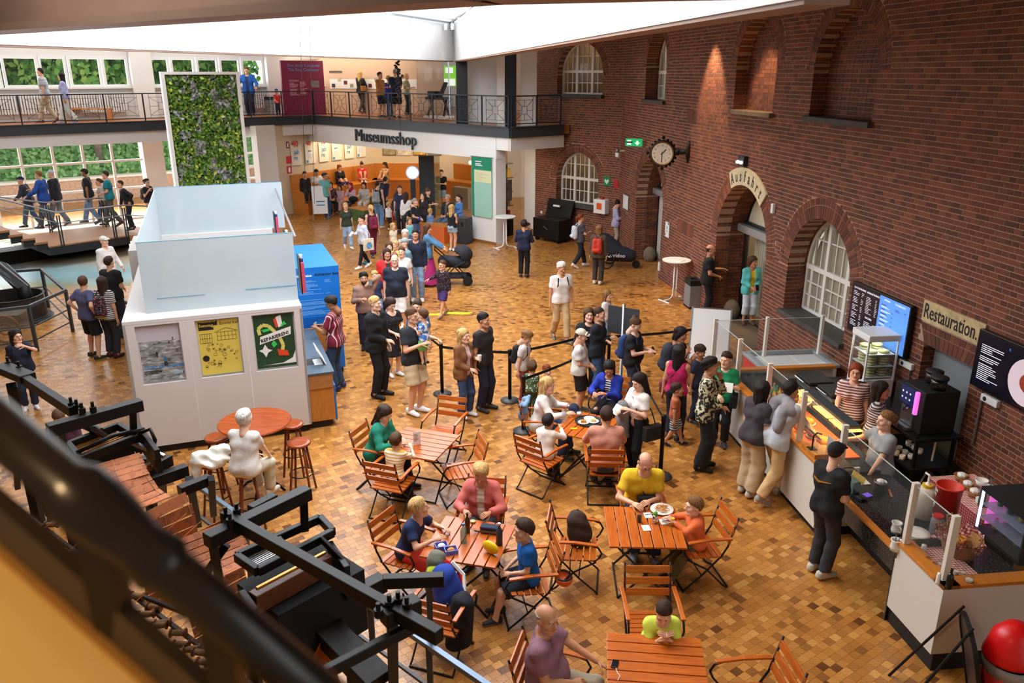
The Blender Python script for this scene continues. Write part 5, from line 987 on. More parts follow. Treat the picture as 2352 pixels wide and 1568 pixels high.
class SDF:
 def __init__(s):s.p=[]
 def cone(s,a,b,r1,r2=None,cut=False,k=.03,flat=None):s.p.append(('c',np.array(a,float),np.array(b,float),r1,r1 if r2 is None else r2,cut,k,flat));return s
 def ell(s,c,r,k=.03):s.p.append(('e',np.array(c,float),np.array(r,float),k));return s
 def mesh(s,vox,clip=None,noise=0.0,off=0.0):
  los,his=[],[]
  for p in s.p:
   if p[0]=='c':r=max(p[3],p[4])+off;los.append(np.minimum(p[1],p[2])-r);his.append(np.maximum(p[1],p[2])+r)
   else:los.append(p[1]-p[2]-off);his.append(p[1]+p[2]+off)
  lo=np.min(los,0)-2.5*vox;hi=np.max(his,0)+2.5*vox;n=np.ceil((hi-lo)/vox).astype(int)+1
  D=np.full(n,.12,np.float32);axs=[lo[i]+np.arange(n[i])*vox for i in range(3)]
  for p,l,h in zip(s.p,los,his):
   k=p[6]if p[0]=='c' else p[3];m=k+2*vox
   i0=np.maximum(0,np.floor((l-m-lo)/vox).astype(int));i1=np.minimum(n,np.ceil((h+m-lo)/vox).astype(int)+1)
   X=axs[0][i0[0]:i1[0],None,None];Y=axs[1][None,i0[1]:i1[1],None];Z=axs[2][None,None,i0[2]:i1[2]]
   if p[0]=='c':
    a,b=p[1],p[2];ba=b-a;L2=max(1e-9,ba@ba);x,y,z=X-a[0],Y-a[1],Z-a[2]
    tu=(x*ba[0]+y*ba[1]+z*ba[2])/L2;t=np.clip(tu,0,1);dx,dy,dz=x-t*ba[0],y-t*ba[1],z-t*ba[2]
    if p[7]is not None:dy=dy*p[7]
    d=np.sqrt(dx*dx+dy*dy+dz*dz)-(p[3]+(p[4]-p[3])*t)-off
    if p[5]:d=np.maximum(d,(tu-1)*math.sqrt(L2))
   else:
    c,r=p[1],p[2]+off;q=np.sqrt(((X-c[0])/r[0])**2+((Y-c[1])/r[1])**2+((Z-c[2])/r[2])**2);d=(q-1)*min(r)
   sub=(slice(i0[0],i1[0]),slice(i0[1],i1[1]),slice(i0[2],i1[2]));D[sub]=smin(D[sub],d,k)
  X,Y,Z=np.meshgrid(*axs,indexing='ij',sparse=True)
  if noise:D=D+noise*(np.sin(31*X+17*Z+3)*np.sin(27*Y+23*Z)+.7*np.sin(43*Z+11*X+19*Y))
  if clip is not None:D=np.maximum(D,clip(X,Y,Z))
  D[0],D[-1],D[:,0],D[:,-1],D[:,:,0],D[:,:,-1]=.1,.1,.1,.1,.1,.1
  return snet(D.astype(np.float32),lo,vox)
def np_mesh(name,V,F,mats,mi=None,smooth=True):
 me=bpy.data.meshes.new(name);me.vertices.add(len(V));me.vertices.foreach_set('co',np.ascontiguousarray(V,dtype=np.float32).ravel())
 F=np.ascontiguousarray(F,dtype=np.int32);me.loops.add(F.size);me.loops.foreach_set('vertex_index',F.ravel());me.polygons.add(len(F))
 me.polygons.foreach_set('loop_start',np.arange(0,F.size,4,dtype=np.int32));me.polygons.foreach_set('loop_total',np.full(len(F),4,np.int32))
 if mi is not None:me.polygons.foreach_set('material_index',np.ascontiguousarray(mi,dtype=np.int32))
 me.polygons.foreach_set('use_smooth',np.full(len(F),smooth,bool))
 for m in mats:me.materials.append(m)
 me.update(calc_edges=True);return me
# head template (facing -Y, centre of the head at the origin)
def head_template(vox):
 s=SDF();s.ell((0,.012,.032),(.077,.096,.093));s.ell((0,-.022,-.04),(.062,.072,.078));s.ell((0,-.07,-.098),(.028,.026,.022),.02)
 s.cone((0,-.09,.018),(0,-.116,-.022),.007,.013,k=.012);s.ell((0,-.105,-.026),(.018,.012,.011),.01);s.cone((-.034,-.083,.03),(.034,-.083,.03),.012,k=.015)
 s.cone((-.016,-.091,-.058),(.016,-.091,-.058),.0085,k=.006)
 for q in(-1,1):s.ell((q*.042,-.058,-.022),(.028,.026,.026),.02);s.ell((q*.079,.012,-.002),(.012,.022,.034),.006);s.cone((q*.045,-.01,-.08),(q*.02,-.065,-.1),.025,.02)
 s.cone((0,.015,-.08),(0,.03,-.19),.05,.058)
 def sock(X,Y,Z):return np.maximum(*[.0155-np.sqrt((X-q*.031)**2+(Y+.098)**2+((Z-.008)*1.25)**2)for q in(-1,1)])
 V,F=s.mesh(vox,clip=sock);c=V[F].mean(1);mi=np.zeros(len(F),int);mi[(c[:,1]<-.086)&(np.abs(c[:,2]+.058)<.0075)&(np.abs(c[:,0])<.023)]=1
 mb=MB()
 for q in(-1,1):
  mb.ell((q*.031,-.0815,.008),(.0135,.0105,.0095),8,6,2);mb.ell((q*.031,-.0895,.008),(.0062,.004,.0062),6,4,3);mb.tube([(q*.014,-.094,.026),(q*.03,-.095,.031),(q*.046,-.086,.026)],[.003,.0038,.002],4,4,caps=False)
 ok=[i for i,f in enumerate(mb.f)if len(f)==4];F2=np.array([mb.f[i]for i in ok])+len(V);m2=np.array([mb.m[i]for i in ok])
 return np.vstack([V,np.array(mb.v,np.float32)]),np.vstack([F,F2]),np.concatenate([mi,m2])
HEADS={True:head_template(.0078),False:head_template(.0105)}
def hair_template(style):
 s=SDF();cr=((0,.014,.036),(.080,.099,.096));vox=.0105;noise=0;plane=lambda X,Y,Z:-(.62*Y+.78*Z-.010)+.008*np.sin(75*X+2)+.006*np.sin(110*Z+60*Y)
 def pm(V,F):return V,F
 big={'curly':.028,'short':.015,'thick':.024,'buzz':.004,'bald':.004,'bob':.016,'long':.014,'pony':.010,'bun':.010}.get(style,.012)
 s.ell(cr[0],tuple(np.array(cr[1])+big));clip=plane
 if style=='bald':clip=lambda X,Y,Z:np.maximum(np.maximum(-(Y+.02-.3*np.abs(X))+0*Z,Z-.05+0*X+0*Y),-.085-Z+0*X+0*Y)
 if style=='buzz':clip=lambda X,Y,Z:-(.6*Y+.8*Z-.016)+0*X
 if style in('curly','thick','short','pony','bun'):noise={'curly':.008,'thick':.006}.get(style,.0035)
 if style in('bob','long'):
  zb=-.11 if style=='bob' else-.27;
  for q in(-1,1):s.cone((q*.072,.0,.06),(q*.078,.035,zb*.9),.028,.022,k=.03);s.cone((q*.045,.075,.06),(q*.05,.085,zb),.042,.026,k=.03)
  s.cone((0,.085,.05),(0,.1,zb*1.05),.045,.03,k=.03);clip=lambda X,Y,Z:np.maximum(-(.8*Y+.6*np.maximum(Z,-.02)+.026),.066-np.sqrt(X**2+((Y+.085)*.75)**2+((Z+.035)*.62)**2));noise=.0025
 if style=='pony':s.ell((0,.12,.03),(.035,.035,.035));s.cone((0,.135,.02),(0,.15,-.15),.032,.012)
 if style=='bun':s.ell((0,.075,.125),(.045,.045,.04))
 if style=='hijab':s=SDF();s.ell(cr[0],(.095,.113,.112));s.cone((0,.02,-.06),(0,.02,-.2),.085,.13);s.ell((0,-.03,-.12),(.085,.085,.06));clip=lambda X,Y,Z:.072-np.sqrt(X**2+((Y+.11))**2*.7+((Z+.012)*.8)**2);noise=.003
 if style=='cap':
  s=SDF();s.ell((0,.012,.045),(.087,.106,.095));s.cone((-.03,-.11,.062),(.03,-.11,.062),.05,k=.01,flat=None);clip=lambda X,Y,Z:np.maximum(.045-Z+0*X-.12*(Y+.05),np.where(Y<-.098,np.abs(Z-.058-.12*(Y+.1))-.008,-1)+0*X)
 if style=='hat':s=SDF();s.ell((0,.012,.05),(.09,.108,.095));clip=lambda X,Y,Z:.04-Z+0*X+0*Y
 V,F=s.mesh(vox,clip=clip,noise=noise);return V,F
HAIRM={}
def hair_mesh(style):
 if style not in HAIRM:V,F=hair_template(style);HAIRM[style]=np_mesh('hair_'+style,V,F,[M_ink])
 return HAIRM[style]
def shoe_template():
 s=SDF();s.cone((0,.055,.045),(0,-.03,.052),.043,.042);s.cone((0,-.03,.045),(0,-.165,.032),.044,.035);s.cone((0,.045,.06),(0,.045,.105),.042,.044,cut=True)
 V,F=s.mesh(.0125,clip=lambda X,Y,Z:.0-Z+0*X+0*Y);V[:,2]=np.maximum(V[:,2],0);c=V[F].mean(1);return V,F,(c[:,2]<.024).astype(int)
SHV=shoe_template();SHOES={}
def shoe_mesh(up,so):
 k=(up.name,so.name)
 if k not in SHOES:SHOES[k]=np_mesh('shoe',SHV[0],SHV[1],[up,so],SHV[2])
 return SHOES[k]
# hands: wrist at the origin, fingers along -Z, palm towards +X (right hand of a figure facing -Y has its palm at +X)
def hand_template(curl,spread=.06):
 mb=MB()
 for i,(z,wy,wx)in enumerate(((.02,.026,.022),(-.01,.027,.02),(-.04,.038,.017),(-.075,.042,.015),(-.092,.04,.012))):
  for k in range(8):a=2*math.pi*k/8;mb.v.append((wx*math.cos(a),wy*math.sin(a),z))
 mb.f=[(i*8+k,i*8+(k+1)%8,(i+1)*8+(k+1)%8,(i+1)*8+k)for i in range(4)for k in range(8)]+[(32,33,34,35),(32,35,36,39),(36,37,38,39)];mb.m=[0]*len(mb.f)
 def fing(base,d,n,ls,r,c):
  p=Vector(base);d=Vector(d).normalized();ax=d.cross(Vector(n)).normalized();pts=[p-d*.02,p.copy()]
  for l_,a in zip(ls,c):d=Matrix.Rotation(a,3,ax)@d;p=p+d*l_;pts.append(p.copy())
  pts.append(p+d*.006);m=len(pts);rs=[r]*2+[r*.97,r*.9,r*.82][:m-3]+[r*.3];b0=len(mb.f);mb.tube(pts,rs,6,caps=False)
 for j,(y,L)in enumerate(((-.030,.072),(-.010,.08),(.010,.075),(.029,.06))):
  fing((0,y,-.086),(0,y*spread*10/3,-1),(1,0,0),(L*.45,L*.31,L*.26),.0092-.0006*(j==3),tuple(curl*(1+.12*j)*x for x in(.8,1.0,.7)))
 fing((.006,-.03,-.03),(.35,-.75,-.75),(.6,.5,0),(.034,.03,.022),.0105,(.15+curl*.3,.2+curl*.3,.1))
 ok=[f for f in mb.f if len(f)==4];return np.array(mb.v,np.float32),np.array(ok)
HANDS={c:hand_template(v)for c,v in(('r',.3),('g',.95),('f',.05))}
# materials for people
SKIN={'p':(232,184,156),'l':(222,168,136),'t':(200,142,108),'b':(150,100,70),'d':(110,72,50)}
HAIRC={'k':(34,28,26),'d':(58,40,30),'m':(84,56,36),'l':(130,92,56),'b':(196,158,100),'r':(130,62,32),'g':(150,144,136),'w':(214,206,194)}
def skinm(k):return mat('skin_'+k,SKIN[k],.5,var=.05,scale=18)
def hairm(k):
 if 'hair_'+k in MATS:return MATS['hair_'+k]
 m=mat('hair_'+k,HAIRC[k],.6,spec=.25);n_=N(m);tc=n_.n('ShaderNodeTexCoord');mp=n_.n('ShaderNodeMapping',{'Vector':tc.outputs['Object'],'Scale':(110,110,16)});t=n_.n('ShaderNodeTexNoise',{'Vector':mp.outputs[0],'Scale':1.0,'Detail':3.0});c=HAIRC[k]
 n_.l(n_.ramp(t.outputs[0],[(.3,srgb(*[int(x*.6)for x in c])),(.5,srgb(*c)),(.72,srgb(*[min(255,int(x*1.3+4))for x in c]))]),n_.b.inputs['Base Color']);b_=n_.n('ShaderNodeBump',{'Strength':.8,'Distance':.008,'Height':t.outputs[0]});n_.l(b_.outputs[0],n_.b.inputs['Normal']);return m
def clothm(c,pat=None,c2=None,sc=1.0):
 nm='cloth_%02x%02x%02x'%c+(('_%s_%02x%02x%02x_%d'%((pat,)+c2+(int(sc*10),)))if pat else '')
 if nm in MATS:return MATS[nm]
 m=mat(nm,c,.85,var=0 if pat else .12,scale=7,bump=.7,bscale=11)
 if pat:
  k=N(m);tc=k.n('ShaderNodeTexCoord');sx=k.n('ShaderNodeSeparateXYZ',{0:tc.outputs['Object']})
  def band(o,f,th=.5):a=k.n('ShaderNodeMath',{0:o,1:f},operation='MULTIPLY');b_=k.n('ShaderNodeMath',{0:a.outputs[0]},operation='FRACT');return k.n('ShaderNodeMath',{0:b_.outputs[0],1:th},operation='GREATER_THAN').outputs[0]
  if pat=='h':fac=band(sx.outputs[2],26*sc,.55)
  elif pat=='v':fac=band(sx.outputs[0],16*sc,.8)
  elif pat=='plaid':a=band(sx.outputs[2],30*sc);b_=band(sx.outputs[0],30*sc);fac=k.n('ShaderNodeMath',{0:a,1:b_},operation='MULTIPLY').outputs[0]
  else:
   v=k.n('ShaderNodeTexNoise' if pat=='cam' else 'ShaderNodeTexVoronoi',{'Vector':tc.outputs['Object'],'Scale':(18 if pat=='cam' else 26)*sc});fac=k.n('ShaderNodeMath',{0:v.outputs[0],1:.5 if pat=='cam' else .32},operation='LESS_THAN').outputs[0]
  mx=k.n('ShaderNodeMix',{0:fac,6:srgb(*c),7:srgb(*c2)},data_type='RGBA');k.l(mx.outputs[2],k.b.inputs['Base Color'])
 return m
# pose and build
def ik(S,T,l1,l2,pole):
 S,T=np.array(S,float),np.array(T,float);d=T-S;L=np.linalg.norm(d);L_=min(max(L,.05),(l1+l2)*.998);u=d/max(L,1e-6);a=(l1*l1-l2*l2+L_*L_)/(2*L_);h=math.sqrt(max(0,l1*l1-a*a))
 p=np.array(pole,float);p=p-u*(p@u);p/=max(1e-6,np.linalg.norm(p));return S+u*a+p*h,S+u*L_
def rotx(v,a,c):
 v=np.array(v,float)-c;ca_,sa_=math.cos(a),math.sin(a);return np.array([v[0],v[1]*ca_-v[2]*sa_,v[1]*sa_+v[2]*ca_])+c
ARM={'dn':(.25,.02,.80),'dn2':(.27,-.08,.82),'fr':(.06,-.22,1.04),'ph':(.08,-.30,1.18),'ear':(.13,-.08,1.56),'pk':(.22,-.06,.86),'hip':(.24,.02,1.0),'bk':(.08,.16,.95),'fw':(.16,-.44,1.10),'fw2':(.18,-.46,1.28),'fold':(-.08,-.2,1.18),'mouth':(.04,-.2,1.5),'strap':(.12,-.14,1.32),'low':(.2,-.26,.9),'side':(.5,-.1,1.15),'up':(.1,-.35,1.5),'rail':(.34,-.3,1.05),'hold':(.1,-.24,1.22),'chin':(.05,-.16,1.44),'swing':(.24,.26,.92),'swf':(.22,-.24,.95),'tb':(.14,-.42,1.15),'tb2':(.04,-.36,1.15),'lap':(.09,-.26,1.06),'knee':(.13,-.42,1.02),'arm':(.3,-.22,1.2),'shl':(.5,-.02,1.45)}
PEOPLE=[]
def person(label,loc,ang,h=1.72,sex='m',skin='l',hair=('short','d'),top=('tee',(60,60,64)),bot=('trou',(40,44,60)),shoes=((40,40,44),(200,200,200)),arms=('dn','dn'),legs='st',lean=0,side=0,head=(0,0),fat=0.0,seat=None,near=True,hat=None,glasses=False,group=None,hands='rr',foot=None,reach=None,inner=None,twist=0):
 hs=min(1.02,.66+.2*h);k=(h-.25*hs)/1.5;W_={'m':1.0,'f':.9,'c':.92}[sex];C=lambda x,y,z:np.array([x*k,y*k,z*k])
 root=thing('person',label,'person',loc,math.radians(ang),group or 'visitors in the hall')
 PEOPLE.append(root);root['h']=h
 pel=C(0,0,.95);zf=0.0
 if seat is not None:pel=np.array([0,0,seat+.10*k])
 dz=pel-C(0,0,.95);la=math.radians(lean);sb=math.radians(side)
 def U(x,y,z):
  v=rotx(C(x,y,z)+dz,la,pel);d=v-pel;tw=math.radians(twist)*min(1,max(0,(z-.95)/.4));d=np.array([d[0]*math.cos(tw)-d[1]*math.sin(tw),d[0]*math.sin(tw)+d[1]*math.cos(tw),d[2]])
  return pel+np.array([d[0]*math.cos(sb)+d[2]*math.sin(sb),d[1],-d[0]*math.sin(sb)+d[2]*math.cos(sb)])
 sw=.175*W_;hw=.088
 sh={q:U(q*sw,.005,1.40)for q in(-1,1)};hp={q:pel+C(q*hw,0,-.03)for q in(-1,1)}
 kn,an,ft={},{},{}
 for q in(-1,1):
  pole=(q*.12,-1,0)
  if seat is not None:
   fz_=(foot if foot is not None else 0.0);spread=.1
   if legs=='up':tgt=C(q*.08,-.34,0)+np.array([0,0,seat+.06*k]);pole=(q*.05,-.6,1)
   elif legs=='out':tgt=np.array([q*.1*k,-.72*k,fz_+.085*k]);pole=(q*.1,-.3,1)
   elif legs=='tuck':tgt=np.array([q*.1*k,-.22*k,fz_+.085*k]);pole=(q*.15,-1,.6)
   else:tgt=np.array([q*.11*k,(-.44-.04*q)*k,fz_+.085*k]);pole=(q*.15,-1,.8)
   if tgt[2]<pel[2]-.88*k:tgt[2]=pel[2]-.80*k
  elif legs=='wk':tgt=C(q*.07,-.24*q,.09+(.05 if q<0 else 0))
  elif legs=='wk2':tgt=C(q*.07,.24*q,.09+(.05 if q>0 else 0))
  elif legs=='wide':tgt=C(q*.17,-.05*q,.085)
  else:tgt=C(q*.095,-.015*q,.085)
  kn[q],an[q]=ik(hp[q],tgt,.425*k,.425*k,pole);fd_=np.array([q*.18,-1,0]);fd_=fd_/np.linalg.norm(fd_);ft[q]=an[q]+fd_*.14*k+np.array([0,0,-.05*k])
 if seat is None:
  pass
 el,wr={},{}
 for q,a in zip((-1,1),arms):
  if seat is not None and a in('tb','tb2'):t=np.array([q*(.16 if a=='tb' else .03)*k,-(.40 if a=='tb' else .36)*k-.05,.80])
  elif isinstance(a,str):t=U(q*ARM[a][0],ARM[a][1],ARM[a][2])
  else:t=np.array(a,float)
  pole=U(q*.62,.45,1.0)-U(q*.17,0,1.4)if(isinstance(a,str)and a not in('shl',))else np.array([q*.5,.4,-.5])
  el[q],wr[q]=ik(sh[q],t,.285*k,.25*k,pole)
 hc=U(0,-.0,1.50)+np.array([0,-.015*k,.128*hs-0.0])if not lean else U(0,-.015,1.50)+np.array([0,-.02*k,.115*hs])
 f=fat
 def torso(s,o=0.0,jk=False):
  r=lambda a,b=0:(a+b*f)*k+o
  pr=.108 if sex!='f' else .112;wr_=.098 if sex=='m' else(.086 if sex=='f' else .09);cr_=.112 if sex=='m' else .1
  cx_=.08*W_
  for q in(-1,1):
   pts=[(pel+C(q*.07,.01,0),r(pr,.03)+(.010*k if o else 0)),(U(q*.055,0,1.10),r(wr_,.05)),(U(q*cx_,0,1.27),r(cr_,.02)),(U(q*.1*W_,.0,1.37),r(.085)),]
   for(a,ra),(b,rb)in zip(pts,pts[1:]):s.cone(a,b,ra,rb,k=.05)
   s.cone(U(q*.06*W_,.0,1.385),sh[q],r(.075),r(.058),k=.04);s.ell(pel+C(q*.065,.05,-.02),[r(.085,.02)]*3,.05)if not o else None
   if sex=='f':s.ell(U(q*.07,-.085,1.255),[r(.055)]*3,.04)
  s.cone(pel+C(0,0,0),U(0,0,1.28),r(.1),r(.1),k=.04)
  if f>0:s.ell(U(0,-.05-.04*f,1.07),[r(.1,.05)]*3,.06)
 def legs_(s,o=0.0,t1=1.0,rk=0,ra=0,calf=True,cut=False,only=None):
  for q in(-1,1):
   H0,Kn,An=hp[q],kn[q],an[q]
   if only=='thigh':s.cone(H0,H0+(Kn-H0)*t1,.088*k+o,(.066+rk)*k+o,cut=True,k=.04);continue
   s.cone(H0,Kn,.088*k+o,(.06+rk)*k+o,k=.04);e=Kn+(An-Kn)*t1;s.cone(Kn,e,(.058+rk)*k+o,(.04+ra)*k+o,cut=cut,k=.03)
   if calf:m_=Kn+(An-Kn)*.3;s.ell(m_+C(0,.018,0),np.array([.048,.05,.09])*k+o,.03)
 vb,vc=(.0185,.0165)if near else(.026,.022)
 s=SDF();torso(s);legs_(s);
 for q in(-1,1):
  s.cone(sh[q],el[q],.05*k,.039*k,k=.035);s.cone(el[q],wr[q],.039*k,.027*k,k=.02);s.cone(an[q],an[q]+np.array([0,.04*k,-.045*k]),.04*k,.036*k);s.cone(an[q]+np.array([0,0,-.04*k]),ft[q],.036*k,.026*k)
 nk=U(0,.0,1.43);s.cone(nk,hc+np.array([0,.02*hs,-.09*hs]),.056*k,.052*hs,k=.03)
 V,F=s.mesh(vb);Vs,Fs,Ms=[V],[F],[np.zeros(len(F),int)];nb=len(V)
 HV,HF,HM=HEADS[near];Rz=Matrix.Rotation(math.radians(head[0]),3,'Z')@Matrix.Rotation(math.radians(head[1]),3,'X');R=np.array(Rz)
 Vs.append((HV*hs)@R.T+hc);Fs.append(HF+nb);Ms.append(HM);nb+=len(HV)
 for q in(-1,1):
  hv,hf=HANDS[hands[0 if q<0 else 1]];d=wr[q]-el[q];d=d/np.linalg.norm(d);inw=np.array([-q*1.0,.15,-.25]);
  if abs(d[2])<.55:inw=np.array([-q*.5,.0,-.9])
  n_=inw-d*(inw@d);n_/=np.linalg.norm(n_);zz=-d;yy=np.cross(zz,n_);M_=np.stack([n_,yy,zz],1);hv2=hv.copy();
  if q>0:hv2[:,1]*=1
  hk=.55*k+.45*hs
  P_=(hv2*hk)@M_.T+wr[q];ff=hf
  th=(np.array([[0,-1,0]])@M_.T)[0]
  if th[1]>.2 or(abs(th[1])<=.2 and th[2]<0):hv2[:,1]*=-1;P_=(hv2*hk)@M_.T+wr[q];ff=hf[:,::-1]
  Vs.append(P_);Fs.append(ff+nb);Ms.append(np.zeros(len(ff),int));nb+=len(P_)
 hm=hairm(hair[1]);me=np_mesh('body',np.vstack(Vs),np.vstack(Fs),[skinm(skin),mat('lips_'+skin,tuple(int(c*f_)for c,f_ in zip(SKIN[skin],(.86,.62,.6))),.45),M_eye,M_iris,hm],np.concatenate(Ms))
 link('body',me,root)
 up=(U(0,0,1.4)-pel);up=up/np.linalg.norm(up)
 tk,tc_=top[0],top[1];tm=clothm(tc_,*top[2:])if len(top)>2 else clothm(tc_)
 o=.014*k if tk not in('jacket','hoodie')else .024*k
 s=SDF();torso(s,o)
 if tk in('tee','polo','dress','crop','vneck'):
  for q in(-1,1):s.cone(sh[q],sh[q]+(el[q]-sh[q])*.68,.062*k+o*.6,.062*k+o*.6,cut=True,k=.03)
 elif tk in('long','jacket','hoodie','shirt','longdress'):
  for q in(-1,1):s.cone(sh[q],el[q],.058*k+o*.7,.05*k+o*.6,k=.03);s.cone(el[q],el[q]+(wr[q]-el[q])*.97,.05*k+o*.6,.038*k+o*.4,cut=True,k=.02)
 hem={'crop':1.08,'jacket':.80,'hoodie':.83,'polo':.86,'shirt':.82}.get(tk,.86)
 if tk in('jacket','hoodie','shirt','tee','polo','long'):
  for q in(-1,1):s.cone(pel+C(q*.075,.01,.02),pel+C(q*.08,.01,-.10 if seat is None else-.02),.112*k+o+.03*f*k,.116*k+o+.03*f*k,k=.05)
 if tk in('dress','longdress'):
  L_=.48 if seat is None else .92;b_=np.array([0,0,L_*k])if seat is None else pel+C(0,-.1,-.1);s.cone(U(0,0,1.04),b_,.12*k,.2*k,cut=True,k=.06);hem=-9
  if seat is not None:legs_(s,.02,1.0,only='thigh')
 if tk=='hoodie':s.cone(U(-.07,.07,1.44),U(.07,.07,1.44),.05*k,k=.03);s.ell(U(0,.1,1.38),[.075*k,.05*k,.08*k],.03)
 nh=U(0,-.035,1.485);nr={'tank':.12,'vneck':.10,'crop':.09,'dress':.11}.get(tk,.078)*k;ph_=pel+up*(hem-.95)*k
 def tclip(X,Y,Z):
  d=-((X-ph_[0])*up[0]+(Y-ph_[1])*up[1]+(Z-ph_[2])*up[2])if hem>0 else-1+0*(X+Y+Z)
  d=np.maximum(d,nr-np.sqrt((X-nh[0])**2+(Y-nh[1])**2+(Z-nh[2])**2))
  if tk=='tank':
   for q in(-1,1):d=np.maximum(d,.075*k-np.sqrt((X-sh[q][0]-q*.03*k)**2+(Y-sh[q][1])**2+(Z-sh[q][2])**2))
  if inner:d=np.maximum(d,np.minimum(.05*k-np.abs((X-pel[0])*exv[0]+(Y-pel[1])*exv[1]+(Z-pel[2])*exv[2]),(X-pel[0])*fwv[0]+(Y-pel[1])*fwv[1]+(Z-pel[2])*fwv[2]))
  return d
 exv=U(1,0,1.2)-U(0,0,1.2);exv/=np.linalg.norm(exv);fwv=U(0,-1,1.2)-U(0,0,1.2);fwv/=np.linalg.norm(fwv)
 if inner:
  s2=SDF();torso(s2,.008*k);n2=U(0,-.04,1.5);V,F=s2.mesh(vc,clip=lambda X,Y,Z:.085*k-np.sqrt((X-n2[0])**2+(Y-n2[1])**2+(Z-n2[2])**2));link('inner_shirt',np_mesh('inner_shirt',V,F,[clothm(*inner)]),root)
 V,F=s.mesh(vc,clip=tclip,noise=.0035*k if near else .003*k)
 nm={'tee':'t_shirt','long':'sweater','jacket':'jacket','hoodie':'hoodie','polo':'polo_shirt','shirt':'shirt','tank':'tank_top','crop':'crop_top','dress':'dress','longdress':'dress','vneck':'blouse'}[tk]
 shirt=link(nm,np_mesh(nm,V,F,[tm]),root)
 bk,bc_=bot[0],bot[1];bm_=clothm(bc_,*bot[2:])if len(bot)>2 else clothm(bc_);o=(.012 if seat is None else .019)*k
 if bk!='none':
  s=SDF();r=lambda a:a*k+o+.03*f*k
  for q in(-1,1):s.cone(pel+C(q*.07,.01,0),U(q*.06,0,1.03),r(.104),r(.098),k=.04);s.ell(pel+C(q*.065,.05,-.02),[r(.085)]*3,.05)
  if bk=='trou':legs_(s,o,.93,.006,.022,cut=True)
  elif bk=='legg':legs_(s,.006*k,.93,0,.006,cut=True)
  elif bk=='wide':legs_(s,o,.94,.03,.06,calf=False,cut=True)
  elif bk=='capri':legs_(s,o,.55,.008,.03,cut=True)
  elif bk=='shorts':legs_(s,o+.01,.92,.03,only='thigh')
  elif bk=='mini':legs_(s,o+.006,.45,.03,only='thigh')
  elif bk=='skirt':s.cone(pel+C(0,0,.05),np.array([0,0,.42*k]),.115*k,(.27 if legs in('wk','wk2')else .2)*k,cut=True,k=.05)
  elif bk=='maxi':s.cone(pel+C(0,0,.05),np.array([0,0,.07*k]),.115*k,.3*k,cut=True,k=.05)
  wz=pel+up*.085*k
  V,F=s.mesh(vc,clip=lambda X,Y,Z:(X-wz[0])*up[0]+(Y-wz[1])*up[1]+(Z-wz[2])*up[2],noise=.003*k)
  nm={'trou':'trousers','legg':'leggings','wide':'wide_trousers','capri':'capri_trousers','shorts':'shorts','mini':'short_shorts','skirt':'skirt','maxi':'long_skirt'}[bk];link(nm,np_mesh(nm,V,F,[bm_]),root)
 if shoes:
  sm=shoe_mesh(mat('shoe_%02x%02x%02x'%shoes[0],shoes[0],.6),mat('sole_%02x%02x%02x'%shoes[1],shoes[1],.7))
  for q in(-1,1):
   so_=link('shoe',sm,root);a=an[q];so_.location=(a[0],a[1],a[2]-.083*k);so_.scale=(k*1.0,)*3;so_.rotation_euler=(0,0,math.atan2(-(ft[q]-a)[0],-(ft[q]-a)[1])*-1 if False else math.radians(10*q))
   if legs in('wk','wk2'):
    back=(q>0)if legs=='wk2' else(q<0)
    if(legs=='wk' and q<0)or(legs=='wk2' and q>0):so_.rotation_euler[0]=math.radians(28);so_.location[2]+=.0
 def onhead(nm,style,m):
  o_=link(nm,hair_mesh(style),root);o_.location=hc;o_.scale=(hs,)*3;o_.rotation_euler=Rz.to_euler();o_.material_slots[0].link='OBJECT';o_.material_slots[0].material=m;return o_
 if hair[0]:onhead('headscarf' if hair[0]=='hijab' else 'hair',hair[0],hm if hair[0]!='hijab' else clothm(hair[2]))
 if hat:onhead('cap',hat[0],clothm(hat[1]))
 if glasses:
  mb=MB()
  for q in(-1,1):mb.tube([(q*.032+.02*math.cos(t),-.103,.008+.016*math.sin(t))for t in[i*.785 for i in range(8)]],.0022,4,closed=True);mb.tube([(q*.052,-.1,.012),(q*.082,-.03,.012),(q*.08,.02,.005)],.002,4)
  mb.tube([(-.012,-.106,.01),(.012,-.106,.01)],.002,4);g_=mb.build('glasses',M_ink,root);g_.location=hc;g_.scale=(hs,)*3;g_.rotation_euler=Rz.to_euler()
 root['_']=0;del root['_'];del root['h']
 info=dict(root=root,U=lambda x,y,z:Vector(U(x,y,z)),k=k,wr={q:Vector(wr[q])for q in wr},hc=Vector(hc),hs=hs,el=el,Rz=Rz)
 M0=Matrix.Translation(Vector(loc))@Matrix.Rotation(math.radians(ang),4,'Z');info['w']=lambda v:M0@Vector(v);info['ang']=math.radians(ang);info['M']=M0
 return info
M_eye=mat('eye_white',(226,222,216),.3);M_iris=mat('iris_dark',(48,34,26),.2)
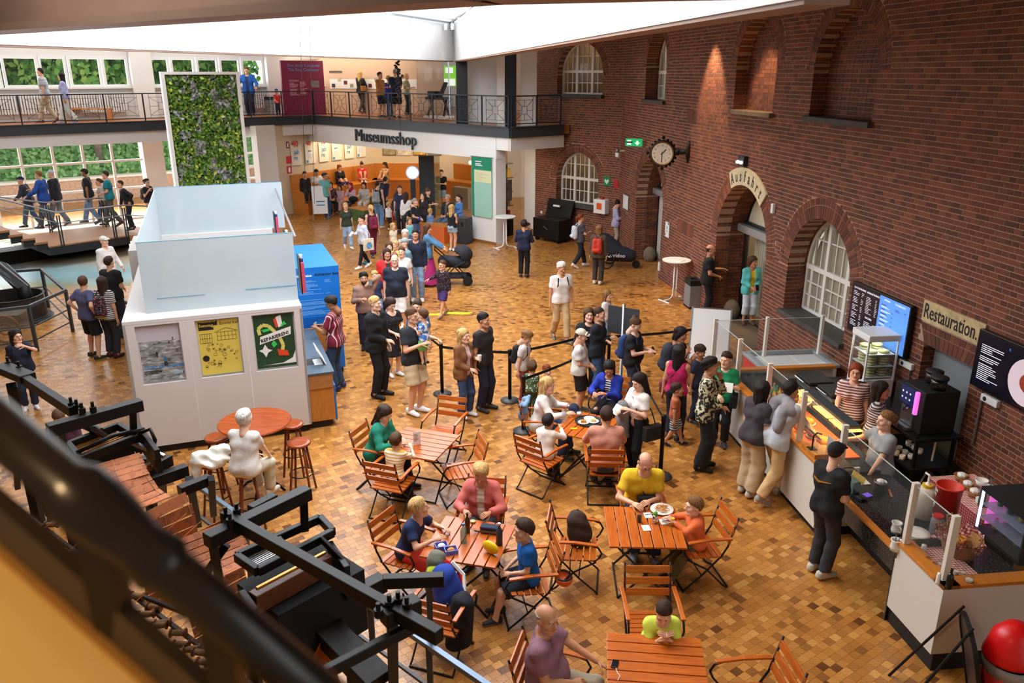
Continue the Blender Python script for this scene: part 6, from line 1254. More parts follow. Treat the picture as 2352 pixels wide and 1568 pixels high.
# things people carry
def backpack(I,c,label,pat=None,c2=None,sc=1.0):
 m=clothm(c,pat,c2)if pat else clothm(c);k=I['k']*sc;p=I['U'](0,.115,1.42);q=I['U'](0,.115,.95);t=thing('backpack',label,'backpack',I['w'](I['U'](0,.2,1.0)),I['ang'])
 M_=I['M'];base=t.matrix_basis.copy()if False else Matrix.Translation(t.location)@Matrix.Rotation(I['ang'],4,'Z');inv=base.inverted()@M_
 s=SDF();a=np.array(I['U'](0,.2,1.05));b_=np.array(I['U'](0,.19,1.32));
 for q_ in(-1,1):s.cone(np.array(I['U'](q_*.075,.2,1.05)),np.array(I['U'](q_*.065,.19,1.33)),.085*k,.075*k,k=.05)
 V,F=s.mesh(.018,noise=.003);V=np.array([inv@Vector(v)for v in V]);link('bag',np_mesh('bag',V,F,[m]),t)
 s=SDF();s.cone(np.array(I['U'](-.06,.275,1.07)),np.array(I['U'](.06,.275,1.07)),.06*k,k=.03);V,F=s.mesh(.018);V=np.array([inv@Vector(v)for v in V]);link('pocket',np_mesh('pocket',V,F,[m]),t)
 for q_ in(-1,1):
  pts=[I['U'](q_*.08,.13,1.40),I['U'](q_*.1,.03,1.475),I['U'](q_*.105,-.09,1.42),I['U'](q_*.12,-.125,1.28),I['U'](q_*.16,-.05,1.14),I['U'](q_*.13,.1,1.05)]
  MB().tube([inv@p_ for p_ in pts],.016*k,6).build('strap',m,t,smooth=True)
 return t
def handbag(I,c,label,at=(.22,.0,.9),size=(.14,.06,.11),strap=(-.08,0,1.46),name='shoulder_bag'):
 m=clothm(c);k=I['k'];p=I['w'](I['U'](*at));t=thing(name,label,'bag',p,I['ang']);w_,d_,h_=[x*k for x in size]
 MB().bx(-d_,d_,-w_,w_,-h_,h_).build('bag',m,t,bevel=.02)
 if strap:
  inv=(Matrix.Translation(p)@Matrix.Rotation(I['ang'],4,'Z')).inverted()@I['M'];sx_=1 if at[0]>0 else-1
  pts=[inv@I['U'](at[0],at[1]-.06,at[2]+size[2]),inv@I['U'](at[0]*.6,-.15,1.2),inv@I['U'](strap[0],-.08,strap[2]-.04),inv@I['U'](strap[0],0,strap[2]+.02),inv@I['U'](strap[0],.09,strap[2]-.06),inv@I['U'](at[0]*.6,.15,1.15),inv@I['U'](at[0],at[1]+.06,at[2]+size[2])]
  MB().tube(pts,.009,6).build('strap',m,t,smooth=True)
 return t
def held(I,q,name,label,cat,mb,m,off=(0,-.03,-.06),rot=None):
 p=I['w'](I['wr'][q]+Vector(off)*I['k']);t=thing(name,label,cat,p,I['ang']);o=mb.build(name+'_body',m,t,bevel=.003)
 if rot:o.rotation_euler=rot
 return t
M_phone=mat('phone_black',(16,16,18),.2)
def phone(I,q,label):return held(I,q,'phone',label,'phone',MB().bx(-.036,.036,-.005,.005,-.07,.07),M_phone,(0,-.07,.0),(-.5,0,0))
def paper(I,q,label,c=(226,226,222)):return held(I,q,'paper',label,'paper',MB().bx(-.07,.07,-.003,.003,-.08,.08),mat('paper_%d'%c[0],c,.6),(0,-.08,.02),(-.7,0,0))
def HP(px,py,h,z0=0.0):p=P(px,py,z0+h);return Vector((p.x,p.y,z0))
def FP_(px,py,z0=0.0):return P(px,py,z0)
def pf(label,hd,ft_,ang,z0=0.0,**kw):
 loc=P(ft_[0],ft_[1],z0);h=PD(hd[0],hd[1],loc.y).z-z0
 cap=kw.pop('cap',1.95);kw.setdefault('near',loc.y<15.5);kw.setdefault('sex','m');return person(label,loc,ang,h=max(.75,min(cap,h)),**kw)
def ph(label,hd,h,ang,z0=0.0,**kw):
 p=P(hd[0],hd[1],z0+h);kw.setdefault('near',p.y<15.5);return person(label,Vector((p.x,p.y,z0)),ang,h=h,**kw)
def psit(label,loc,ang,seat,**kw):
 kw.setdefault('near',loc[1]<15.5);z=kw.pop('z0',0.0);return person(label,Vector((loc[0],loc[1],z)),ang,seat=seat,**kw)
def pch(label,i,h,dy=.06,da=0,**kw):
 c=CH[i];a=c.rotation_euler[2];l=c.location;return person(label,(l[0]-math.sin(a)*dy*-1*-1 if False else l[0]-dy*math.sin(a),l[1]+dy*math.cos(a),0),math.degrees(a)+da,h=h,seat=.455,**kw)
BLK,NVY,WHT,GRY=(24,24,27),(28,34,56),(232,230,226),(120,122,126);JEAN,LJEAN,DJEAN=(58,78,112),(116,144,182),(34,44,64);WS=((232,232,232),(225,225,225));BS=((24,24,26),(40,40,42));GS=((96,98,102),(220,220,220));KHA=(196,168,128)
# upper gallery
G=4.0
pf('man in grey striped shirt walking along the gallery beside the radiator',(110,157),(115,284),-75,G,hair=('short','k'),top=('tee',(206,208,210),'h',(90,100,120)),bot=('trou',(200,182,150)),shoes=((120,30,40),(230,225,220)),legs='wk',glasses=True)
pf('woman in lavender blouse with long black hair on the gallery',(143,167),(160,284),-70,G,sex='f',skin='l',hair=('long','k'),top=('long',(176,184,226)),bot=('wide',(228,224,214)),shoes=WS,legs='wk2',head=(-20,0))
pf('man in bright blue jacket holding the gallery rail',(568,155),(577,267),8,G,hair=('short','m'),inner=((40,60,110),),top=('jacket',(30,96,178)),bot=('trou',NVY),arms=('rail','rail'),glasses=True)
pf('child in red shirt and blue cap on the gallery',(634,204),(640,266),10,G,sex='c',hair=(None,'d'),hat=('cap',(40,80,150)),top=('tee',(206,44,44)),bot=('trou',NVY),arms=('fr','dn'))
I=pf('blonde woman in black with tan bag at the gallery exhibition',(838,164),(832,261),150,G,sex='f',hair=('long','b'),top=('long',BLK),bot=('legg',(60,54,56)),arms=('ph','ph'),legs='wk');handbag(I,(160,104,54),'tan bag of the blonde woman on the gallery',(-.2,.05,1.05))
pf('man in tan shirt and dark shorts on the gallery',(878,166),(877,270),60,G,hair=('short','d'),top=('tee',(196,132,74)),bot=('shorts',(30,32,44)),arms=('fold','fold'),shoes=((60,60,64),(230,230,230)))
pf('boy in blue shirt half hidden on the gallery',(897,174),(896,268),165,G,sex='c',hair=('short','b'),top=('tee',(40,70,170)),bot=('trou',(50,80,130)))
I=pf('man in navy shirt and shorts with his back to us on the gallery',(913,159),(912,272),176,G,hair=('buzz','g'),top=('tee',(30,36,58)),bot=('shorts',(26,26,34)),arms=('fr','fr'),shoes=((50,50,52),(210,210,210)))
pf('woman in olive shirt looking down on the gallery',(936,169),(936,264),80,G,sex='f',hair=('pony','b'),top=('tee',(150,154,116)),bot=('trou',(36,38,46)),arms=('ph','ph'))
pf('person with dark ponytail behind the gallery glass',(962,170),(962,258),130,G,sex='f',hair=('pony','k'),top=('tee',BLK),bot=('trou',BLK))
pf('man in black printed shirt behind the gallery glass',(978,166),(977,259),-20,G,skin='t',hair=('short','k'),top=('tee',BLK),bot=('trou',(40,40,44)))
# raised walkway on the left
R0=.7
pf('man in navy cap climbing the walkway steps',(49,404),(78,523),-80,R0,hair=(None,'d'),hat=('cap',(30,44,84)),inner=((226,226,226),),top=('jacket',(50,52,58)),bot=('trou',(86,104,126)),legs='wk',arms=('low','rail'),lean=10,cap=1.85)
pf('fair haired man in blue jacket on the walkway',(102,389),(113,528),-80,R0,hair=('short','l'),top=('jacket',(34,74,150)),bot=('trou',(90,98,112)),legs='wk2',arms=('ph','rail'),shoes=((70,70,76),(235,235,235)),cap=1.95)
I=pf('man with black hooded jacket behind the blue jacket on the walkway',(118,388),(140,520),-85,R0,hair=(None,'d'),hat=('hat',(190,190,190)),top=('hoodie',(34,34,38)),bot=('trou',(126,128,134)),legs='wk',cap=1.9)
pf('bearded man in black polo and cap on the walkway',(205,388),(215,514),-75,R0,skin='b',hair=('short','k'),hat=('cap',(30,30,34)),top=('polo',(30,30,34)),bot=('trou',(120,142,170)),legs='wk2',shoes=((80,80,84),(230,230,230)),cap=1.9)
pf('woman in beige top with brown hair on the walkway',(229,410),(243,512),-60,R0,sex='f',hair=('pony','m'),top=('long',(210,194,180)),bot=('trou',(70,96,140)),legs='wk',cap=1.7)
pf('man in teal polo shirt on the walkway',(241,393),(262,519),-70,R0,hair=('short','d'),top=('polo',(20,128,138)),bot=('trou',(84,84,76)),arms=('dn','fr'),legs='wk2',cap=1.9)
pf('man in black shirt with lanyard leaning on the walkway rail',(275,411),(305,527),-55,R0,hair=('buzz','d'),top=('long',(28,28,32)),bot=('trou',(26,28,34)),arms=('low','hip'),lean=16,legs='wide',cap=1.82)
I=pf('young man in black shirt with olive backpack on the walkway',(345,411),(350,515),75,.35,hair=('curly','d'),top=('tee',(28,28,32)),bot=('trou',(196,170,134)),arms=('strap','hold'),glasses=True,cap=1.8);backpack(I,(64,66,52),'olive backpack of the young man on the walkway')
ph('woman with bare shoulders and dark curls behind the kiosk glass',(384,443),1.62,-15,.1,sex='f',hair=('long','d'),top=('tank',(200,170,160)),bot=('trou',(190,180,170)))
# floor left of the kiosk
pf('older man in white shirt and white cap left of the kiosk',(244,543),(262,700),70,hair=(None,'g'),skin='p',hat=('cap',(216,210,198)),top=('shirt',(228,226,224)),bot=('trou',(200,196,186)),arms=('dn','swf'),legs='wk')
pf('man in black shirt with his back to us beside the kiosk',(263,590),(278,775),165,hair=('short','d'),top=('tee',(22,22,26)),bot=('trou',(40,44,60)),arms=('fr','fr'))
pf('man in slate blue shirt and black shorts hand on hip',(180,635),(220,822),155,skin='l',hair=('short','m'),top=('tee',(84,88,124)),bot=('shorts',(20,20,22)),arms=('hip','hip'),shoes=((40,44,40),(190,210,80)),head=(45,0),legs='wide')
I=pf('woman in striped shirt with arm around her companion',(245,636),(262,820),170,sex='f',hair=('long','d'),top=('tee',(228,226,222),'h',(30,30,34)),bot=('trou',(48,50,58)),arms=('dn','hip'),head=(40,0),shoes=((70,30,30),(40,30,30)));backpack(I,(48,44,56),'flowered backpack of the woman in stripes','dot',(214,110,110))
I=pf('woman in navy shirt laughing behind the loom at the left edge',(58,757),(72,938),35,sex='f',hair=('long','k'),top=('tee',(24,28,48)),bot=('trou',(32,38,60)),arms=('dn','up'),shoes=WS,fat=.5,glasses=True,head=(25,0));backpack(I,(40,44,46),'dark green backpack of the woman in navy')
ph('boy in maroon shirt bent over the loom display',(138,925),1.5,15,hair=('buzz','m'),top=('tee',(74,36,52)),bot=('trou',NVY),arms=('ph','ph'),head=(0,35),lean=15)
ph('person with glasses and black shirt crouching behind the loom',(88,1000),1.25,20,sex='f',hair=('bob','k'),top=('tee',(22,22,24)),bot=('trou',BLK),glasses=True,arms=('ph','ph'))
# at the kiosk
I=pf('man in wine red striped shirt paying at the ticket desk',(745,681),(778,893),-100,skin='b',hair=('thick','k'),top=('polo',(120,26,50),'v',(222,196,190)),bot=('trou',(44,66,92)),arms=('ph','ph'),head=(0,30),glasses=True,shoes=((34,44,80),(200,200,210)));held(I,-1,'banknote','pale green banknote held at the ticket desk','banknote',MB().bx(-.06,.06,-.002,.002,-.03,.03),mat('banknote',(150,196,180),.6),(0,-.09,.02))
psit('white haired woman in white shirt sitting at the round table',(-3.44,9.22,0),168,.80,h=1.64,sex='f',skin='p',hair=('thick','w'),top=('tee',(224,218,212)),bot=('trou',(200,190,170)),arms=('tb','tb2'),foot=.3,shoes=((216,206,190),(190,180,160)),fat=.5,head=(10,15),lean=8)
# shop benches
UB,LB=.95,.5
pf('young man in white shirt with phone by the shop bench',(723,389),(733,485),40,hair=('short','k'),skin='t',top=('tee',(226,228,230)),bot=('shorts',(92,100,122)),arms=('ph','ph'),head=(0,25))
I=pf('man in teal shirt and cap drinking by the shop bench',(744,397),(752,502),150,hair=(None,'d'),hat=('cap',(36,56,76)),top=('polo',(104,172,172)),bot=('trou',(40,74,118)),arms=('dn','mouth'),fat=.5,head=(-25,-15),shoes=GS,skin='t');held(I,1,'drink_flask','pink drinking bottle raised by the man in teal','bottle',MB().lathe([(.03,-.09),(.032,.06),(.02,.09),(.001,.1)],10),mat('pink_flask',(232,80,130),.4),(.03,-.08,.03),(0,1.2,0))
def pb(label,px,py,z,ang,**kw):p=P(px,py,z);return psit(label,(p.x,p.y,0),ang,z,foot=z-.45 if 'foot' not in kw else kw.pop('foot'),**kw)
pb('woman in flowered dress seated behind the man in teal',762,465,LB,20,h=1.66,sex='f',hair=('long','k'),top=('long',(60,30,50),'dot',(200,150,170)),bot=('trou',BLK),arms=('lap','lap'))
pb('girl in pink with blue headband on the lower bench',782,463,LB,-10,h=1.35,sex='c',hair=('long','k'),top=('long',(222,186,194)),bot=('trou',(226,196,200)),arms=('lap','lap'),shoes=BS,foot=.1)
I=pb('woman with red headscarf on the lower bench',808,466,LB,-20,h=1.62,sex='f',hair=('hijab','k',(170,30,56)),top=('long',(208,180,194)),bot=('trou',(60,60,70)),arms=('chin','lap'))
t_=thing('black_handbag','black handbag on the lap of the woman in the red headscarf','bag',P(812,462,.62),.2);MB().ell((0,-.1,.1),(.2,.12,.13),12,8).build('bag',M_bag,t_,smooth=True)
I=pb('woman in checked shirt with a green bottle on the lower bench',838,466,LB,-5,h=1.66,sex='f',hair=('long','k'),top=('long',(226,224,220),'plaid',(26,26,30)),bot=('trou',(230,228,222)),arms=('hold','lap'));held(I,-1,'drink_flask','green drinking bottle held by the woman in checks','bottle',MB().lathe([(.035,-.1),(.035,.06),(.02,.09),(.001,.1)],10),mat('green_flask',(120,170,140),.3),(0,-.06,.05))
pb('woman in black sitting on the upper bench under the posters',782,423,UB,35,h=1.66,sex='f',hair=('bob','r'),top=('long',(26,24,26)),bot=('trou',(40,44,100)),arms=('lap','lap'),legs='out',foot=.9,head=(0,20))
pb('young woman in red sweater with knees up on the upper bench',833,416,UB,20,h=1.66,sex='f',hair=('bun','d'),top=('long',(190,30,50)),bot=('trou',(214,178,150)),arms=('knee','knee'),legs='up',head=(0,25),shoes=WS)
pb('curly haired woman in olive top curled up in the bench corner',886,416,UB,-30,h=1.66,sex='f',hair=('long','d'),top=('tank',(150,142,60)),bot=('trou',(170,140,104)),arms=('knee','knee'),legs='up',head=(0,20))
I=ph('person in dark blue with a rucksack leaning into the bench corner',(878,405),1.6,150,.15,hair=('short','d'),top=('long',(40,42,66)),bot=('trou',(40,40,50)),lean=20);backpack(I,(46,50,66),'dark rucksack in the bench corner')
pb('person mostly hidden at the left end of the bench',703,440,UB,30,h=1.6,hair=('short','k'),top=('long',(30,28,30)),bot=('trou',BLK))
I=pf('woman in black top and jeans with grey backpack by the bench',(868,416),(872,524),165,sex='f',hair=('pony','d'),top=('tank',BLK),bot=('trou',(104,142,180)),arms=('dn','low'),shoes=((200,180,160),(220,210,200)));backpack(I,(150,154,156),'grey backpack of the woman in jeans')
ph('young man at the back of the shop table',(918,427),1.7,0,.1,hair=('short','m'),top=('tee',(34,40,70)),bot=('trou',BLK))
I=pf('boy in grey shirt with black backpack in the shop queue',(912,438),(917,536),140,sex='c',hair=('thick','m'),top=('tee',(110,120,134)),bot=('shorts',(60,90,140)),shoes=((40,40,44),(220,220,220)));backpack(I,(34,36,40),'black backpack of the boy in grey')
ph('woman with long dark hair in a white blouse in the shop queue',(932,442),1.62,160,0,sex='f',hair=('long','d'),top=('long',(222,220,218)),bot=('trou',BLK))
pf('toddler in white shirt and black trousers by the bench',(892,464),(895,528),160,sex='c',hair=('short','b'),top=('tee',WHT),bot=('trou',(30,30,34)),legs='wk',shoes=WS)
pf('bald man in black shirt bending down in the shop queue',(925,460),(933,545),70,skin='p',hair=('bald','l'),top=('tee',(28,30,36)),bot=('trou',(40,42,50)),lean=42,arms=('low','low'),head=(0,30))
ph('woman with glasses in dark clothes at the shop queue',(972,442),1.64,-40,0,sex='f',hair=('long','d'),skin='p',top=('long',(40,34,40)),bot=('trou',BLK),glasses=True,head=(0,-15))
I=pf('woman in black top with yellow shoulder bag in the shop queue',(983,433),(985,535),70,sex='f',skin='p',hair=('bun','m'),top=('tee',(24,24,28)),bot=('trou',(44,60,92)),arms=('ph','ph'),head=(0,25));handbag(I,(206,164,60),'yellow shoulder bag of the woman in black',(-.2,-.05,1.05))
pf('little boy in blue striped sweater in the shop queue',(987,479),(990,548),150,sex='c',hair=('short','b'),top=('long',(46,70,130),'h',(140,180,214)),bot=('trou',(50,66,100)))
I=pf('man in black polo shirt with blue belt bag in the shop queue',(956,456),(956,562),70,hair=('short','g'),top=('polo',(28,30,34)),bot=('trou',(66,92,134)),arms=('fr','fr'),fat=.4);handbag(I,(40,60,170),'blue belt bag of the man in the black polo shirt',(.0,-.2,1.02),(.05,.12,.05),None,'belt_bag')
pf('little girl with long fair hair in turquoise in the queue',(941,499),(943,575),30,sex='c',hair=('long','l'),top=('tank',(100,190,196)),bot=('trou',(80,100,140)))
pb('man in dark jacket sitting on the shop box',1030,505,.62,-35,h=1.78,hair=('short','g'),skin='t',inner=((90,86,84),),top=('jacket',(40,38,40)),bot=('trou',(72,100,124)),arms=('lap','lap'),foot=.1)
pb('woman in blue sweater sitting beside the grey donation box',1055,500,.62,-60,h=1.64,sex='f',skin='p',hair=('pony','d'),top=('long',(84,140,214)),bot=('trou',(60,70,90)),arms=('fr','fr'),foot=.1)
pf('blonde woman in black top and denim shorts with her back to us',(1042,470),(1040,576),150,sex='f',hair=('long','b'),top=('tank',BLK),bot=('mini',(160,184,206)),arms=('fr','ph'),shoes=WS)
pf('tall man in black shirt and grey shorts inside the shop',(1018,390),(1016,480),-15,hair=('short','d'),top=('tee',(26,26,30)),bot=('shorts',(130,150,166)),arms=('ph','ph'),near=False)
pf('boy in dark shirt reading beside the tall man in the shop',(1003,407),(1003,476),15,sex='c',hair=('short','r'),top=('tee',(36,36,48)),bot=('shorts',(160,130,100)),arms=('ph','ph'))
# crowd in the middle of the hall
pf('woman in dark green shirt and light jeans walking',(797,465),(800,570),25,sex='f',hair=('pony','b'),top=('tee',(50,62,46)),bot=('trou',(150,176,206)),legs='wk',shoes=WS)
pf('child in orange shirt and white cap in the crowd',(828,497),(838,605),75,sex='c',hair=('short','d'),hat=('hat',(226,222,214)),top=('tee',(236,120,36)),bot=('shorts',(40,44,56)),shoes=((40,140,150),(60,160,170)))
I=pf('woman in pale shirt and black leggings carrying a tote bag',(845,495),(838,616),-50,sex='f',hair=('bun','k'),top=('shirt',(206,214,232)),bot=('legg',(22,22,26)),arms=('ph','dn'),legs='wk',shoes=WS);t_=handbag(I,(222,208,180),'cream tote bag with a blue and green globe print',(.3,.02,.85),(.19,.04,.2),(.12,0,1.44),'tote_bag');MB().lathe([(.1,-.0),(.1,.004)],18,ax='x').build('globe_print',mat('globe_print',(90,150,190),.7,var=.5,scale=14),t_).location=(.045,0,-.02);MB().lathe([(.1,-.004),(.1,.0)],18,ax='x').build('globe_print',mat('globe_print',(90,150,190),.7,var=.5,scale=14),t_).location=(-.045,0,-.02);paper(I,-1,'white leaflet held by the woman with the tote bag')
I=pf('blonde woman in maroon dress behind the tote bag',(850,471),(858,590),-150,sex='f',hair=('pony','b'),top=('tank',(54,30,38)),bot=('wide',(110,24,60)),legs='wk2');backpack(I,(120,30,60),'wine red backpack of the blonde woman in maroon')
pf('little girl in white patterned shirt in the crowd',(903,512),(906,590),45,sex='c',hair=('long','b'),top=('tee',(230,222,200),'dot',(214,190,120)),bot=('shorts',(200,180,150)))
ph('older woman with white hair in the crowd',(930,527),1.6,0,sex='f',skin='p',hair=('bob','w'),top=('long',(190,150,140)),bot=('trou',GRY))
I=pf('tall man in navy sweater with light jeans in the crowd',(946,527),(960,690),5,skin='t',hair=('short','k'),top=('long',(26,32,54)),bot=('trou',(130,154,186)),arms=('dn','pk'),shoes=WS);backpack(I,(34,38,48),'navy backpack of the tall man in the crowd')
ph('man in grey teal shirt and flat cap in the crowd',(930,547),1.74,-60,hair=('buzz','g'),skin='p',hat=('cap',(136,150,146)),top=('tee',(104,134,142)),bot=('trou',GRY),fat=.4,near=False)
ph('toddler in yellow shirt carried in the crowd',(908,553),1.5,-30,sex='c',hair=('short','b'),top=('tee',(226,232,70)),bot=('trou',(80,90,120)))
ph('smiling woman half hidden in the crowd',(893,556),1.62,15,sex='f',skin='p',hair=('bob','m'),top=('tee',(150,90,80)),bot=('trou',GRY))
I=ph('woman in white shirt and navy cardigan in the crowd',(922,567),1.68,-5,sex='f',skin='p',hair=('pony','m'),top=('tee',(232,230,228)),bot=('trou',(190,190,190)),near=False)
I=pf('woman in denim jacket and pink skirt pushing a pushchair',(983,515),(985,655),95,sex='f',hair=('long','m'),inner=((200,120,150),),top=('jacket',(82,126,166)),bot=('maxi',(170,46,112)),arms=('fw','fw'),legs='wk',head=(0,10))
pf('girl in dark flowered jacket and purple shorts',(1008,598),(1020,726),-35,sex='c',hair=('pony','m'),top=('jacket',(30,26,34),'dot',(120,84,104)),bot=('shorts',(70,50,110),'dot',(30,30,60)),arms=('side','dn'),legs='wk',glasses=True,shoes=((170,130,110),(190,150,130)))
pf('bald man in navy shirt and white shorts facing us',(906,585),(915,770),5,skin='p',hair=('bald','g'),top=('tee',(30,36,52)),bot=('shorts',(226,222,214)),arms=('dn','dn'),glasses=True,fat=.45,near=True)
I=ph('long haired man in red jacket in the crowd',(888,571),1.78,20,hair=('long','d'),inner=((60,44,40),),top=('jacket',(206,36,40)),bot=('trou',BLK),near=True,skin='t');backpack(I,(70,80,70),'grey green backpack of the man in the red jacket')
ph('small boy in dark blue shirt behind the phone caller',(860,622),1.3,20,sex='c',hair=('short','b'),top=('tee',(40,52,86)),bot=('shorts',(110,150,200)))
I=pf('bearded man in tan sweater talking on the phone',(846,626),(845,800),15,skin='t',hair=('thick','k'),top=('long',(150,114,96)),bot=('trou',(28,32,46)),arms=('hold','ear'),shoes=BS);phone(I,1,'phone at the ear of the bearded man')
s_=SDF();s_.ell((0,-.066,-.085),(.05,.045,.045),.02);s_.ell((0,-.045,-.06),(.064,.05,.035),.02);V_,F_=s_.mesh(.009,clip=lambda X,Y,Z:np.maximum(Z+.048+0*X+0*Y,.02-np.sqrt(X**2+(Y+.1)**2+(Z+.058)**2)));b_=link('beard',np_mesh('beard',V_,F_,[hairm('k')]),I['root']);b_.location=I['hc'];b_.scale=(I['hs'],)*3
I=pf('man in dark blue sweater carrying a small child, back to us',(1192,506),(1203,637),170,hair=('thick','k'),skin='t',top=('long',(26,32,58)),bot=('trou',(22,22,28)),arms=('hold','hold'))
ph('small child carried on the shoulder of the man in dark blue',(1212,512),.95,60,.62,sex='c',hair=('short','k'),top=('tee',(220,210,206)),bot=('trou',(200,190,190)),shoes=((200,160,160),(220,200,200)))
I=pf('woman in grey shirt with silver backpack by the brick wall',(1344,492),(1330,614),110,sex='f',hair=('pony','r'),top=('tee',(70,70,76)),bot=('trou',(30,32,40)),arms=('ph','fr'),shoes=WS,legs='wk');backpack(I,(190,196,202),'silver backpack of the woman in grey')
I=pf('woman in brown coat with red backpack and flask',(1376,517),(1372,652),160,sex='f',hair=('bob','l'),top=('jacket',(80,66,52)),bot=('trou',(58,52,46)),arms=('dn','dn'),shoes=((214,204,190),(220,210,200)));backpack(I,(196,62,44),'red backpack of the woman in the brown coat')
I=pf('woman in lavender hoodie with blue bag at the map board',(1414,461),(1413,570),75,sex='f',hair=('bun','k'),top=('hoodie',(178,176,206)),bot=('trou',(166,154,136)),arms=('ph','fr'),head=(0,25));handbag(I,(60,124,172),'blue cloth bag of the woman in lavender',(.12,-.36,.86),(.1,.1,.16),None,'cloth_bag')
I=pf('older man in white polo shirt and khaki trousers',(1290,602),(1286,782),20,skin='t',hair=('thick','w'),top=('polo',(230,226,222)),bot=('trou',(190,160,120)),arms=('dn','dn2'),legs='wk',shoes=((110,104,98),(190,180,170)),head=(10,15));backpack(I,(36,38,52),'dark backpack of the man in the white polo shirt')
I=pf('man in black shirt at the doorway by the bin',(1636,562),(1618,732),80,skin='t',hair=('bald','d'),top=('tee',(20,20,24)),bot=('trou',(18,18,22)),arms=('fr','ph'),shoes=BS,fat=.3);phone(I,1,'phone held by the man in black at the doorway')
I=pf('woman in turquoise jacket and yellow shirt in the doorway',(1722,589),(1715,744),5,sex='f',skin='t',hair=('bob','m'),inner=((236,190,20),),top=('jacket',(96,196,192)),bot=('capri',(206,216,226)),arms=('fr','fr'),shoes=((90,60,40),(60,40,30)),head=(30,5));phone(I,1,'phone held by the woman in turquoise')
# queue
pf('blond man in black hoodie and black trousers in the queue',(880,671),(872,910),70,skin='p',hair=('short','b'),top=('hoodie',(22,22,25)),bot=('trou',(20,20,23)),arms=('fr','dn2'),shoes=BS,cap=1.92)
pf('woman in black off-shoulder dress in the queue',(914,684),(905,862),40,sex='f',skin='p',hair=('bob','d'),top=('dress',(24,22,26),'dot',(70,60,66)),bot=('none',BLK),arms=('fr','ph'),shoes=WS,head=(0,25))
I=pf('man in dark shirt and beige shorts hugging a sleepy child',(938,702),(954,948),60,skin='l',hair=('short','m'),top=('tee',(42,44,50)),bot=('shorts',(206,186,150)),arms=('hold','arm'),shoes=WS,glasses=True,cap=1.92)
cl_=I['w'](I['U'](.02,-.21,.86));person('sleepy child in blue patterned shirt and green shorts in his father\'s arms',cl_,245,h=.98,sex='c',skin='p',hair=('short','m'),top=('tee',(226,232,240),'cam',(70,120,196)),bot=('shorts',(120,226,120)),arms=('hold','hold'),shoes=((30,50,44),(40,60,50)),near=True)
ph('woman with sunglasses in her hair behind the man with the child',(958,690),1.66,-10,sex='f',hair=('bun','d'),top=('tee',(84,104,140)),bot=('legg',(28,32,42)),shoes=((30,30,32),(230,230,230)))
I=pf('curly blonde woman in brown suede jacket holding a cup',(1064,755),(1068,955),50,sex='f',skin='p',hair=('long','b'),inner=((226,190,190),),top=('jacket',(128,84,50)),bot=('trou',(52,72,108)),arms=('fr','hold'),shoes=WS);held(I,1,'paper_cup','pale paper cup held by the woman in the brown jacket','cup',MB().lathe([(.03,-.05),(.04,.05),(.036,.05),(.028,-.045),(.001,-.045)],12),M_plas,(0,-.07,.02))
mb=MB()
pf('dark haired man in black printed shirt and jeans in the queue',(1108,719),(1112,940),60,skin='t',hair=('short','k'),top=('tee',(42,38,40)),bot=('trou',(30,36,54)),arms=('dn','dn'),shoes=((54,50,48),(40,38,36)))
I=pf('boy in white shirt and red trousers with a black shoulder bag',(1217,757),(1200,925),70,sex='c',hair=('thick','l'),top=('tee',(212,204,200)),bot=('legg',(150,64,62)),arms=('dn','dn'),head=(0,35),lean=6,near=True);backpack(I,(28,26,26),'small black bag of the boy in white')
ph('curly haired toddler in green patterned shirt behind the barrier',(1222,830),1.0,170,sex='c',hair=('curly','m'),top=('tee',(74,104,70),'dot',(220,226,214)),bot=('trou',(60,80,60)),near=True)
ph('baby in rust top behind the barrier',(1256,838),.85,20,sex='c',skin='p',hair=('short','r'),top=('tee',(196,96,72)),bot=('trou',(120,90,80)),arms=('mouth','mouth'),near=True)
pf('man in white shirt, black shorts and beige cap in the queue',(1331,756),(1328,946),75,skin='l',hair=('buzz','d'),hat=('cap',(206,196,176)),top=('tee',(222,218,210)),bot=('shorts',(22,22,24)),arms=('fr','fr'),shoes=GS,head=(0,15),fat=.4)
ph('pale young woman with long brown hair looking at us',(1353,707),1.72,5,sex='f',skin='p',hair=('long','m'),top=('long',(24,22,26)),bot=('trou',BLK),near=True)
pf('man with cropped hair in black sweater and blue jeans',(1386,706),(1368,915),65,hair=('buzz','d'),top=('long',(30,32,40)),bot=('trou',(68,96,140)),arms=('fold','fold'),shoes=GS)
pf('little girl with blue face paint behind the queue',(1393,667),(1390,790),55,sex='c',skin='p',hair=('long','l'),top=('tee',(216,214,216)),bot=('trou',(150,170,206)))
I=ph('woman with a bun in black typing on her phone in the queue',(1458,730),1.68,60,sex='f',skin='p',hair=('bun','m'),top=('vneck',(26,24,28)),bot=('trou',(50,56,78)),arms=('ph','ph'),fat=.5,near=True,head=(0,25));phone(I,1,'phone of the woman with the bun');backpack(I,(44,64,110),'dark blue backpack behind the queue sign')
I=ph('smiling woman with big dark backpack in the queue',(1563,752),1.66,70,sex='f',skin='t',hair=('bob','k'),top=('tank',(40,56,72)),bot=('trou',(26,26,30)),arms=('strap','fr'),near=True,head=(-15,15));backpack(I,(46,48,58),'big dark travel backpack of the smiling woman',sc=1.5)
I=ph('woman in pink tank top with long black hair in the queue',(1561,793),1.63,150,sex='f',skin='t',hair=('long','k'),top=('tank',(186,30,92)),bot=('trou',(34,40,56)),arms=('fr','dn'),near=True);handbag(I,(116,52,56),'dark red shoulder bag of the woman in pink',(.26,-.12,.95))
ph('boy in navy shirt with yellow sleeves at the whiteboard',(1607,792),1.4,50,sex='c',hair=('short','d'),skin='t',top=('tee',(44,46,66)),bot=('trou',(44,50,66)),near=True,head=(0,25))
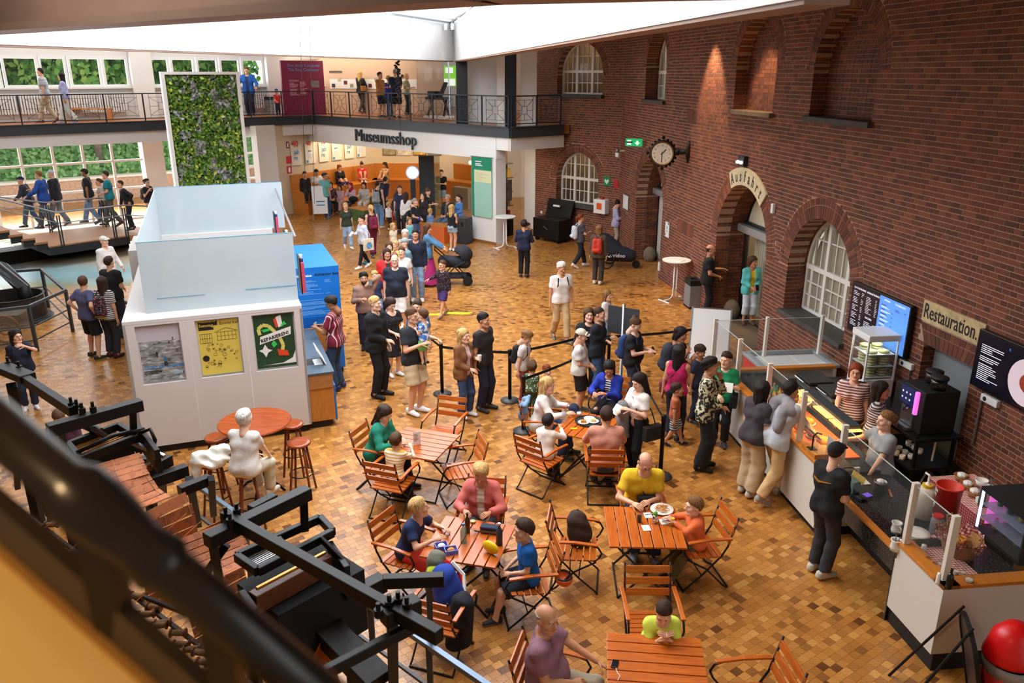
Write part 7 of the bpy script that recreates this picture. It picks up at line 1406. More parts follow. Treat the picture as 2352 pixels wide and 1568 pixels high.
pf('toddler in rust shirt and striped shorts facing the counter',(1553,880),(1545,1022),80,sex='c',hair=('short','d'),skin='t',top=('tee',(168,90,56)),bot=('shorts',(60,64,76),'h',(200,200,204)),legs='wk',shoes=((34,38,56),(40,40,50)),near=True)
I=pf('woman with black curly hair in flowered blouse at the counter',(1622,820),(1610,1075),75,sex='f',skin='t',hair=('curly','k'),top=('shirt',(196,190,156),'cam',(34,36,32)),bot=('wide',(22,22,25)),arms=('fr','chin'),shoes=BS,cap=1.78)
I=pf('woman in green shirt at the corner of the counter',(1675,808),(1650,1020),-20,sex='f',skin='p',hair=('pony','d'),top=('tee',(20,134,88)),bot=('trou',(24,24,28)),arms=('fr','hold'),shoes=((60,64,80),(40,40,50)),head=(-20,5),cap=1.72);handbag(I,(30,30,33),'black shoulder bag of the woman in green',(.2,-.08,.92));paper(I,1,'white receipt roll in the hand of the woman in green')
pf('woman in dark shirt and wide beige trousers at the counter',(1752,876),(1715,1135),120,sex='f',hair=('long','k'),top=('tee',(64,58,64)),bot=('wide',(190,166,132)),arms=('fr','fr'),shoes=((190,180,170),(180,170,160)),lean=8,cap=1.72)
I=pf('man with grey sweater over his shoulders leaning on the counter',(1808,875),(1765,1150),115,skin='t',hair=('short','k'),top=('shirt',(190,196,204)),bot=('trou',(206,170,118)),arms=('fw','fw'),shoes=((150,140,128),(220,214,206)),lean=14,legs='wk',cap=1.84)
s_=SDF()
for q in(-1,1):s_.cone(np.array(I['U'](q*.05,.03,1.46)),np.array(I['U'](q*.17,.05,1.38)),.085,.075);s_.cone(np.array(I['U'](q*.1,.1,1.4)),np.array(I['U'](q*.1,.13,1.12)),.075,.07)
V_,F_=s_.mesh(.018,noise=.004);link('draped_sweater',np_mesh('draped_sweater',V_,F_,[clothm((150,146,150))]),I['root'])
I=pf('young man in black shirt and cap waiting at the till',(1922,1018),(1878,1318),115,skin='p',hair=('buzz','d'),hat=('cap',(20,20,22)),top=('tee',(24,24,26)),bot=('trou',(52,52,58)),arms=('fr','fr'),shoes=((190,184,170),(226,220,210)),cap=1.8,head=(15,5))
pr_=I['root'];o=MB().prism([(-.13,.02),(-.05,-.015),(.13,.05),(.13,.055),(-.05,.01),(-.12,.045)],-.002,.002,'y').build('shirt_print',mat('print_gold',(176,120,40),.5),pr_);o.location=I['U'](0,.145,1.28);o.rotation_euler=(.0,0,math.pi)
# café staff
ph('staff woman with red brown hair and glasses in striped shirt',(1968,835),1.68,-25,sex='f',skin='p',hair=('bob','r'),top=('tee',(222,206,198),'h',(110,60,66)),bot=('trou',(44,40,46)),arms=('low','dn'),glasses=True,near=True)
ph('staff woman with long black hair in dark striped shirt',(2025,877),1.64,60,sex='f',skin='t',hair=('long','k'),top=('tee',(70,64,70),'h',(200,196,196)),bot=('trou',(28,28,32)),arms=('low','dn'),near=True)
ph('staff woman in grey shirt with ponytail pointing at the display',(2040,945),1.64,-85,sex='f',skin='p',hair=('pony','l'),top=('tee',(150,156,158)),bot=('trou',(26,26,30)),arms=('fw2','low'),near=True,fat=.3)
# seated at the tables
I=pch('woman in green leather jacket at the table with the menu card',0,1.66,sex='f',hair=('long','d'),skin='p',top=('jacket',(28,130,106)),bot=('trou',(30,34,50)),arms=('tb','tb2'),lean=16,head=(-15,30))
pch('boy in yellow and white striped shirt leaning on the table',1,1.25,sex='c',hair=('short','m'),skin='p',top=('tee',(232,222,206),'h',(216,164,70)),bot=('trou',(34,38,54)),arms=('tb','chin'),lean=12,dy=-.06)
I=pch('blonde woman in white shirt at the tray table',4,1.70,sex='f',hair=('long','b'),skin='p',top=('shirt',(232,228,224)),bot=('trou',(44,66,106)),arms=('tb','tb'),lean=10,head=(-10,5))
pch('small boy in white sweater at the tray table, back to us',5,1.2,sex='c',hair=('short','k'),skin='t',top=('hoodie',(226,218,210)),bot=('trou',(36,40,54)),arms=('tb','tb'),lean=12,dy=-.08,da=10)
pch('man in pink sweater at the tray table, back to us',6,1.78,hair=('short','d'),top=('long',(204,140,122)),bot=('trou',(60,66,86)),arms=('tb','tb'),lean=5)
pch('woman in royal blue jacket over striped shirt at the tray table',7,1.66,sex='f',hair=('long','k'),skin='t',inner=((30,30,36),'h',(226,226,226)),top=('jacket',(30,50,160)),bot=('trou',BLK),arms=('tb','tb2'),lean=14,head=(15,30))
I=pf('woman in white crop top with grey coat standing at the tray table',(1462,858),(1458,1085),-60,sex='f',skin='p',hair=('long','k'),top=('crop',(230,226,222)),bot=('trou',(22,22,25)),arms=('ph','hold'),head=(0,20),cap=1.72);handbag(I,(36,34,34),'black satchel of the woman in the white crop top',(.26,.1,.82),(.17,.06,.13));paper(I,-1,'white receipt held by the woman in the crop top')
s_=SDF();w1=np.array(I['el'][-1])*.5+np.array(I['wr'][-1])*.5;s_.cone(w1+np.array([0,0,.03]),w1+np.array([.03,0,-.45]),.09,.1,cut=True);s_.cone(w1+np.array([-.05,.02,.03]),w1+np.array([-.06,.04,-.5]),.06,.07,cut=True);V_,F_=s_.mesh(.018,noise=.007);t_=thing('folded_coat','grey coat hanging over the arm of the woman in the crop top','coat',I['w']((0,0,0)),I['ang']);link('coat',np_mesh('coat',V_,F_,[clothm((120,116,116))]),t_)
pch('older woman in coral cardigan with a beer glass',9,1.66,sex='f',skin='t',hair=('thick','b'),inner=((226,190,160),'h',(240,230,220),.7),top=('jacket',(206,106,100)),bot=('trou',(70,70,80)),arms=('tb','tb'),lean=14,head=(0,25),fat=.4)
pch('boy in navy shirt and red shorts at the lunch table',8,1.5,sex='c',hair=('short','b'),skin='l',top=('polo',(26,44,84)),bot=('shorts',(206,54,40)),arms=('tb','tb'),lean=16,head=(35,-5),dy=-.03,da=10)
I=pch('boy in bright blue shirt at the lunch table',10,1.42,sex='c',hair=('curly','d'),skin='l',top=('polo',(14,94,176)),bot=('shorts',(30,34,48)),arms=('lap','lap'),lean=4,head=(15,0),dy=.0)
I=pch('man in yellow shirt eating noodles',13,1.82,skin='l',hair=('bald','d'),top=('tee',(222,182,34)),bot=('trou',(40,48,70)),arms=('tb','tb2'),lean=18,head=(10,35),glasses=True,shoes=GS);handbag(I,(34,32,32),'black sling bag across the yellow shirt',(.05,-.16,1.17),(.06,.12,.05),(-.1,0,1.44),'sling_bag')
pch('boy in orange hoodie with a glass of juice',14,1.2,sex='c',skin='p',hair=('thick','l'),top=('hoodie',(230,112,62)),bot=('trou',(96,80,50)),arms=('tb','tb2'),lean=6,dy=-.05)
pch('boy in lime shirt resting his arms on the table',15,1.34,sex='c',skin='l',hair=('buzz','d'),top=('tee',(206,226,84)),bot=('trou',NVY),arms=('tb2','tb2'),lean=26,head=(-15,30),dy=-.36)
I=pch('bald man in mauve shirt at the bottom of the picture',16,1.76,skin='t',hair=('bald','g'),top=('polo',(136,96,110)),bot=('trou',(170,156,134)),arms=('lap','fw'),fat=.7,lean=-4,head=(-30,5))
# gallery railings
M_rail=mat('railing_iron',(44,46,50),.5,.3)
def railing(F,s0,s1,label,n):
 r=thing('gallery_railing',label,'railing',F.pt(s0,-.02,GF),F.rz);L=s1-s0
 MB().bx(0,L,-.025,.025,.97,1.01).build('handrail',M_rail,r);MB().bx(0,L,-.02,.02,.10,.13).build('bottom_rail',M_rail,r)
 w_=L/n;pm_=MB().bx(-.022,.022,-.022,.022,0,.97).mesh('post',M_rail)
 for i in range(n+1):o=link('post',pm_,r);o.location=(i*w_,0,0)
 p=MB();t=.011;a,b_=.16*w_,.84*w_;c0,c1=.40*w_,.60*w_;z0,z1=.42,.66
 for x in(a,b_):p.bx(x-t/2,x+t/2,-t/2,t/2,.12,.97)
 for x in(c0,c1):p.bx(x-t/2,x+t/2,-t/2,t/2,z0,z1)
 for z in(z0,z1):p.bx(c0,c1,-t/2,t/2,z-t/2,z+t/2)
 for(x0,q0),(x1,q1)in(((a,.22),(c0,z0)),((a,.86),(c0,z1)),((b_,.22),(c1,z0)),((b_,.86),(c1,z1))):p.bar((x0,0,q0),(x1,0,q1),t,t)
 for x0,x1 in((a,c0),(c1,b_)):p.bx(x0,x1,-t/2,t/2,.54-t/2,.54+t/2)
 for q0,q1 in((.22,z0),(z1,.86)):p.bx(w_/2-t/2,w_/2+t/2,-t/2,t/2,q0,q1)
 for z in(.22,.86):p.bx(a,b_,-t/2,t/2,z-t/2,z+t/2)
 pm2=p.mesh('ornament_panel',M_rail)
 for i in range(n):o=link('ornament_panel',pm2,r);o.location=(i*w_,0,0)
 return r
railing(FG,-2.0,FG.len-.05,'black ornamental railing of the gallery along the windows',10);railing(FS,0.05,FS.len-.05,'black ornamental railing of the gallery over the Museumsshop sign',9);railing(FR,.05,2.15,'short black railing where the gallery meets the brick wall',2)
sg=thing('shop_sign','large dark letters Museumsshop on the white fascia','sign',FS.pt(2.78,-.0,3.0),FS.rz);text('lettering','Museumsshop',M_anth,sg,.66,(0,-.02,.14),ex=.03,ay='BOTTOM_BASELINE',sx=1.0,bold=0)
bnr=thing('banner','tall green banner on the white shop pillar','banner',FS.pt(9.5,-.05,.92),FS.rz);bnr=MB().bx(0,.98,-.01,0,0,2.05).build('cloth',mat('banner_mint',(150,196,176),.7),bnr);MB().bx(0,.98,-.014,-.01,1.62,2.05).bx(0,.12,-.014,-.01,0,1.62).build('green_field',mat('banner_green',(20,130,96),.7),bnr);MB().bx(.15,.96,-.014,-.01,1.2,1.6).build('cream_field',mat('banner_cream',(214,214,168),.7),bnr);lines(bnr,M_txtw,.2,.7,[1.9,1.82,1.77],-.014,.03,4);MB().tube([(-.05,-.01,2.06),(1.05,-.01,2.06)],.012,8).build('rod',M_steel,bnr)
lines(bnr,mat('faint_print',(170,176,140),.7),.2,.8,[1.52-.05*i for i in range(6)],-.0145,.012,8)
# green wall
gA,gB=PD(368,168,24.6),PD(548,168,25.6);FGW=Frame(gA,gB);gw=thing('green_wall','tall white framed living wall of green and silver leaves','plant wall',FGW.pt(0,0,0),FGW.rz);GW_,zt=FGW.len,5.66
MB().bx(0,.1,-.12,.5,0,zt).build('frame_side',M_white,gw);MB().bx(GW_-.1,GW_,-.12,.5,0,zt).build('frame_side',M_white,gw);MB().bx(0,GW_,-.12,.5,zt,zt+.08).build('frame_top',M_white,gw);MB().bx(.1,GW_-.1,.1,.5,0,zt).build('backing',mat('soil_dark',(24,30,18),.9),gw)
def leafm():
 m=mat('living_leaves',(60,110,40),.55);k=N(m);g_=k.n('ShaderNodeNewGeometry');oi=k.n('ShaderNodeObjectInfo');a=k.n('ShaderNodeMath',{0:g_.outputs['Random Per Island'],1:oi.outputs['Random']},operation='ADD');fr=k.n('ShaderNodeMath',{0:a.outputs[0]},operation='FRACT')
 ns=k.n('ShaderNodeTexNoise',{'Vector':g_.outputs['Position'],'Scale':3.2,'Detail':3.0});green=k.ramp(fr.outputs[0],[(0,srgb(40,74,26)),(.5,srgb(84,134,44)),(.85,srgb(140,176,56)),(1,srgb(196,206,80))]);silv=k.ramp(fr.outputs[0],[(0,srgb(90,110,90)),(.5,srgb(150,160,154)),(1,srgb(190,182,200))])
 st_=k.n('ShaderNodeMapRange',{0:ns.outputs[0],1:.55,2:.6});mx=k.n('ShaderNodeMix',{0:st_.outputs[0],6:green,7:silv},data_type='RGBA');k.l(mx.outputs[2],k.b.inputs['Base Color']);return m
M_leaf=leafm();rnd=random.Random(4)
def leaf_pts(c,s,rnd):
 a=rnd.uniform(0,6.28);u=Vector((math.cos(a),-.35,math.sin(a))).normalized()*s;v=Vector((-math.sin(a),rnd.uniform(-.5,.3),math.cos(a))).normalized()*s*.3;c=Vector(c);m=c+u*.45
 return[c,m-v+Vector((0,-.012,0)),c+u,m+v+Vector((0,-.012,0))]
def leaves_mesh(name,L,m):
 V=np.array([p for l in L for p in l],np.float32);F=np.arange(len(V),dtype=np.int32).reshape(-1,4);return np_mesh(name,V,F,[m],smooth=False)
L=[]
for i in range(8000):x,z=rnd.uniform(.1,GW_-.1),rnd.uniform(1.8,zt);L.append(leaf_pts((x,.08-.14*rnd.random(),z),rnd.uniform(.07,.14),rnd))
link('leaf_mass',leaves_mesh('leaf_mass',L,M_leaf),gw,kind='stuff')
lm=[leaves_mesh('leaf',[leaf_pts((0,0,0),.15,random.Random(i))],M_leaf)for i in range(6)]
for i in range(300):o=link('leaf',lm[i%6],gw);o.location=(rnd.uniform(.14,GW_-.14),-.09-.05*rnd.random(),rnd.uniform(2.4,zt-.05));o.scale=(rnd.uniform(.7,1.1),)*3
# garden trees and ivy
M_tree=mat('tree_leaves',(86,140,60),.6);kk=N(M_tree);g_=kk.n('ShaderNodeNewGeometry');kk.l(kk.ramp(g_.outputs['Random Per Island'],[(0,srgb(40,84,40)),(.5,srgb(84,140,62)),(1,srgb(150,190,100))]),kk.b.inputs['Base Color']);M_bark=mat('bark',(120,110,100),.9,var=.3)
M_ivyl=mat('ivy_leaves',(110,170,100),.6);kk=N(M_ivyl);g_=kk.n('ShaderNodeNewGeometry');kk.l(kk.ramp(g_.outputs['Random Per Island'],[(0,srgb(84,140,78)),(1,srgb(160,206,140))]),kk.b.inputs['Base Color'])
lab=['leafy tree outside the leftmost gallery window','leafy tree behind the couple on the gallery','leafy tree outside the gallery windows left of the column','leafy tree outside behind the green wall','leafy tree outside behind the man in the blue jacket','leafy tree outside at the right end of the windows']
for i in range(6):
 c=FA.pt(3.2+i*3.6,9+(i%3)*2.2,0);t_=thing('garden_tree',lab[i],'tree',c,0,'garden trees');MB().tube([(0,0,0),(.1,0,3),(0,.1,6)],[.22,.16,.08],10).build('trunk',M_bark,t_,smooth=True);L=[]
 for j in range(2600):
  a,b_=rnd.uniform(0,6.28),rnd.gauss(0,.5);r=2.9*rnd.random()**.4;p=(r*math.cos(a)*math.cos(b_),r*math.sin(a)*math.cos(b_)*.8,6.2+r*math.sin(b_)*1.1);L.append(leaf_pts(p,rnd.uniform(.25,.5),rnd))
 link('crown',leaves_mesh('crown',L,M_tree),t_,kind='stuff')
iv=thing('ivy_bank','bank of green ivy behind the terrace wall outside','ivy',FA.pt(10,8,0),FA.rz);L=[]
for j in range(7000):s_=rnd.uniform(-13,13);y=rnd.uniform(0,5);L.append(leaf_pts((s_,y,1.1+y*.55+rnd.uniform(0,.2)),rnd.uniform(.18,.34),rnd))
link('ivy_leaves',leaves_mesh('ivy_leaves',L,M_ivyl),iv,kind='stuff');MB().prism([(0,.9),(5,3.7),(5,0),(0,0)],-13,13,'x').build('earth_bank',M_ivy,iv)
M_rad=mat('radiator_white',(226,226,222),.4)
for i,(sa_,sb_,lb)in enumerate(((fx(-40,250)[0],fx(292,250)[0],'long white radiator under the gallery windows'),(fx(560,240)[0],fx(625,240)[0],'white radiator behind the man in the blue jacket'))):
 t_=thing('radiator',lb,'radiator',FA.pt(sa_,-.14,GF),FA.rz);n=int((sb_-sa_)/.09);fm=MB().bx(0,.055,-.06,.05,.28,.98).mesh('fin',M_rad)
 for j in range(n):o=link('fin',fm,t_);o.location=(j*(sb_-sa_)/n,0,0)
 MB().bx(0,sb_-sa_,.0,.04,.3,.36).bx(0,sb_-sa_,0,.04,.9,.96).build('header_pipe',M_rad,t_)
M_bn=wood('bench_beech',(206,140,80),(180,114,60),.4)
for px0,px1,py,lb in((97,235,280,'low wooden bench behind the couple on the gallery'),(548,563,262,'wooden bench end beside the green wall')):
 a,b_=P(px0,py,GF),P(px1,py,GF);F=Frame(a,b_);t_=thing('gallery_bench',lb,'bench',F.o+Vector((0,.5,GF)),F.rz);MB().bx(0,F.len,0,.4,.42,.46).build('seat',M_bn,t_);MB().bx(0,.04,0,.4,0,.42).build('side',M_bn,t_);MB().bx(F.len-.04,F.len,0,.4,0,.42).build('side',M_bn,t_)
a,b_=P(655,266,GF),P(750,263,GF);F=Frame(a,b_);mp_=thing('maroon_panel','maroon panel reading Der erste Computer on the gallery','sign',F.o+Vector((0,0,GF)),F.rz);mp_=MB().bx(0,F.len,0,.12,0,2.2).build('panel',mat('maroon_panel',(122,28,66),.6),mp_);text('title','Der erste Computer',mat('title_cyan',(90,150,200),.5),mp_,.17,(.28,-.01,1.95));text('title','The First Computer',mat('title_cyan',(90,150,200),.5),mp_,.17,(.28,-.01,1.78))
lines(mp_,mat('print_rose',(214,160,170),.6),.3,.72,[1.42-.035*i for i in range(18)if i not in(2,9)],-.006,.014,2);lines(mp_,mat('print_rose',(214,160,170),.6),.76,1.1,[1.36-.035*i for i in range(16)if i not in(7,)],-.006,.014,3);MB().bx(1.25,1.62,-.012,0,1.12,1.4).build('photo',mat('bw_photo',(120,110,112),.5,var=.5,scale=8),mp_)
ew=thing('wall_exhibit','row of white text and picture cards on the beige gallery wall','exhibit',FU.pt(.2,-.01,GF),FU.rz);MB().bx(.1,FU.len-.2,-.01,0,1.05,1.45).build('white_strip',M_plas,ew);lines(ew,M_ink,.1,.75,[1.78,1.72],-.005,.03,2)
for i in range(13):x,z=.2+i*(FU.len-.6)/13,1.1+.25*((i*5)%3)/2;MB().bx(x,x+.16,-.02,-.01,z,z+.16).build('picture_card',mat('card_%d'%(i%4),((60,60,64),(200,180,150),(110,40,50),(150,150,140))[i%4],.6,var=.3,scale=12),ew)
fe=thing('fire_extinguisher','red fire extinguisher beside the maroon panel','extinguisher',P(650,255,GF)+Vector((0,.3,0)),0);MB().lathe([(.08,0),(.085,.03),(.085,.42),(.03,.52),(.02,.58)],14).build('cylinder',M_red,fe,smooth=True);MB().bx(-.05,.05,-.02,.02,.56,.62).build('valve',M_ink,fe);MB().tube([(.03,0,.58),(.12,0,.5),(.11,0,.15)],.012,6).build('hose',M_ink,fe)
wbn=thing('gallery_bin','grey bin beside the child in red on the gallery','bin',P(618,264,GF)+Vector((0,.3,0)),0);MB().bx(-.18,.18,-.15,.15,0,.62).build('body',M_steel,wbn);MB().bx(-.185,.185,-.155,.155,.62,.75).build('lid',M_ink,wbn)
gp=thing('glass_partition','tall glass partition around the machine on the gallery','partition',P(960,268,GF),FS.rz);MB().bx(0,1.9,0,.015,0,2.4).build('pane',M_glass,gp);MB().bx(0,.015,0,1.5,0,2.4).build('pane',M_glass,gp);MB().bx(1.9,1.94,-.01,.03,0,2.4).build('edge_post',M_steel,gp)
mc=thing('computing_machine','black historic computing machine behind glass on the gallery','machine',P(1005,272,GF)+Vector((0,.5,0)),FS.rz+.1)
MB().bx(-.55,.55,-.3,.3,0,.08).build('base',M_plas,mc);MB().bx(-.5,.5,-.22,.22,.7,.8).build('table',M_black,mc);MB().bx(-.4,.0,-.18,.15,.8,1.02).build('keyboard_unit',M_anth,mc);MB().bar((.1,0,.8),(.35,.1,1.35),.3,.08).build('printer_plate',M_anth,mc)
for x in(-.45,.45):MB().bar((x,-.2,0),(x*.8,.1,.75),.06,.06).bar((x,.2,0),(x*.8,-.1,.75),.06,.06).build('leg',M_black,mc)
for i in range(5):MB().tube([(-.2+i*.1,-.25,.7),(-.18+i*.1,-.28,.35),(-.1+i*.1,-.25,.68)],.012,6).build('cable',mat('cable_beige',(170,150,120),.6),mc)
ts=thing('green_screen','hanging screen with a green picture in the gallery room','screen',P(1030,258,GF)+Vector((0,1.2,1.1)),FS.rz+.3);MB().bx(-.55,.55,0,.06,0,.95).build('frame',M_plas,ts);MB().bx(-.03,.03,.06,.1,-1.1,.5).build('stand',M_steel,ts);MB().bx(-.52,.52,-.01,0,.03,.92).build('picture',mat('screen_green',(120,190,60),.4,emit=.9),ts);MB().bx(-.4,.3,-.016,-.01,.05,.35).bx(-.2,.2,-.016,-.01,.6,.85).build('white_shapes',mat('screen_white',(235,240,230),.4,emit=.9),ts)
hb=thing('hanging_chain','dark knotted hanging ornament on a wire in front of the gallery','ornament',PD(917,225,26)-Vector((0,0,0)),0);mb=MB()
for i in range(46):mb.ell((rnd.gauss(0,.035),rnd.gauss(0,.035),.0+i*.024),(.045,.045,.03),6,4)
mb.build('chain',M_iron,hb,smooth=True);MB().tube([(0,0,1.0),(0,0,7.4-hb.location.z)],.008,5).tube([(0,0,0),(.0,0,-1.4)],.006,5).build('wire',M_iron,hb)
for i,(px,lb)in enumerate(((668,'long thin wire hanging in front of the maroon panel'),(690,'second thin wire hanging near the gallery corner'))):q=PD(px,60,20);t_=tag(MB().tube([(0,0,0),(.25,0,7.4-2.6)],.006,5).build('hanging_wire',M_iron),lb,'wire');t_.location=(q.x,q.y,2.6)
# shop interior
M_bw=wood('shop_bench_ply',(206,134,54),(184,108,38),.4)
def bench(nm,label,F,s0,s1,d0,d1,h,**k):t_=thing(nm,label,'bench',F.pt(s0,0,0),F.rz);MB().bx(0,s1-s0,-d1,-d0,0,h-.04).build('box',M_bw,t_);MB().bx(0,s1-s0,-d1-.01,-d0,h-.04,h).build('seat',M_bw,t_);return t_
t_=bench('tier_bench','tall wooden tier bench along the poster wall',FB1,.6,FB1.len-.02,.06,.95,.95);MB().bx(0,FB1.len-.62,-.06,0,.95,1.62).build('backrest',M_bw,t_)
t_=bench('tier_bench','tall wooden tier bench along the rear shop wall',FB2,.0,3.1,.06,.95,.95);MB().bx(0,3.1,-.06,0,.95,1.62).build('backrest',M_bw,t_)
t_=bench('low_bench','low wooden bench in front of the tier bench with green inset',FB1,1.0,4.6,1.0,1.75,.5);MB().bx(2.6,2.9,-1.77,-1.75,.02,.44).bx(1.0,1.3,-1.77,-1.75,.02,.44).build('green_inset',mat('inset_green',(70,100,40),.7),t_)
def sbox(label,px,py,w_,d_,h_,m,rz=.0):p=P(px,py);t_=thing('shop_box',label,'box',p,FS.rz+rz);MB().bx(-w_/2,w_/2,-d_/2,d_/2,0,h_-.03).build('box',m,t_);MB().bx(-w_/2-.01,w_/2+.01,-d_/2-.01,d_/2+.01,h_-.03,h_).build('lid',M_bw,t_);return t_
sbox('wooden seat box with dark green end near the bench',835,505,1.1,.7,.5,mat('inset_green',(70,100,40),.7));sbox('large wooden seat box with orange side in the shop',1010,548,1.6,1.0,.6,mat('inset_orange',(206,96,30),.6));sbox('wooden table block with red side in the shop',905,500,1.2,.8,.7,mat('inset_red',(180,40,30),.6))
for i in range(6):
 F,s_=FB1,.75+i*.82;t_=thing('anniversary_poster',['anniversary poster nearest the white pier','second anniversary poster from the white pier','third anniversary poster from the white pier','fourth anniversary poster from the white pier','fifth anniversary poster from the white pier','anniversary poster nearest the shop corner'][i]+(' with big red numerals' if i%2==0 else ' with small numerals'),'poster',F.pt(s_,-.03,2.0),F.rz);t_=MB().bx(0,.6,-.02,0,0,.84).build('sheet',mat('poster_paper',(232,222,206),.6),t_);big=i%2==0
 text('numerals','40',mat('poster_red',(206,50,40),.5),t_,.36 if big else .26,(.08,-.025,.76 if big else .76),bold=.008);text('word','jah' if big else 'Jahre',mat('poster_sky',(60,140,190),.5),t_,.26 if big else .1,(.16,-.025,.45 if big else .5),bold=.005)
 if big:text('word','re',mat('poster_sky',(60,140,190),.5),t_,.26,(.12,-.025,.22),bold=.005)
 else:lines(t_,M_txtl,.1,.5,[.42-.04*j for j in range(6)],-.021,.012,i);MB().bx(.03,.15,-.022,-.02,.03,.15).build('corner_mark',mat('poster_sky',(60,140,190),.5),t_)
for i in range(4):
 t_=thing('framed_print',['framed print nearest the shop corner','pale framed print second from the shop corner','yellow and grey framed print in the shop','framed print nearest the shop screen'][i],'picture',FB2.pt(.45+i*.72,-.03,2.0),FB2.rz);MB().bx(0,.62,-.02,0,0,.88).build('frame',M_bez if i!=1 else M_plas,t_);MB().bx(.02,.6,-.025,-.02,.02,.86).build('print',mat('art_%d'%i,((150,140,110),(206,196,178),(196,160,70),(160,150,140))[i],.6,var=.5,scale=4),t_)
spl=area('shop_ceiling_light',FB1.pt(3.6,-1.0,3.4),FB1.pt(3.6,-.2,1.5),3.2,.4,80,(1,.82,.54));area('shop_ceiling_light',FB2.pt(2.6,-1.4,3.45),FB2.pt(2.6,-.6,.8),3,.5,70,(1,.8,.52))
area('shop_room_light',(-1.5,33.5,3.4),(-1.5,33.6,0),2.5,3,60,(1,.78,.5))
for F_,y0 in((FS,.35),):fbox(F_,-2.4,11.2,.3,4.5,3.5,3.56).build('shop_ceiling',M_cream,shop)
ip=thing('info_pillar','dark pillar with a round glowing photo screen','screen',P(952,512),.1);MB().bx(-.1,.1,-.06,.06,0,1.75).build('pillar',M_anth,ip);MB().lathe([(.27,-.09),(.27,-.05)],28,(0,0,2.0),ax='y').build('ring',M_plas,ip);MB().lathe([(.23,-.1),(.23,-.09)],28,(0,0,2.0),ax='y').build('screen',mat('photo_screen',(206,214,240),.4,emit=1.2),ip)
MB().bx(-.75+1.0,.75+.1,.2,.5,0,2.6).build('cabinet',M_anth,ip)
shc=thing('shop_desk','wooden sales desk with lamps at the back of the shop','desk',PD(1050,420,36)-Vector((0,0,0)),FS.rz);shc.location[2]=0;MB().bx(-1.2,1.6,0,.7,0,1.1).build('body',M_bw,shc);MB().bx(-1.2,1.6,.9,1.2,0,1.75).build('rear_shelf',M_bw,shc);MB().bx(.2,1.2,-.5,-.1,0,.95).build('grey_cabinet',mat('cab_taupe',(140,124,104),.6),shc)
for i in range(4):l_=thing('globe_lamp',['globe lamp at the left of the shop desk','second globe lamp on the shop desk','third globe lamp on the shop desk','globe lamp at the right of the shop desk'][i],'lamp',shc.location+FS.u*(-.2+i*.35)+FS.v*1.05+Vector((0,0,1.75)),0);MB().ell((0,0,.1),(.09,.09,.09),12,8).build('globe',mat('globe_glow',(255,226,170),.4,emit=4),l_,smooth=True);MB().lathe([(.04,0),(.03,.03)],10).build('base',M_ink,l_)
gd_=thing('glass_wall','greenish glass wall beside the shop sales desk','glass wall',P(985,480),FS.rz-.4);MB().bx(0,1.6,0,.02,0,2.9).build('pane',mat('green_glass',(150,176,150),.06,alpha=.4),gd_)
dn=thing('donation_box','dark donation pillar with a clear acrylic top','donation box',P(1066,558),FS.rz+.15);MB().bx(-.24,.24,-.2,.2,0,.92).build('pillar',M_anth,dn,bevel=.01);MB().bx(-.22,.22,-.18,.18,.92,1.2).build('acrylic_top',M_clear,dn);MB().bx(-.16,-.06,-.205,-.2,.62,.78).bx(.02,.12,-.205,-.2,.62,.78).build('slot',M_dark,dn)
sw_=thing('shop_shelves','lit shop shelves with goods behind glass right of the pillar','shelves',FR.pt(.45,1.7,0),FR.rz)
for z in(.6,1.1,1.6,2.1,2.6):MB().bx(-.1,1.0,0,.35,z,z+.03).build('shelf',M_steel,sw_)
MB().bx(-.1,1.0,.36,.4,0,3.3).build('back',mat('shelf_back',(130,96,70),.7),sw_);MB().bx(-.1,1.0,0,.35,0,.6).build('cupboard',M_dark,sw_)
for i in range(24):o=MB().bx(-.06,.06,-.05,.05,0,.2+.05*(i%3)).build('goods_box',mat('goods_%d'%(i%5),((200,60,50),(230,220,200),(60,110,80),(220,170,60),(90,90,110))[i%5],.5),sw_);o.location=(.02+(i%6)*.17,.15,.63+(i//6)*.5)
MB().bx(.2,.7,-.3,-.29,1.35,2.1).build('photo_poster',mat('bw_photo',(120,110,112),.5,var=.5,scale=8),sw_);MB().bx(-.1,1.1,-.32,-.31,.1,3.2).build('shop_glass',M_glass,sw_)
area('shelf_light',FR.pt(.8,1.4,3.2),FR.pt(.8,1.8,1.5),.8,.2,30,(1,.82,.56))
for i,(px,py,w_,h_,m,lb)in enumerate(((660,333,.16,.26,mat('extinguisher_sign',(120,30,30),.5),'small dark red extinguisher sign on the pier'),(663,367,.3,.3,M_red,'plain red panel on the pier'),(664,390,.26,.3,M_red,'red hydrant sign on the pier'),(642,145,.14,.2,mat('extinguisher_sign',(120,30,30),.5),'small sign above the gallery extinguisher'))):
 q=PD(px,py,32.9 if i<3 else 36.4);t_=thing('safety_sign',lb,'sign',q,FB1.rz if i<3 else FU.rz);MB().bx(-w_/2,w_/2,-.02,0,-h_/2,h_/2).build('panel',m,t_);MB().bx(-w_*.2,w_*.2,-.024,-.02,-h_*.3,h_*.3).build('pictogram',M_plas,t_)if i!=1 else None
ez=thing('flip_easel','white paper easel with printing beside the kiosk','easel',P(738,505),.2);MB().bar((0,0,.25),(0,.18,1.35),.62,.02,up=(0,1,0)).build('board',M_plas,ez)
for x in(-.3,.3):MB().tube([(x,-.05,0),(x,.2,1.4)],.018,6).build('leg',M_steel,ez)
lines(ez,mat('print_blue',(30,130,200),.5),-.15,.2,[.75,.6],.04,.04,2)
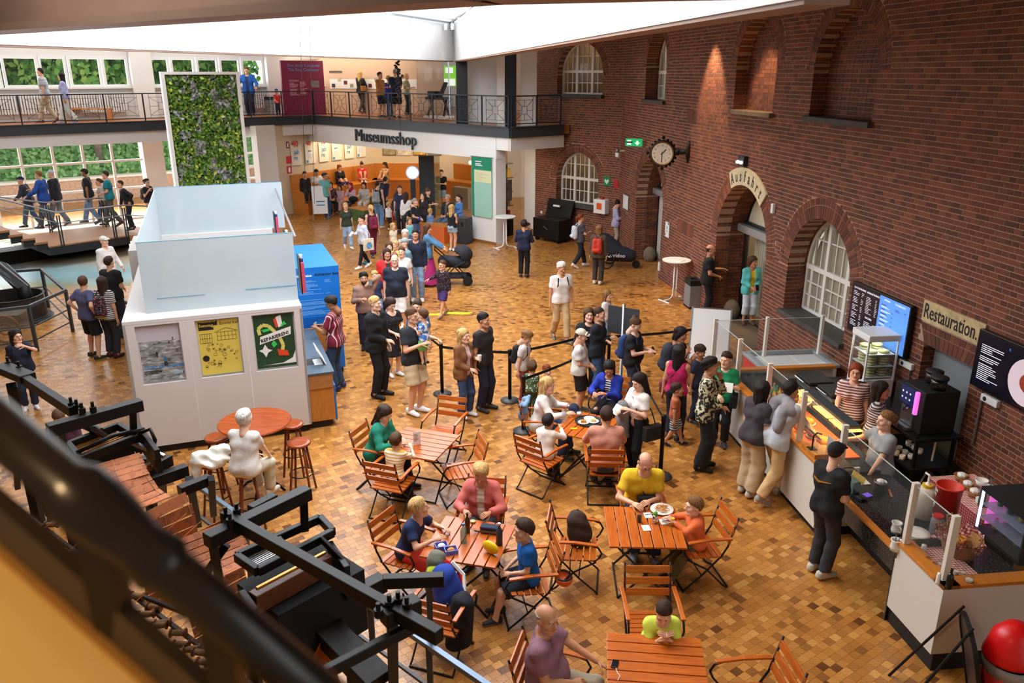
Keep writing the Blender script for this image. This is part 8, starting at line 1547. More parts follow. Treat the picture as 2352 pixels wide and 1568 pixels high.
# raised walkway with stairs
RZ=.7;wa,wb_=P(112,566,RZ),P(296,540,RZ);FWK=Frame(wa,wb_);wk=thing('walkway','raised wooden walkway with black edge and stairs on the left','walkway',FWK.pt(0,0,0),FWK.rz);WL=FWK.len
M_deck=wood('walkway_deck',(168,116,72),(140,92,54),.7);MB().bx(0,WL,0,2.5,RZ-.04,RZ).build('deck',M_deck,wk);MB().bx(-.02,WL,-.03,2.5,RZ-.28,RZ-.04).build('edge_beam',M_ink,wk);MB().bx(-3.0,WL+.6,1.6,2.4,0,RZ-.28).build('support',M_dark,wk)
MB().add([(WL,0,RZ),(WL,2.5,RZ),(WL+4,2.5,.05),(WL+4,0,.05),(WL,0,RZ-.2),(WL,2.5,RZ-.2),(WL+4,2.5,0),(WL+4,0,0)],[(0,3,2,1),(4,5,6,7),(0,4,7,3),(1,2,6,5),(0,1,5,4),(3,7,6,2)]).build('ramp',M_deck,wk)
for i in range(9):MB().bx(-.32*(i+1)-.06,-.32*i,0,2.2,RZ+.16*i+.1,RZ+.16*(i+1)).build('tread',M_deck,wk);MB().bx(-.32*(i+1),-.32*i,.05,.1,RZ+.16*i-.1,RZ+.16*i+.1).build('stringer',M_ink,wk)
M_wr=mat('walkway_post',(50,52,56),.45,.4)
for y,xs_ in((.0,(-1.6,.4,2.0,WL-.05,WL+1.4)),(2.4,(-2.6,-.9,.9,2.6,WL+.3))):
 top=[]
 for x in xs_:
  zb=RZ+(-x*.5 if x<0 else 0)-(max(0,x-WL)*.165);MB().bx(x-.05,x-.02,y-.03,y+.03,zb-.25,zb+.9).bx(x+.02,x+.05,y-.03,y+.03,zb-.25,zb+.9).build('post',M_wr,wk);top.append((x,y,zb+.98))
 ex_=[(-3.2,y,RZ+1.6+.98)]+top;MB().tube(ex_,.024,8).build('handrail',M_steel,wk,smooth=True);MB().tube([(x,yy,z-.32)for x,yy,z in ex_],.014,8).build('mid_rail',M_steel,wk,smooth=True)
 MB().bx(.5,WL-.2,y-.005,y+.005,RZ+.1,RZ+.8).build('glass_infill',M_glass,wk)
hz_=thing('hazard_strip','black and yellow striped strip on the floor by the stairs','strip',P(0,550),0);q0,q1=P(-30,541),P(110,585);F=Frame(q0,q1);hz_.location=F.o;hz_.rotation_euler=(0,0,F.rz);MB().bx(0,F.len,-.12,.12,.0,.01).build('strip',M_ink,hz_)
for i in range(int(F.len/.42)):MB().prism([(i*.42,-.12),(i*.42+.2,-.12),(i*.42+.3,.12),(i*.42+.1,.12)],.01,.014).build('stripe',mat('hazard_yellow',(206,170,30),.6),hz_)
def mural():
 m=mat('floor_mural',(200,190,170),.4);k=N(m);tc=k.n('ShaderNodeTexCoord');s_=k.n('ShaderNodeSeparateXYZ',{0:tc.outputs['Object']});n_=k.n('ShaderNodeTexNoise',{'Vector':tc.outputs['Object'],'Scale':.8,'Detail':5.0});a=k.n('ShaderNodeMath',{0:s_.outputs[1],1:.17,2:0.0},operation='MULTIPLY_ADD');b_=k.n('ShaderNodeMath',{0:n_.outputs[0],1:.35,2:-.17},operation='MULTIPLY_ADD');c=k.n('ShaderNodeMath',{0:a.outputs[0],1:b_.outputs[0]},operation='ADD')
 k.l(k.ramp(c.outputs[0],[(0.0,srgb(160,112,60)),(.14,srgb(120,120,80)),(.3,srgb(126,166,172)),(.5,srgb(160,190,192)),(.66,srgb(214,196,160)),(1,srgb(226,208,176))]),k.b.inputs['Base Color']);return m
m0=P(60,672);pts=[P(40,690),P(300,655),P(322,560),P(0,540),P(-120,560)];mu_=MB().prism([(p.x-m0.x,p.y-m0.y)for p in pts],0,.004).build('floor_mural',mural());mu_.location=m0;tag(mu_,'floor picture fading from sand to sea blue left of the kiosk','floor picture')
# exhibit and barrier at the left edge
br=thing('exhibit_barrier','dark square tube barrier around the exhibit at the left edge','barrier',P(120,770),0);bl=br.location
def W_(o,p):return Vector(p)-Vector(o.location)
c1,c2,c3,c4=P(168,762),P(86,806),P(112,706),P(-80,830)
for c in(c1,c2,c3):MB().bar(c,c+Vector((0,0,1.0)),.06,.06).build('post',M_anth,br,world=True)
for a,b_ in((c1,c3),(c1,c2+(c1-c2)*-.0),(c2,c4),(c3,P(-60,720))):
 for z,t in((1.0,.06),(.55,.025),(.25,.025)):MB().bar(a+Vector((0,0,z)),b_+Vector((0,0,z)),t,t).build('rail',M_anth,br,world=True)
em=thing('arched_machine','dark arched machine with perforated basket inside the barrier','machine',P(60,745)+Vector((-.5,.4,0)),0);M_rust=mat('rusty_black',(44,36,32),.6,.3,var=.3)
MB().lathe([(.75,0),(.78,.05),(.72,.1),(.7,.6),(.74,.62),(.68,.62),(.66,.1)],30).build('basket',M_rust,em);MB().lathe([(.8,0),(.85,.04),(.8,.08)],30).build('base_ring',M_black,em)
MB().tube([(.45,-.1,.3),(.35,0,.8),(-.1,.1,1.25),(-.8,.2,1.4),(-1.6,.2,1.3)],.16,12).build('arch',M_black,em,smooth=True);MB().tube([(.6,-.2,.9),(-.3,-.1,1.7),(-1.2,.0,2.1)],.02,6).build('stay',M_steel,em);MB().bar((.5,-.3,.9),(-.6,-.2,1.75),.25,.01).build('glass_guard',M_clear,em)
wc=thing('wheel_case','glazed case with a wooden wheel at the left edge','case',P(20,800),.1);MB().bx(-.6,.35,-.02,.5,0,.75).build('case',mat('case_glass',(150,140,120),.1,alpha=.3),wc);MB().tube([(.3*math.cos(t)-.1,.2,.38+.3*math.sin(t))for t in[i*.3 for i in range(21)]],.03,6,closed=True).tube([(.12*math.cos(t)-.1,.2,.38+.12*math.sin(t))for t in[i*.3 for i in range(21)]],.02,6,closed=True).build('wheel',wood('old_wheel',(130,84,50),(100,60,34),.6),wc)
# pushchair and bike trailer
pc=thing('pushchair','black pushchair pushed by the woman in the pink skirt','pushchair',P(1045,652),math.radians(95));M_can=mat('pram_fabric',(34,36,46),.8,bump=.3);M_tyre=mat('rubber',(18,18,18),.8)
for x in(-.26,.26):
 for y in(-.36,.36):MB().lathe([(.13,-.025),(.14,0),(.13,.025)],18,(x,y,.14),ax='x').build('wheel',M_tyre,pc);
 MB().tube([(x,-.36,.14),(x*.9,0,.55),(x*.9,.55,1.05)],.016,6).tube([(x,.36,.14),(x*.9,0,.55),(x*.9,-.3,.7)],.016,6).build('frame',M_black,pc)
MB().bx(-.22,.22,-.34,.34,.2,.3).build('basket',M_can,pc,bevel=.03);MB().tube([(-.24,.55,1.05),(.24,.55,1.05)],.018,6).build('handle',M_black,pc);s_=SDF();s_.cone((0,-.3,.62),(0,.3,.68),.17,.17);V_,F_=s_.mesh(.03);link('seat',np_mesh('seat',V_,F_,[M_can]),pc)
s_=SDF();s_.ell((0,-.22,.86),(.25,.3,.26));V_,F_=s_.mesh(.025,clip=lambda X,Y,Z:np.maximum(.22-np.sqrt(X**2*.8+(Y+.12)**2+(Z-.8)**2),Y-.0+0*X+0*Z));link('hood',np_mesh('hood',V_,F_,[M_can]),pc)
bt_=thing('bike_trailer','dark child bike trailer lettered Qeridoo by the map board','trailer',P(1405,612),math.radians(75));s_=SDF();s_.cone((0,.2,.5),(0,-.55,.38),.34,.2);s_.cone((0,.25,.8),(0,-.1,.6),.24,.2);V_,F_=s_.mesh(.03);link('cabin',np_mesh('cabin',V_,F_,[M_can]),bt_)
for x in(-.4,.4):MB().tube([(x,.15+.26*math.cos(t),.27+.26*math.sin(t))for t in[i*.314 for i in range(20)]],.02,6,closed=True).build('wheel',M_tyre,bt_,smooth=True);MB().lathe([(.03,-.03),(.03,.03)],10,(x,.15,.27),ax='x').build('hub',M_steel,bt_)
MB().lathe([(.12,-.03),(.12,.03)],16,(0,-.75,.12),ax='x').build('front_wheel',M_tyre,bt_);MB().tube([(-.25,.5,1.05),(.25,.5,1.05)],.02,6).build('push_bar',M_black,bt_);o=text('lettering','Qeridoo',M_plas,bt_,.16,(-.36,.12,.38),(math.pi/2,0,-math.pi/2+.06),bold=.002);
ap=P(1045,719);am=MB().prism([(-.45,-.06),(.3,-.1),(.45,.06),(-.3,.1)],0,.004).build('floor_arrow',mat('arrow_yellow',(206,226,30),.5));am.location=ap;tag(am,'long bright yellow floor marking right of the girl','marking');am=MB().prism([(-.2,-.06),(.15,-.07),(.2,.06),(-.15,.07)],0,.004).build('floor_arrow',mat('arrow_yellow',(206,226,30),.5));am.location=P(1000,722);tag(am,'short bright yellow floor marking behind the girl','marking')
# on the tables
def OT(nm,lb,cat,px,py,rz=0.0,z=.75):return thing(nm,lb,cat,P(px,py,z),rz)
mc_=OT('menu_card','upright white menu card on the table','menu card',966,1020,.2);MB().bar((-.05,0,0),(-.05,.0,.2),.11,.004,up=(0,1,0)).build('card',M_plas,mc_);lines(mc_,M_ink,-.09,-.01,[.16-.02*i for i in range(6)],-.003,.005,3)
def bot2(t_,m,cap,h,r):bottle(t_,m,cap,h,r)
t_=OT('water_flask','green transparent water flask on the lunch table','bottle',1065,1245);bot2(t_,mat('flask_green',(96,140,110),.1,alpha=.6),mat('cap_blue',(60,110,180),.4),.24,.038)
t_=OT('beer_bottle','brown beer bottle on the lunch table','bottle',1074,1222);bot2(t_,mat('beer_brown',(60,34,18),.1),M_ink,.25,.03)
t_=OT('steel_flask','tall black steel flask on the lunch table','bottle',1147,1250);bot2(t_,M_anth,M_chrome,.27,.036)
t_=OT('beer_glass','stemmed beer glass in front of the woman in coral','glass',1087,1215);MB().lathe([(.03,0),(.008,.01),(.008,.05),(.035,.08),(.035,.14)],14).build('glass',M_clear,t_,smooth=True);MB().lathe([(.03,.08),(.032,.11),(.001,.11)],12).build('beer',mat('beer_amber',(206,150,70),.2),t_)
for i,(px,py,lb)in enumerate(((1014,1258,'blue lunch box with white food on the lunch table'),(1036,1268,'blue lunch box with a biscuit on the lunch table'))):
 t_=OT('lunch_box',lb,'lunch box',px,py,.3);MB().prism([(-.07,-.055),(.07,-.055),(.07,.055),(-.07,.055)],0,.05,holes=[[(-.062,-.047),(.062,-.047),(.062,.047),(-.062,.047)]]).bx(-.065,.065,-.05,.05,0,.006).build('box',mat('box_blue',(96,110,200),.3,alpha=.75),t_);MB().ell((0,0,.03),(.045,.035,.025),8,5).build('food',M_plas if i==0 else M_pie,t_)
t_=OT('yellow_case','yellow oval lunch case standing on the lunch table','case',1127,1270,.9);MB().ell((0,0,.075),(.04,.11,.075),16,10).build('case',mat('case_yellow',(232,190,20),.35),t_,smooth=True)
t_=OT('pouch','grey and navy zip pouch on the lunch table','pouch',1125,1222,-.2);MB().bx(-.11,.11,-.05,.05,0,.05).build('lower',mat('pouch_brown',(110,90,80),.8),t_,bevel=.02);MB().bx(-.11,.11,-.05,.05,.045,.09).build('upper',mat('pouch_navy',(40,46,70),.8),t_,bevel=.02)
t_=OT('sunglasses','sunglasses on the lunch table','sunglasses',1102,1222);MB().tube([(-.06,0,.02),(0,-.02,.02),(.06,0,.02)],.008,6).build('frame',M_ink,t_)
tr_=OT('serving_tray','round black tray with cake plates on the table','tray',1352,968);MB().lathe([(.2,0),(.21,.015),(.2,.015),(.19,.006),(.001,.006)],30).build('tray',M_ink,tr_)
for i,(dx,dy,lb,m)in enumerate(((-.08,-.04,'plate with a brown cake slice on the black tray',M_pie),(.07,-.0,'plate with pale sandwiches on the black tray',mat('sandwich',(226,200,140),.7)),(.02,.1,'empty white plate on the black tray',None))):
 q=P(1352,968,.757)+Vector((dx,dy,0));t_=thing('plate',lb,'plate',q,0);MB().lathe([(.05,0),(.085,.012),(.083,.014),(.05,.004),(.001,.004)],20).build('plate',M_china,t_,smooth=True)
 if m:MB().bx(-.04,.04,-.025,.025,.005,.045).build('food',m,t_,bevel=.005)
t_=thing('espresso_cup','small white cup on the black tray','cup',P(1340,960,.757)+Vector((-.06,.09,0)),0);MB().lathe([(.02,0),(.035,.03),(.035,.055),(.03,.055),(.02,.01),(.001,.01)],14).build('cup',M_china,t_,smooth=True)
t_=OT('water_bottle','clear water bottle with red cap on the tray table','bottle',1295,968);bot2(t_,mat('pet',(190,200,205),.1,alpha=.45),CAPS[0],.24,.035)
t_=OT('cap_on_table','dark blue cap lying on the tray table','cap',1318,942);o=link('cap',hair_mesh('cap'),t_);o.material_slots[0].link='OBJECT';o.material_slots[0].material=clothm((28,36,66));o.location=(0,0,-.03)
t_=OT('sweet_wrapper','yellow wrapper on the tray table','wrapper',1318,985);MB().bx(-.05,.05,-.02,.02,0,.012).build('wrapper',mat('case_yellow',(232,190,20),.35),t_)
t_=OT('noodle_plate','white plate of noodles in front of the man in yellow','plate',1520,1172);MB().lathe([(.08,0),(.14,.02),(.138,.024),(.08,.006),(.001,.006)],28).build('plate',M_china,t_,smooth=True);mb=MB()
for i in range(60):a=rnd.uniform(0,6.28);r=rnd.uniform(.01,.08);c=Vector((r*math.cos(a),r*math.sin(a),.02+.03*(1-r/.09)));mb.tube([c,c+Vector((rnd.uniform(-.02,.02),rnd.uniform(-.02,.02),.01)),c+Vector((rnd.uniform(-.03,.03),rnd.uniform(-.03,.03),0))],.004,4)
mb.build('noodles',mat('noodle',(214,140,40),.5,var=.3),t_)
t_=OT('cola_glass','glass of cola on the noodle table','glass',1468,1198);MB().lathe([(.025,0),(.032,.12),(.03,.12),(.023,.005)],14).build('glass',M_clear,t_,smooth=True);MB().lathe([(.023,.005),(.028,.08),(.001,.08)],12).build('cola',mat('cola',(40,16,10),.2),t_)
t_=OT('sauce_shaker','steel shaker with green top on the noodle table','shaker',1504,1200);MB().lathe([(.03,0),(.032,.02),(.03,.08),(.02,.1)],14).build('shaker',M_chrome,t_,smooth=True);MB().ell((0,0,.12),(.028,.028,.03),8,6).build('green_top',mat('herb_green',(90,170,50),.5),t_)
for i,(px,py,lb)in enumerate(((1484,1212,'white receipt on the noodle table'),(1488,1183,'white napkin with a spoon on the noodle table'),(1525,1198,'white napkin beside the juice glass'))):
 t_=OT('napkin',lb,'napkin',px,py,.1);MB().bx(-.045,.045,-.06,.06,0,.003).build('sheet',M_plas,t_)
 if i:MB().tube([(-.03,0,.008),(.05,.02,.008)],.004,5).ell((.06,.022,.008),(.018,.012,.005),8,5).build('spoon',M_steel,t_)
t_=OT('juice_glass','glass of yellow juice on the noodle table','glass',1543,1205);MB().lathe([(.025,0),(.032,.12),(.03,.12),(.023,.005)],14).build('glass',M_clear,t_,smooth=True);MB().lathe([(.024,.005),(.03,.09),(.001,.09)],12).build('juice',mat('juice',(240,190,30),.3),t_)
t_=OT('music_player','small black phone with a white cable on the near table','phone',1412,1525,-.3);MB().bx(-.03,.03,-.05,.05,0,.012).build('body',M_phone,t_,bevel=.004);MB().tube([(.02,-.05,.006),(.04,-.1,.004),(.07,-.13,.004),(.06,-.19,.004)],.003,5).build('cable',M_plas,t_)
bb=thing('brown_bag','dark brown drawstring bag on the chair left of the noodle table','bag',(.82,8.12,.46),.2);s_=SDF();s_.cone((-.02,.02,.13),(-.06,.03,.3),.15,.12);V_,F_=s_.mesh(.02,noise=.006);link('bag',np_mesh('bag',V_,F_,[clothm((60,42,34))]),bb);MB().tube([(-.1,.0,.38),(-.05,.05,.43),(.0,.03,.38)],.01,6).build('cord',M_ink,bb)
hl=thing('bike_helmet','orange and black bike helmet hanging from the chair','helmet',P(1294,1325,.22),.3);s_=SDF();s_.ell((0,0,.0),(.105,.13,.1));V_,F_=s_.mesh(.014,clip=lambda X,Y,Z:np.maximum(Z-.02+0*X+0*Y,.085-np.sqrt(X**2*1.1+Y**2*.75+(Z-.02)**2)));link('shell',np_mesh('shell',V_,F_,[mat('helmet_orange',(226,100,40),.4)]),hl);MB().tube([(.09*math.cos(t),.11*math.sin(t),.02)for t in[i*.52 for i in range(12)]],.014,6,closed=True).tube([(-.08,0,.02),(0,0,-.06),(.08,0,.02)],.01,6).build('liner',M_ink,hl);MB().tube([(.08,0,.02),(.1,.05,.2),(.14,.08,.4)],.007,5).build('strap',M_ink,hl)
rk=thing('blue_rucksack','blue white and red rucksack on the chair by the loom','backpack',(-.68,6.95,.46),2.6);s_=SDF();s_.cone((-.05,0,.14),(.02,0,.36),.17,.13);V_,F_=s_.mesh(.02,noise=.004);link('bag',np_mesh('bag',V_,F_,[clothm((30,60,150))]),rk);MB().tube([(-.16,-.1,.2),(-.05,-.17,.36),(.08,-.1,.46)],.03,6).build('red_stripe',M_red,rk);MB().tube([(-.19,-.06,.16),(-.1,-.17,.32),(.02,-.14,.45)],.025,6).build('white_stripe',M_plas,rk)
rk=thing('lime_rucksack','grey and lime rucksack behind the blue one on the chair','backpack',(-.78,7.12,.46),.3);s_=SDF();s_.cone((0,0,.12),(0,.02,.44),.14,.1);V_,F_=s_.mesh(.02,noise=.005);link('bag',np_mesh('bag',V_,F_,[clothm((110,112,96))]),rk);MB().ell((0,-.05,.34),(.13,.1,.1),12,8).build('lime_panel',clothm((190,206,40)),rk,smooth=True)
rk=thing('navy_jacket','dark navy jacket hanging from the loaded chair','jacket',(-.5,6.7,.15),0);s_=SDF();s_.cone((0,0,.1),(.0,.05,.5),.1,.12);s_.cone((-.1,0,.05),(-.05,.05,.4),.08,.1);V_,F_=s_.mesh(.02,noise=.006);link('cloth',np_mesh('cloth',V_,F_,[clothm((26,28,42))]),rk)
wj=thing('white_jacket','crumpled white jacket lying on the bar stool','jacket',(-3.97,9.5,.8),0);s_=SDF();s_.ell((0,0,.06),(.22,.2,.1));s_.cone((-.15,-.08,.1),(.16,.06,.16),.1,.09);s_.cone((-.18,-.1,.0),(-.2,-.12,-.14),.08,.06);V_,F_=s_.mesh(.018,noise=.012);link('cloth',np_mesh('cloth',V_,F_,[clothm((224,220,208))]),wj)
dj=thing('denim_jacket','light denim jacket over the back of the chair','jacket',CH[4].location+Vector((-.25,.05,.62)),CH[4].rotation_euler[2]);s_=SDF();s_.cone((-.2,0,.28),(.2,0,.28),.035);s_.cone((-.12,.05,.26),(-.1,.06,.05),.05,.06);s_.cone((.1,.05,.26),(.1,.06,.02),.05,.06);V_,F_=s_.mesh(.02,noise=.006);link('cloth',np_mesh('cloth',V_,F_,[clothm((110,140,176))]),dj)
# jacquard looms
M_loom=mat('loom_iron',(26,23,21),.5,.5,var=.3,scale=12);M_lw=wood('loom_wood',(124,66,32),(86,42,20),.45);M_brass=mat('brass',(170,120,60),.3,.8);M_lw2=mat('loom_dark_wood',(60,36,24),.6,var=.25)
def cardm():
 m=mat('punched_card',(184,108,66),.7);k=N(m);tc=k.n('ShaderNodeTexCoord');mp=k.n('ShaderNodeMapping',{'Vector':tc.outputs['Object'],'Scale':(70,70,1)});v=k.n('ShaderNodeTexVoronoi',{'Vector':mp.outputs[0],'Scale':1.0,'Randomness':.15});sx=k.n('ShaderNodeSeparateXYZ',{0:tc.outputs['Object']});n_=k.n('ShaderNodeTexNoise',{'Vector':tc.outputs['Object'],'Scale':12.0});oi=k.n('ShaderNodeObjectInfo');n2=k.n('ShaderNodeVectorMath',{0:tc.outputs['Object'],1:oi.outputs['Location']},operation='ADD');k.l(n2.outputs[0],n_.inputs['Vector'])
 d_=k.n('ShaderNodeMath',{0:v.outputs['Distance'],1:.3},operation='LESS_THAN');e_=k.n('ShaderNodeMath',{0:n_.outputs[0],1:.56},operation='GREATER_THAN');f_=k.n('ShaderNodeMath',{0:d_.outputs[0],1:e_.outputs[0]},operation='MULTIPLY');mx=k.n('ShaderNodeMix',{0:f_.outputs[0],6:srgb(184,108,66),7:srgb(40,22,14)},data_type='RGBA');k.l(mx.outputs[2],k.b.inputs['Base Color']);return m
M_card=cardm()
def loom(label,org,bars,extra):
 r=thing('jacquard_loom',label,'loom',org,0)
 for nm,a,b_,w_,h_,m in bars:MB().bar(P(*a),P(*b_),w_,h_).build(nm,m,r,world=True,bevel=.006)
 return r
def cards(r,path,w_vec,n):
 """chain of cards hung along a path; w_vec: half width vector"""
 pts=[Vector(p)for p in path];seg=[(b_-a).length for a,b_ in zip(pts,pts[1:])];tot=sum(seg);st_=tot/n
 me=None
 for i in range(n):
  def at(d):
   for a,b_,l_ in zip(pts,pts[1:],seg):
    if d<=l_:return a.lerp(b_,d/l_)
    d-=l_
   return pts[-1]
  p,q=at(i*st_+.004),at((i+1)*st_-.004);u=w_vec.normalized();v=(q-p).normalized();n_=u.cross(v);M_=Matrix((u,v,n_)).transposed().to_4x4();M_.translation=(p+q)/2
  hw=w_vec.length;hl_=(q-p).length/2
  if me is None:me=MB().bx(-hw,hw,-hl_,hl_,-.002,.002).mesh('card',M_card)
  o=link('card',me,r);o.matrix_world=M_;o.matrix_parent_inverse=Matrix.Translation(r.location).inverted()
 for e in(-.86,0,.86):MB().tube([p+w_vec*e+Vector((0,0,.004))for p in pts],.003,4).build('card_lace',mat('lace_cord',(190,160,120),.8),r,world=True)
l2=loom('near jacquard loom with punched cards at the bottom of the picture',P(650,1420,0),[('top_bar',(515,1185,2.72),(1010,1462,2.72),.07,.09,M_loom),('head_beam',(475,1243,2.68),(708,1130,2.68),.1,.1,M_loom),('head_post',(488,1245,2.64),(505,1335,2.1),.06,.06,M_loom),('head_post',(697,1142,2.64),(700,1215,2.25),.06,.06,M_loom),('box_rail',(543,1278,2.3),(735,1190,2.3),.05,.07,M_loom),('box_rail',(735,1190,2.3),(765,1222,2.3),.05,.07,M_loom),('box_rail',(765,1222,2.3),(592,1312,2.3),.05,.07,M_loom),('box_rail',(592,1312,2.3),(543,1278,2.3),.05,.07,M_loom),('box_divider',(640,1240,2.3),(668,1275,2.3),.04,.07,M_loom),('brass_rod',(588,1352,2.3),(748,1268,2.3),.025,.025,M_brass),('griffe_beam',(582,1385,2.18),(755,1290,2.18),.1,.15,M_lw),('side_plate',(560,1395,2.1),(590,1440,2.1),.05,.3,M_loom),('side_plate',(760,1280,2.1),(800,1340,2.1),.05,.3,M_loom),('lower_beam',(600,1480,1.75),(880,1335,1.75),.12,.14,M_loom),('cross_beam',(880,1335,1.9),(1020,1330,1.9),.08,.1,M_loom),('steel_beam',(745,1440,1.75),(870,1568,1.6),.22,.12,M_loom),('post',(900,1405,2.55),(905,1620,1.2),.07,.07,M_loom),('post',(985,1335,1.9),(990,1500,.6),.05,.05,M_loom),('slotted_arm',(640,1600,2.6),(975,1425,2.6),.05,.07,M_loom),('clamp_block',(880,1420,2.7),(960,1385,2.7),.1,.1,M_loom),('lever_arm',(735,1235,2.35),(800,1300,2.2),.03,.05,M_loom),('lever_arm',(555,1410,2.1),(590,1440,2.0),.03,.05,M_brass),('card_roller',(365,1262,2.2),(408,1242,2.2),.09,.09,M_loom),('card_roller',(575,1172,2.3),(632,1142,2.3),.08,.08,M_loom),('roller_bracket',(350,1255,2.25),(360,1330,1.8),.05,.06,M_loom),('rocker',(450,1350,2.1),(520,1250,2.5),.04,.06,M_loom),('connecting_rod',(330,1370,1.9),(480,1430,1.9),.03,.03,M_loom)],None)
def wpt(px,py,z):return P(px,py,z)
a0_,b0_=P(398,1250,2.22),P(540,1180,2.22);wv=(b0_-a0_)/2;mid=(a0_+b0_)/2
dd=P(520,1320,2.05)-mid;cards(l2,[mid,mid+dd*.35+Vector((0,0,-.09)),mid+dd*.7+Vector((0,0,-.1)),mid+dd],wv,9)
cards(l2,[mid+Vector((0,.03,-.0)),mid+Vector((-.02,.06,-.5)),mid+Vector((.1,-.05,-1.0)),mid+Vector((.3,-.1,-1.1))],wv,14)
for(px,py)in((520,1190),(545,1182),(530,1205),(895,1395),(915,1388),(935,1400),(870,1415)):MB().lathe([(.028,0),(.028,.05),(.014,.05),(.014,.09)],8).build('bolt',M_loom,l2).matrix_parent_inverse=Matrix.Translation(P(px,py,2.72)-Vector(l2.location))if False else Matrix.Translation(P(px,py,2.74)-Vector(l2.location))
MB().bx(-.0,.75,-.28,.28,-.55,0).xf(Matrix.Translation(P(590,1375,2.1))@Matrix.Rotation(math.atan2((P(755,1290,2.1)-P(590,1375,2.1)).y,(P(755,1290,2.1)-P(590,1375,2.1)).x),4,'Z')).build('harness_box',M_dark,l2,world=True)
mb=MB()
for i in range(90):t=i/89;a=P(735,1478,1.72).lerp(P(745,1472,1.72),t);b_=P(650+160*t,1640,.9+.2*math.sin(i));mb.tube([a,b_],.002,3)
o=mb.build('warp_threads',mat('warp_orange',(206,110,40),.6),l2,world=True);o['kind']='stuff'
mb=MB()
for i in range(12):a=P(556+i*4,1282+i*2.4,2.27);b_=P(632+i*4,1242+i*2.6,2.27);mb.bar(a,b_,.008,.01)
mb.build('needle_bars',M_steel,l2,world=True)
for px,z0 in((565,2.0),(800,1.75)):c=P(px,1400,1.7);MB().bar(Vector((c.x,c.y,1.7)),Vector((c.x,c.y,0)),.09,.09).build('floor_post',M_loom,l2,world=True)
l1=loom('far jacquard loom with a long punched card chain left of the round table',P(250,1080,0),[('top_bar',(22,848,2.72),(170,945,2.72),.08,.1,M_loom),('head_beam',(110,988,2.68),(325,928,2.68),.11,.11,M_loom),('head_post',(140,985,2.64),(150,1050,2.2),.06,.06,M_loom),('head_post',(305,940,2.64),(307,995,2.3),.06,.06,M_loom),('main_post',(27,885,2.6),(50,1000,1.9),.1,.1,M_loom),('main_foot',(10,1035,1.8),(112,1000,1.8),.08,.1,M_loom),('main_leg',(80,1005,1.8),(95,1130,.9),.06,.06,M_loom),('main_leg',(35,1015,1.8),(40,1120,.9),.06,.06,M_loom),('cap_block',(0,842,2.74),(65,868,2.74),.16,.08,M_loom),('box_rail',(158,1022,2.3),(272,978,2.3),.05,.08,M_loom),('box_rail',(272,978,2.3),(315,1005,2.3),.05,.08,M_loom),('box_rail',(315,1005,2.3),(185,1055,2.3),.05,.08,M_loom),('box_rail',(185,1055,2.3),(158,1022,2.3),.05,.08,M_loom),('side_plate',(175,1060,2.1),(320,1010,2.1),.05,.3,M_loom),('mechanism_plate',(320,1000,2.2),(365,1060,2.2),.05,.25,M_loom),('shaft',(290,1010,2.25),(378,1048,2.15),.04,.04,M_steel),('card_roller',(195,1132,2.1),(345,1070,2.1),.07,.07,M_lw),('card_roller',(258,1200,2.1),(310,1178,2.1),.09,.09,M_loom),('card_roller',(412,1128,2.15),(482,1100,2.15),.09,.09,M_loom),('frame_beam',(335,1085,1.9),(390,1055,1.9),.1,.12,M_loom),('frame_beam',(342,1108,1.8),(430,1078,1.8),.1,.12,M_loom),('frame_post',(435,1100,1.8),(455,1205,.9),.08,.08,M_loom),('frame_post',(370,1080,1.8),(375,1140,1.2),.08,.08,M_loom),('end_post',(485,1098,2.2),(490,1180,1.6),.06,.07,M_loom),('lever',(75,1040,2.1),(150,1090,1.9),.04,.05,M_loom),('lever',(95,1060,2.0),(180,1060,1.9),.04,.05,M_loom)],None)
a0_,b0_=P(192,1078,2.2),P(318,1035,2.2);wv=(b0_-a0_)/2;p0=(a0_+b0_)/2;p1=P(275,1105,2.14);p2=P(330,1165,1.98);p3=P(362,1160,2.18)
cards(l1,[p0,p1,p1.lerp(p2,.5)+Vector((0,0,-.06)),p2,p3+Vector((-.06,.02,0))],wv,12)
cards(l1,[p3,p3+Vector((.06,-.02,-.12)),p3+Vector((.07,-.03,-.5)),p3+Vector((.0,.05,-1.0))],wv,10)
for(px,py)in((165,935),(178,940),(190,948),(215,945),(20,840),(45,850)):o=MB().lathe([(.03,0),(.03,.05),(.015,.05),(.015,.1)],8).build('bolt',M_loom,l1);o.location=P(px,py,2.74)-Vector(l1.location)
MB().tube([P(215,985,2.45),P(240,1000,2.3)],.03,8).tube([P(195,975,2.4),P(230,992,2.35)],.045,10).build('lifting_shaft',M_loom,l1,world=True);MB().tube([P(320,995,2.35),P(345,985,2.4),P(356,1010,2.3),P(350,1040,2.1)],.02,6).tube([P(175,1040,2.35),P(260,1000,2.42),P(330,985,2.35)],.02,6).build('bent_rod',M_loom,l1,world=True,smooth=True)
mb=MB()
for i in range(9):a=P(170+i*3.4,1028+i*2.6,2.27);b_=P(262+i*4.5,990+i*2.5,2.27);mb.bar(a,b_,.012,.012)
mb.build('needle_bars',M_brass,l1,world=True)
for px,py in((60,1060),(330,1050),(150,1130)):c=P(px,py,1.8);MB().bar(c,Vector((c.x,c.y,0)),.09,.09).build('floor_post',M_loom,l1,world=True)
lb_=thing('loom_barrier','square steel tube barrier round the looms','barrier',P(760,1420,0),0);M_bt=mat('barrier_steel',(92,108,124),.35,.6)
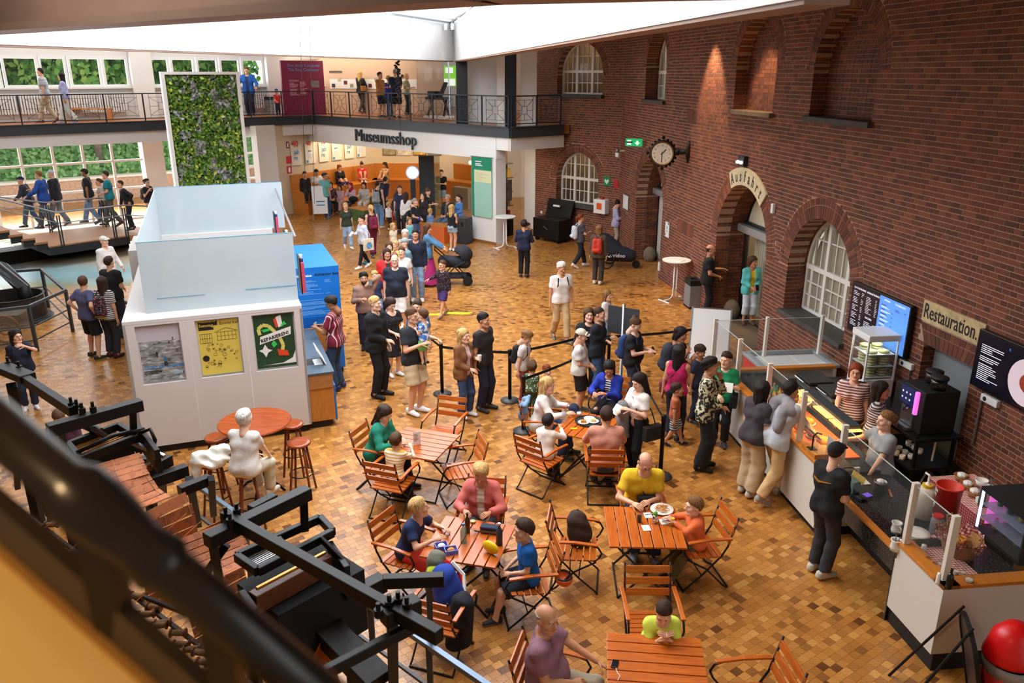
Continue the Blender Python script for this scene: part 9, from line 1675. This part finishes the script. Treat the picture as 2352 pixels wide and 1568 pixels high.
for(a,b_)in(((440,1105,1.0),(560,1192,1.0)),((560,1192,1.0),(1150,1595,1.0))):
 for dz,t in((0,.05),(-.45,.03)):MB().bar(P(*a)+Vector((0,0,dz)),P(*b_)+Vector((0,0,dz)),t,t).build('rail',M_bt if dz==0 else M_anth,lb_,world=True)
for px,py in((560,1192),(850,1390),(985,1482)):c=P(px,py,1.0);MB().bar(c,Vector((c.x,c.y,0)),.05,.05).build('post',M_anth,lb_,world=True)
bob=None;rnd=random.Random(8)
for i in range(26):
 t=i/25;px,py=60+500*t+rnd.uniform(-18,18),1180+390*t+rnd.uniform(-12,14)+(24 if i%2 else 0)
 if bob is None:
  bob=thing('bobbin','x','bobbin');MB().lathe([(.035,-.06),(.035,-.05),(.014,-.045),(.014,.045),(.035,.05),(.035,.06)],12,ax='x').build('spool',M_lw,bob);MB().lathe([(.022,-.044),(.026,0),(.022,.044)],12,ax='x').build('yarn',mat('yarn_grey',(130,96,60),.8),bob);o=bob
 else:o=copy_tree(bob)
 place(o,P(px,py,1.7),rnd.uniform(-.3,.3),'wooden yarn bobbin on the creel below the near handrail','bobbins of the loom creel')
cr_=thing('bobbin_creel','dark wooden bobbin rack below the near handrail','rack',P(330,1400,0),0)
for o_ in(-30,45):MB().bar(P(20,1180+o_,1.66),P(600,1620+o_,1.66),.03,.03).build('creel_rail',M_lw2,cr_,world=True)
for t in(.15,.5,.85):c=P(40+540*t,1190+430*t,1.66);MB().bar(c,Vector((c.x,c.y,0)),.05,.05).build('creel_post',M_lw2,cr_,world=True)
mb=MB()
for i in range(14):a=P(100+i*30,1215+i*24,1.7);mb.tube([a,a+Vector((.5,.5,.35))],.003,3)
mb.build('yarn_ends',mat('warp_orange',(206,110,40),.6),cr_,world=True)['kind']='stuff'
# near stair balustrade
def PR(px,py,d):v=ray(px,py).normalized();return Vector((0,0,CAMH))+v*d
nr=thing('stair_balustrade','dark stair handrail with cream panel close to the camera','railing',PR(300,1300,.95),0);M_hr=mat('handrail_dark',(40,32,26),.28,.4)
p0,p1=PR(-60,935,.92),PR(820,1668,.92);MB().tube([p0,p1],.025,20).build('handrail',M_hr,nr,world=True,smooth=True)
c0=p0.lerp(p1,.29);dv=(p1-p0).normalized();MB().tube([c0-dv*.035,c0-dv*.02,c0+dv*.005,c0+dv*.03,c0+dv*.06,c0+dv*.09,c0+dv*.10],[.025,.033,.034,.031,.026,.031,.025],20,caps=False).build('handrail_joint',M_hr,nr,world=True,smooth=True)
MB().bar(PR(-60,1145,.98),PR(560,1690,.98),.02,.05).build('flat_rail',mat('flat_rail_brown',(58,44,30),.45),nr,world=True);MB().tube([PR(-60,1208,.985),PR(520,1722,.985)],.008,10).build('highlight_rod',mat('gold_highlight',(150,104,48),.35,.5),nr,world=True)  # thin rod stands in for the golden highlight along the flat rail
q=[PR(-80,1235,1.0),PR(500,1770,1.0),PR(400,2100,.9),PR(-80,2000,.9)];nn=(q[1]-q[0]).cross(q[3]-q[0]).normalized()*.02;MB().add(q+[v-nn for v in q],[(0,1,2,3),(7,6,5,4),(0,4,5,1),(1,5,6,2),(2,6,7,3),(3,7,4,0)]).build('panel',mat('cream_panel',(226,176,96),.5),nr,world=True)
MB().bar(c0-Vector((0,0,.02)),c0-Vector((0,-.02,.5)),.03,.03).build('baluster',M_hr,nr,world=True);c1_=p0.lerp(p1,.62);MB().bar(c1_,c1_-Vector((0,-.02,.5)),.03,.03).build('baluster',M_hr,nr,world=True)
spot('stair_lamp',(-1.6,-.6,6.9),PR(100,1500,1.0),380,(1,.74,.4),50)
area('gallery_window_daylight',FA.pt(11,-.5,6.2),FA.pt(11,-6,4.6),13,1.0,260,(.95,.98,1.0));area('glass_front_daylight',FA.pt(9.5,-.3,1.9),FA.pt(9.5,-8,.8),10,2.6,380,(.93,.98,1.0))
area('gallery_wall_fill',FG.pt(4,-.2,7.3),FG.pt(4,2.2,5.2),12,.4,200,(1,.98,.95));area('exhibition_fill',FU.pt(1.8,-1.6,7.2),FU.pt(1.8,0,5.3),4.5,.3,130,(1,.84,.66));area('gallery_room_fill',FS.pt(8.5,2.6,7.2),FS.pt(8.5,2.4,4.0),3,2,60,(1,.9,.76))  # unseen fill lamps added to brighten the gallery wall, exhibition and room
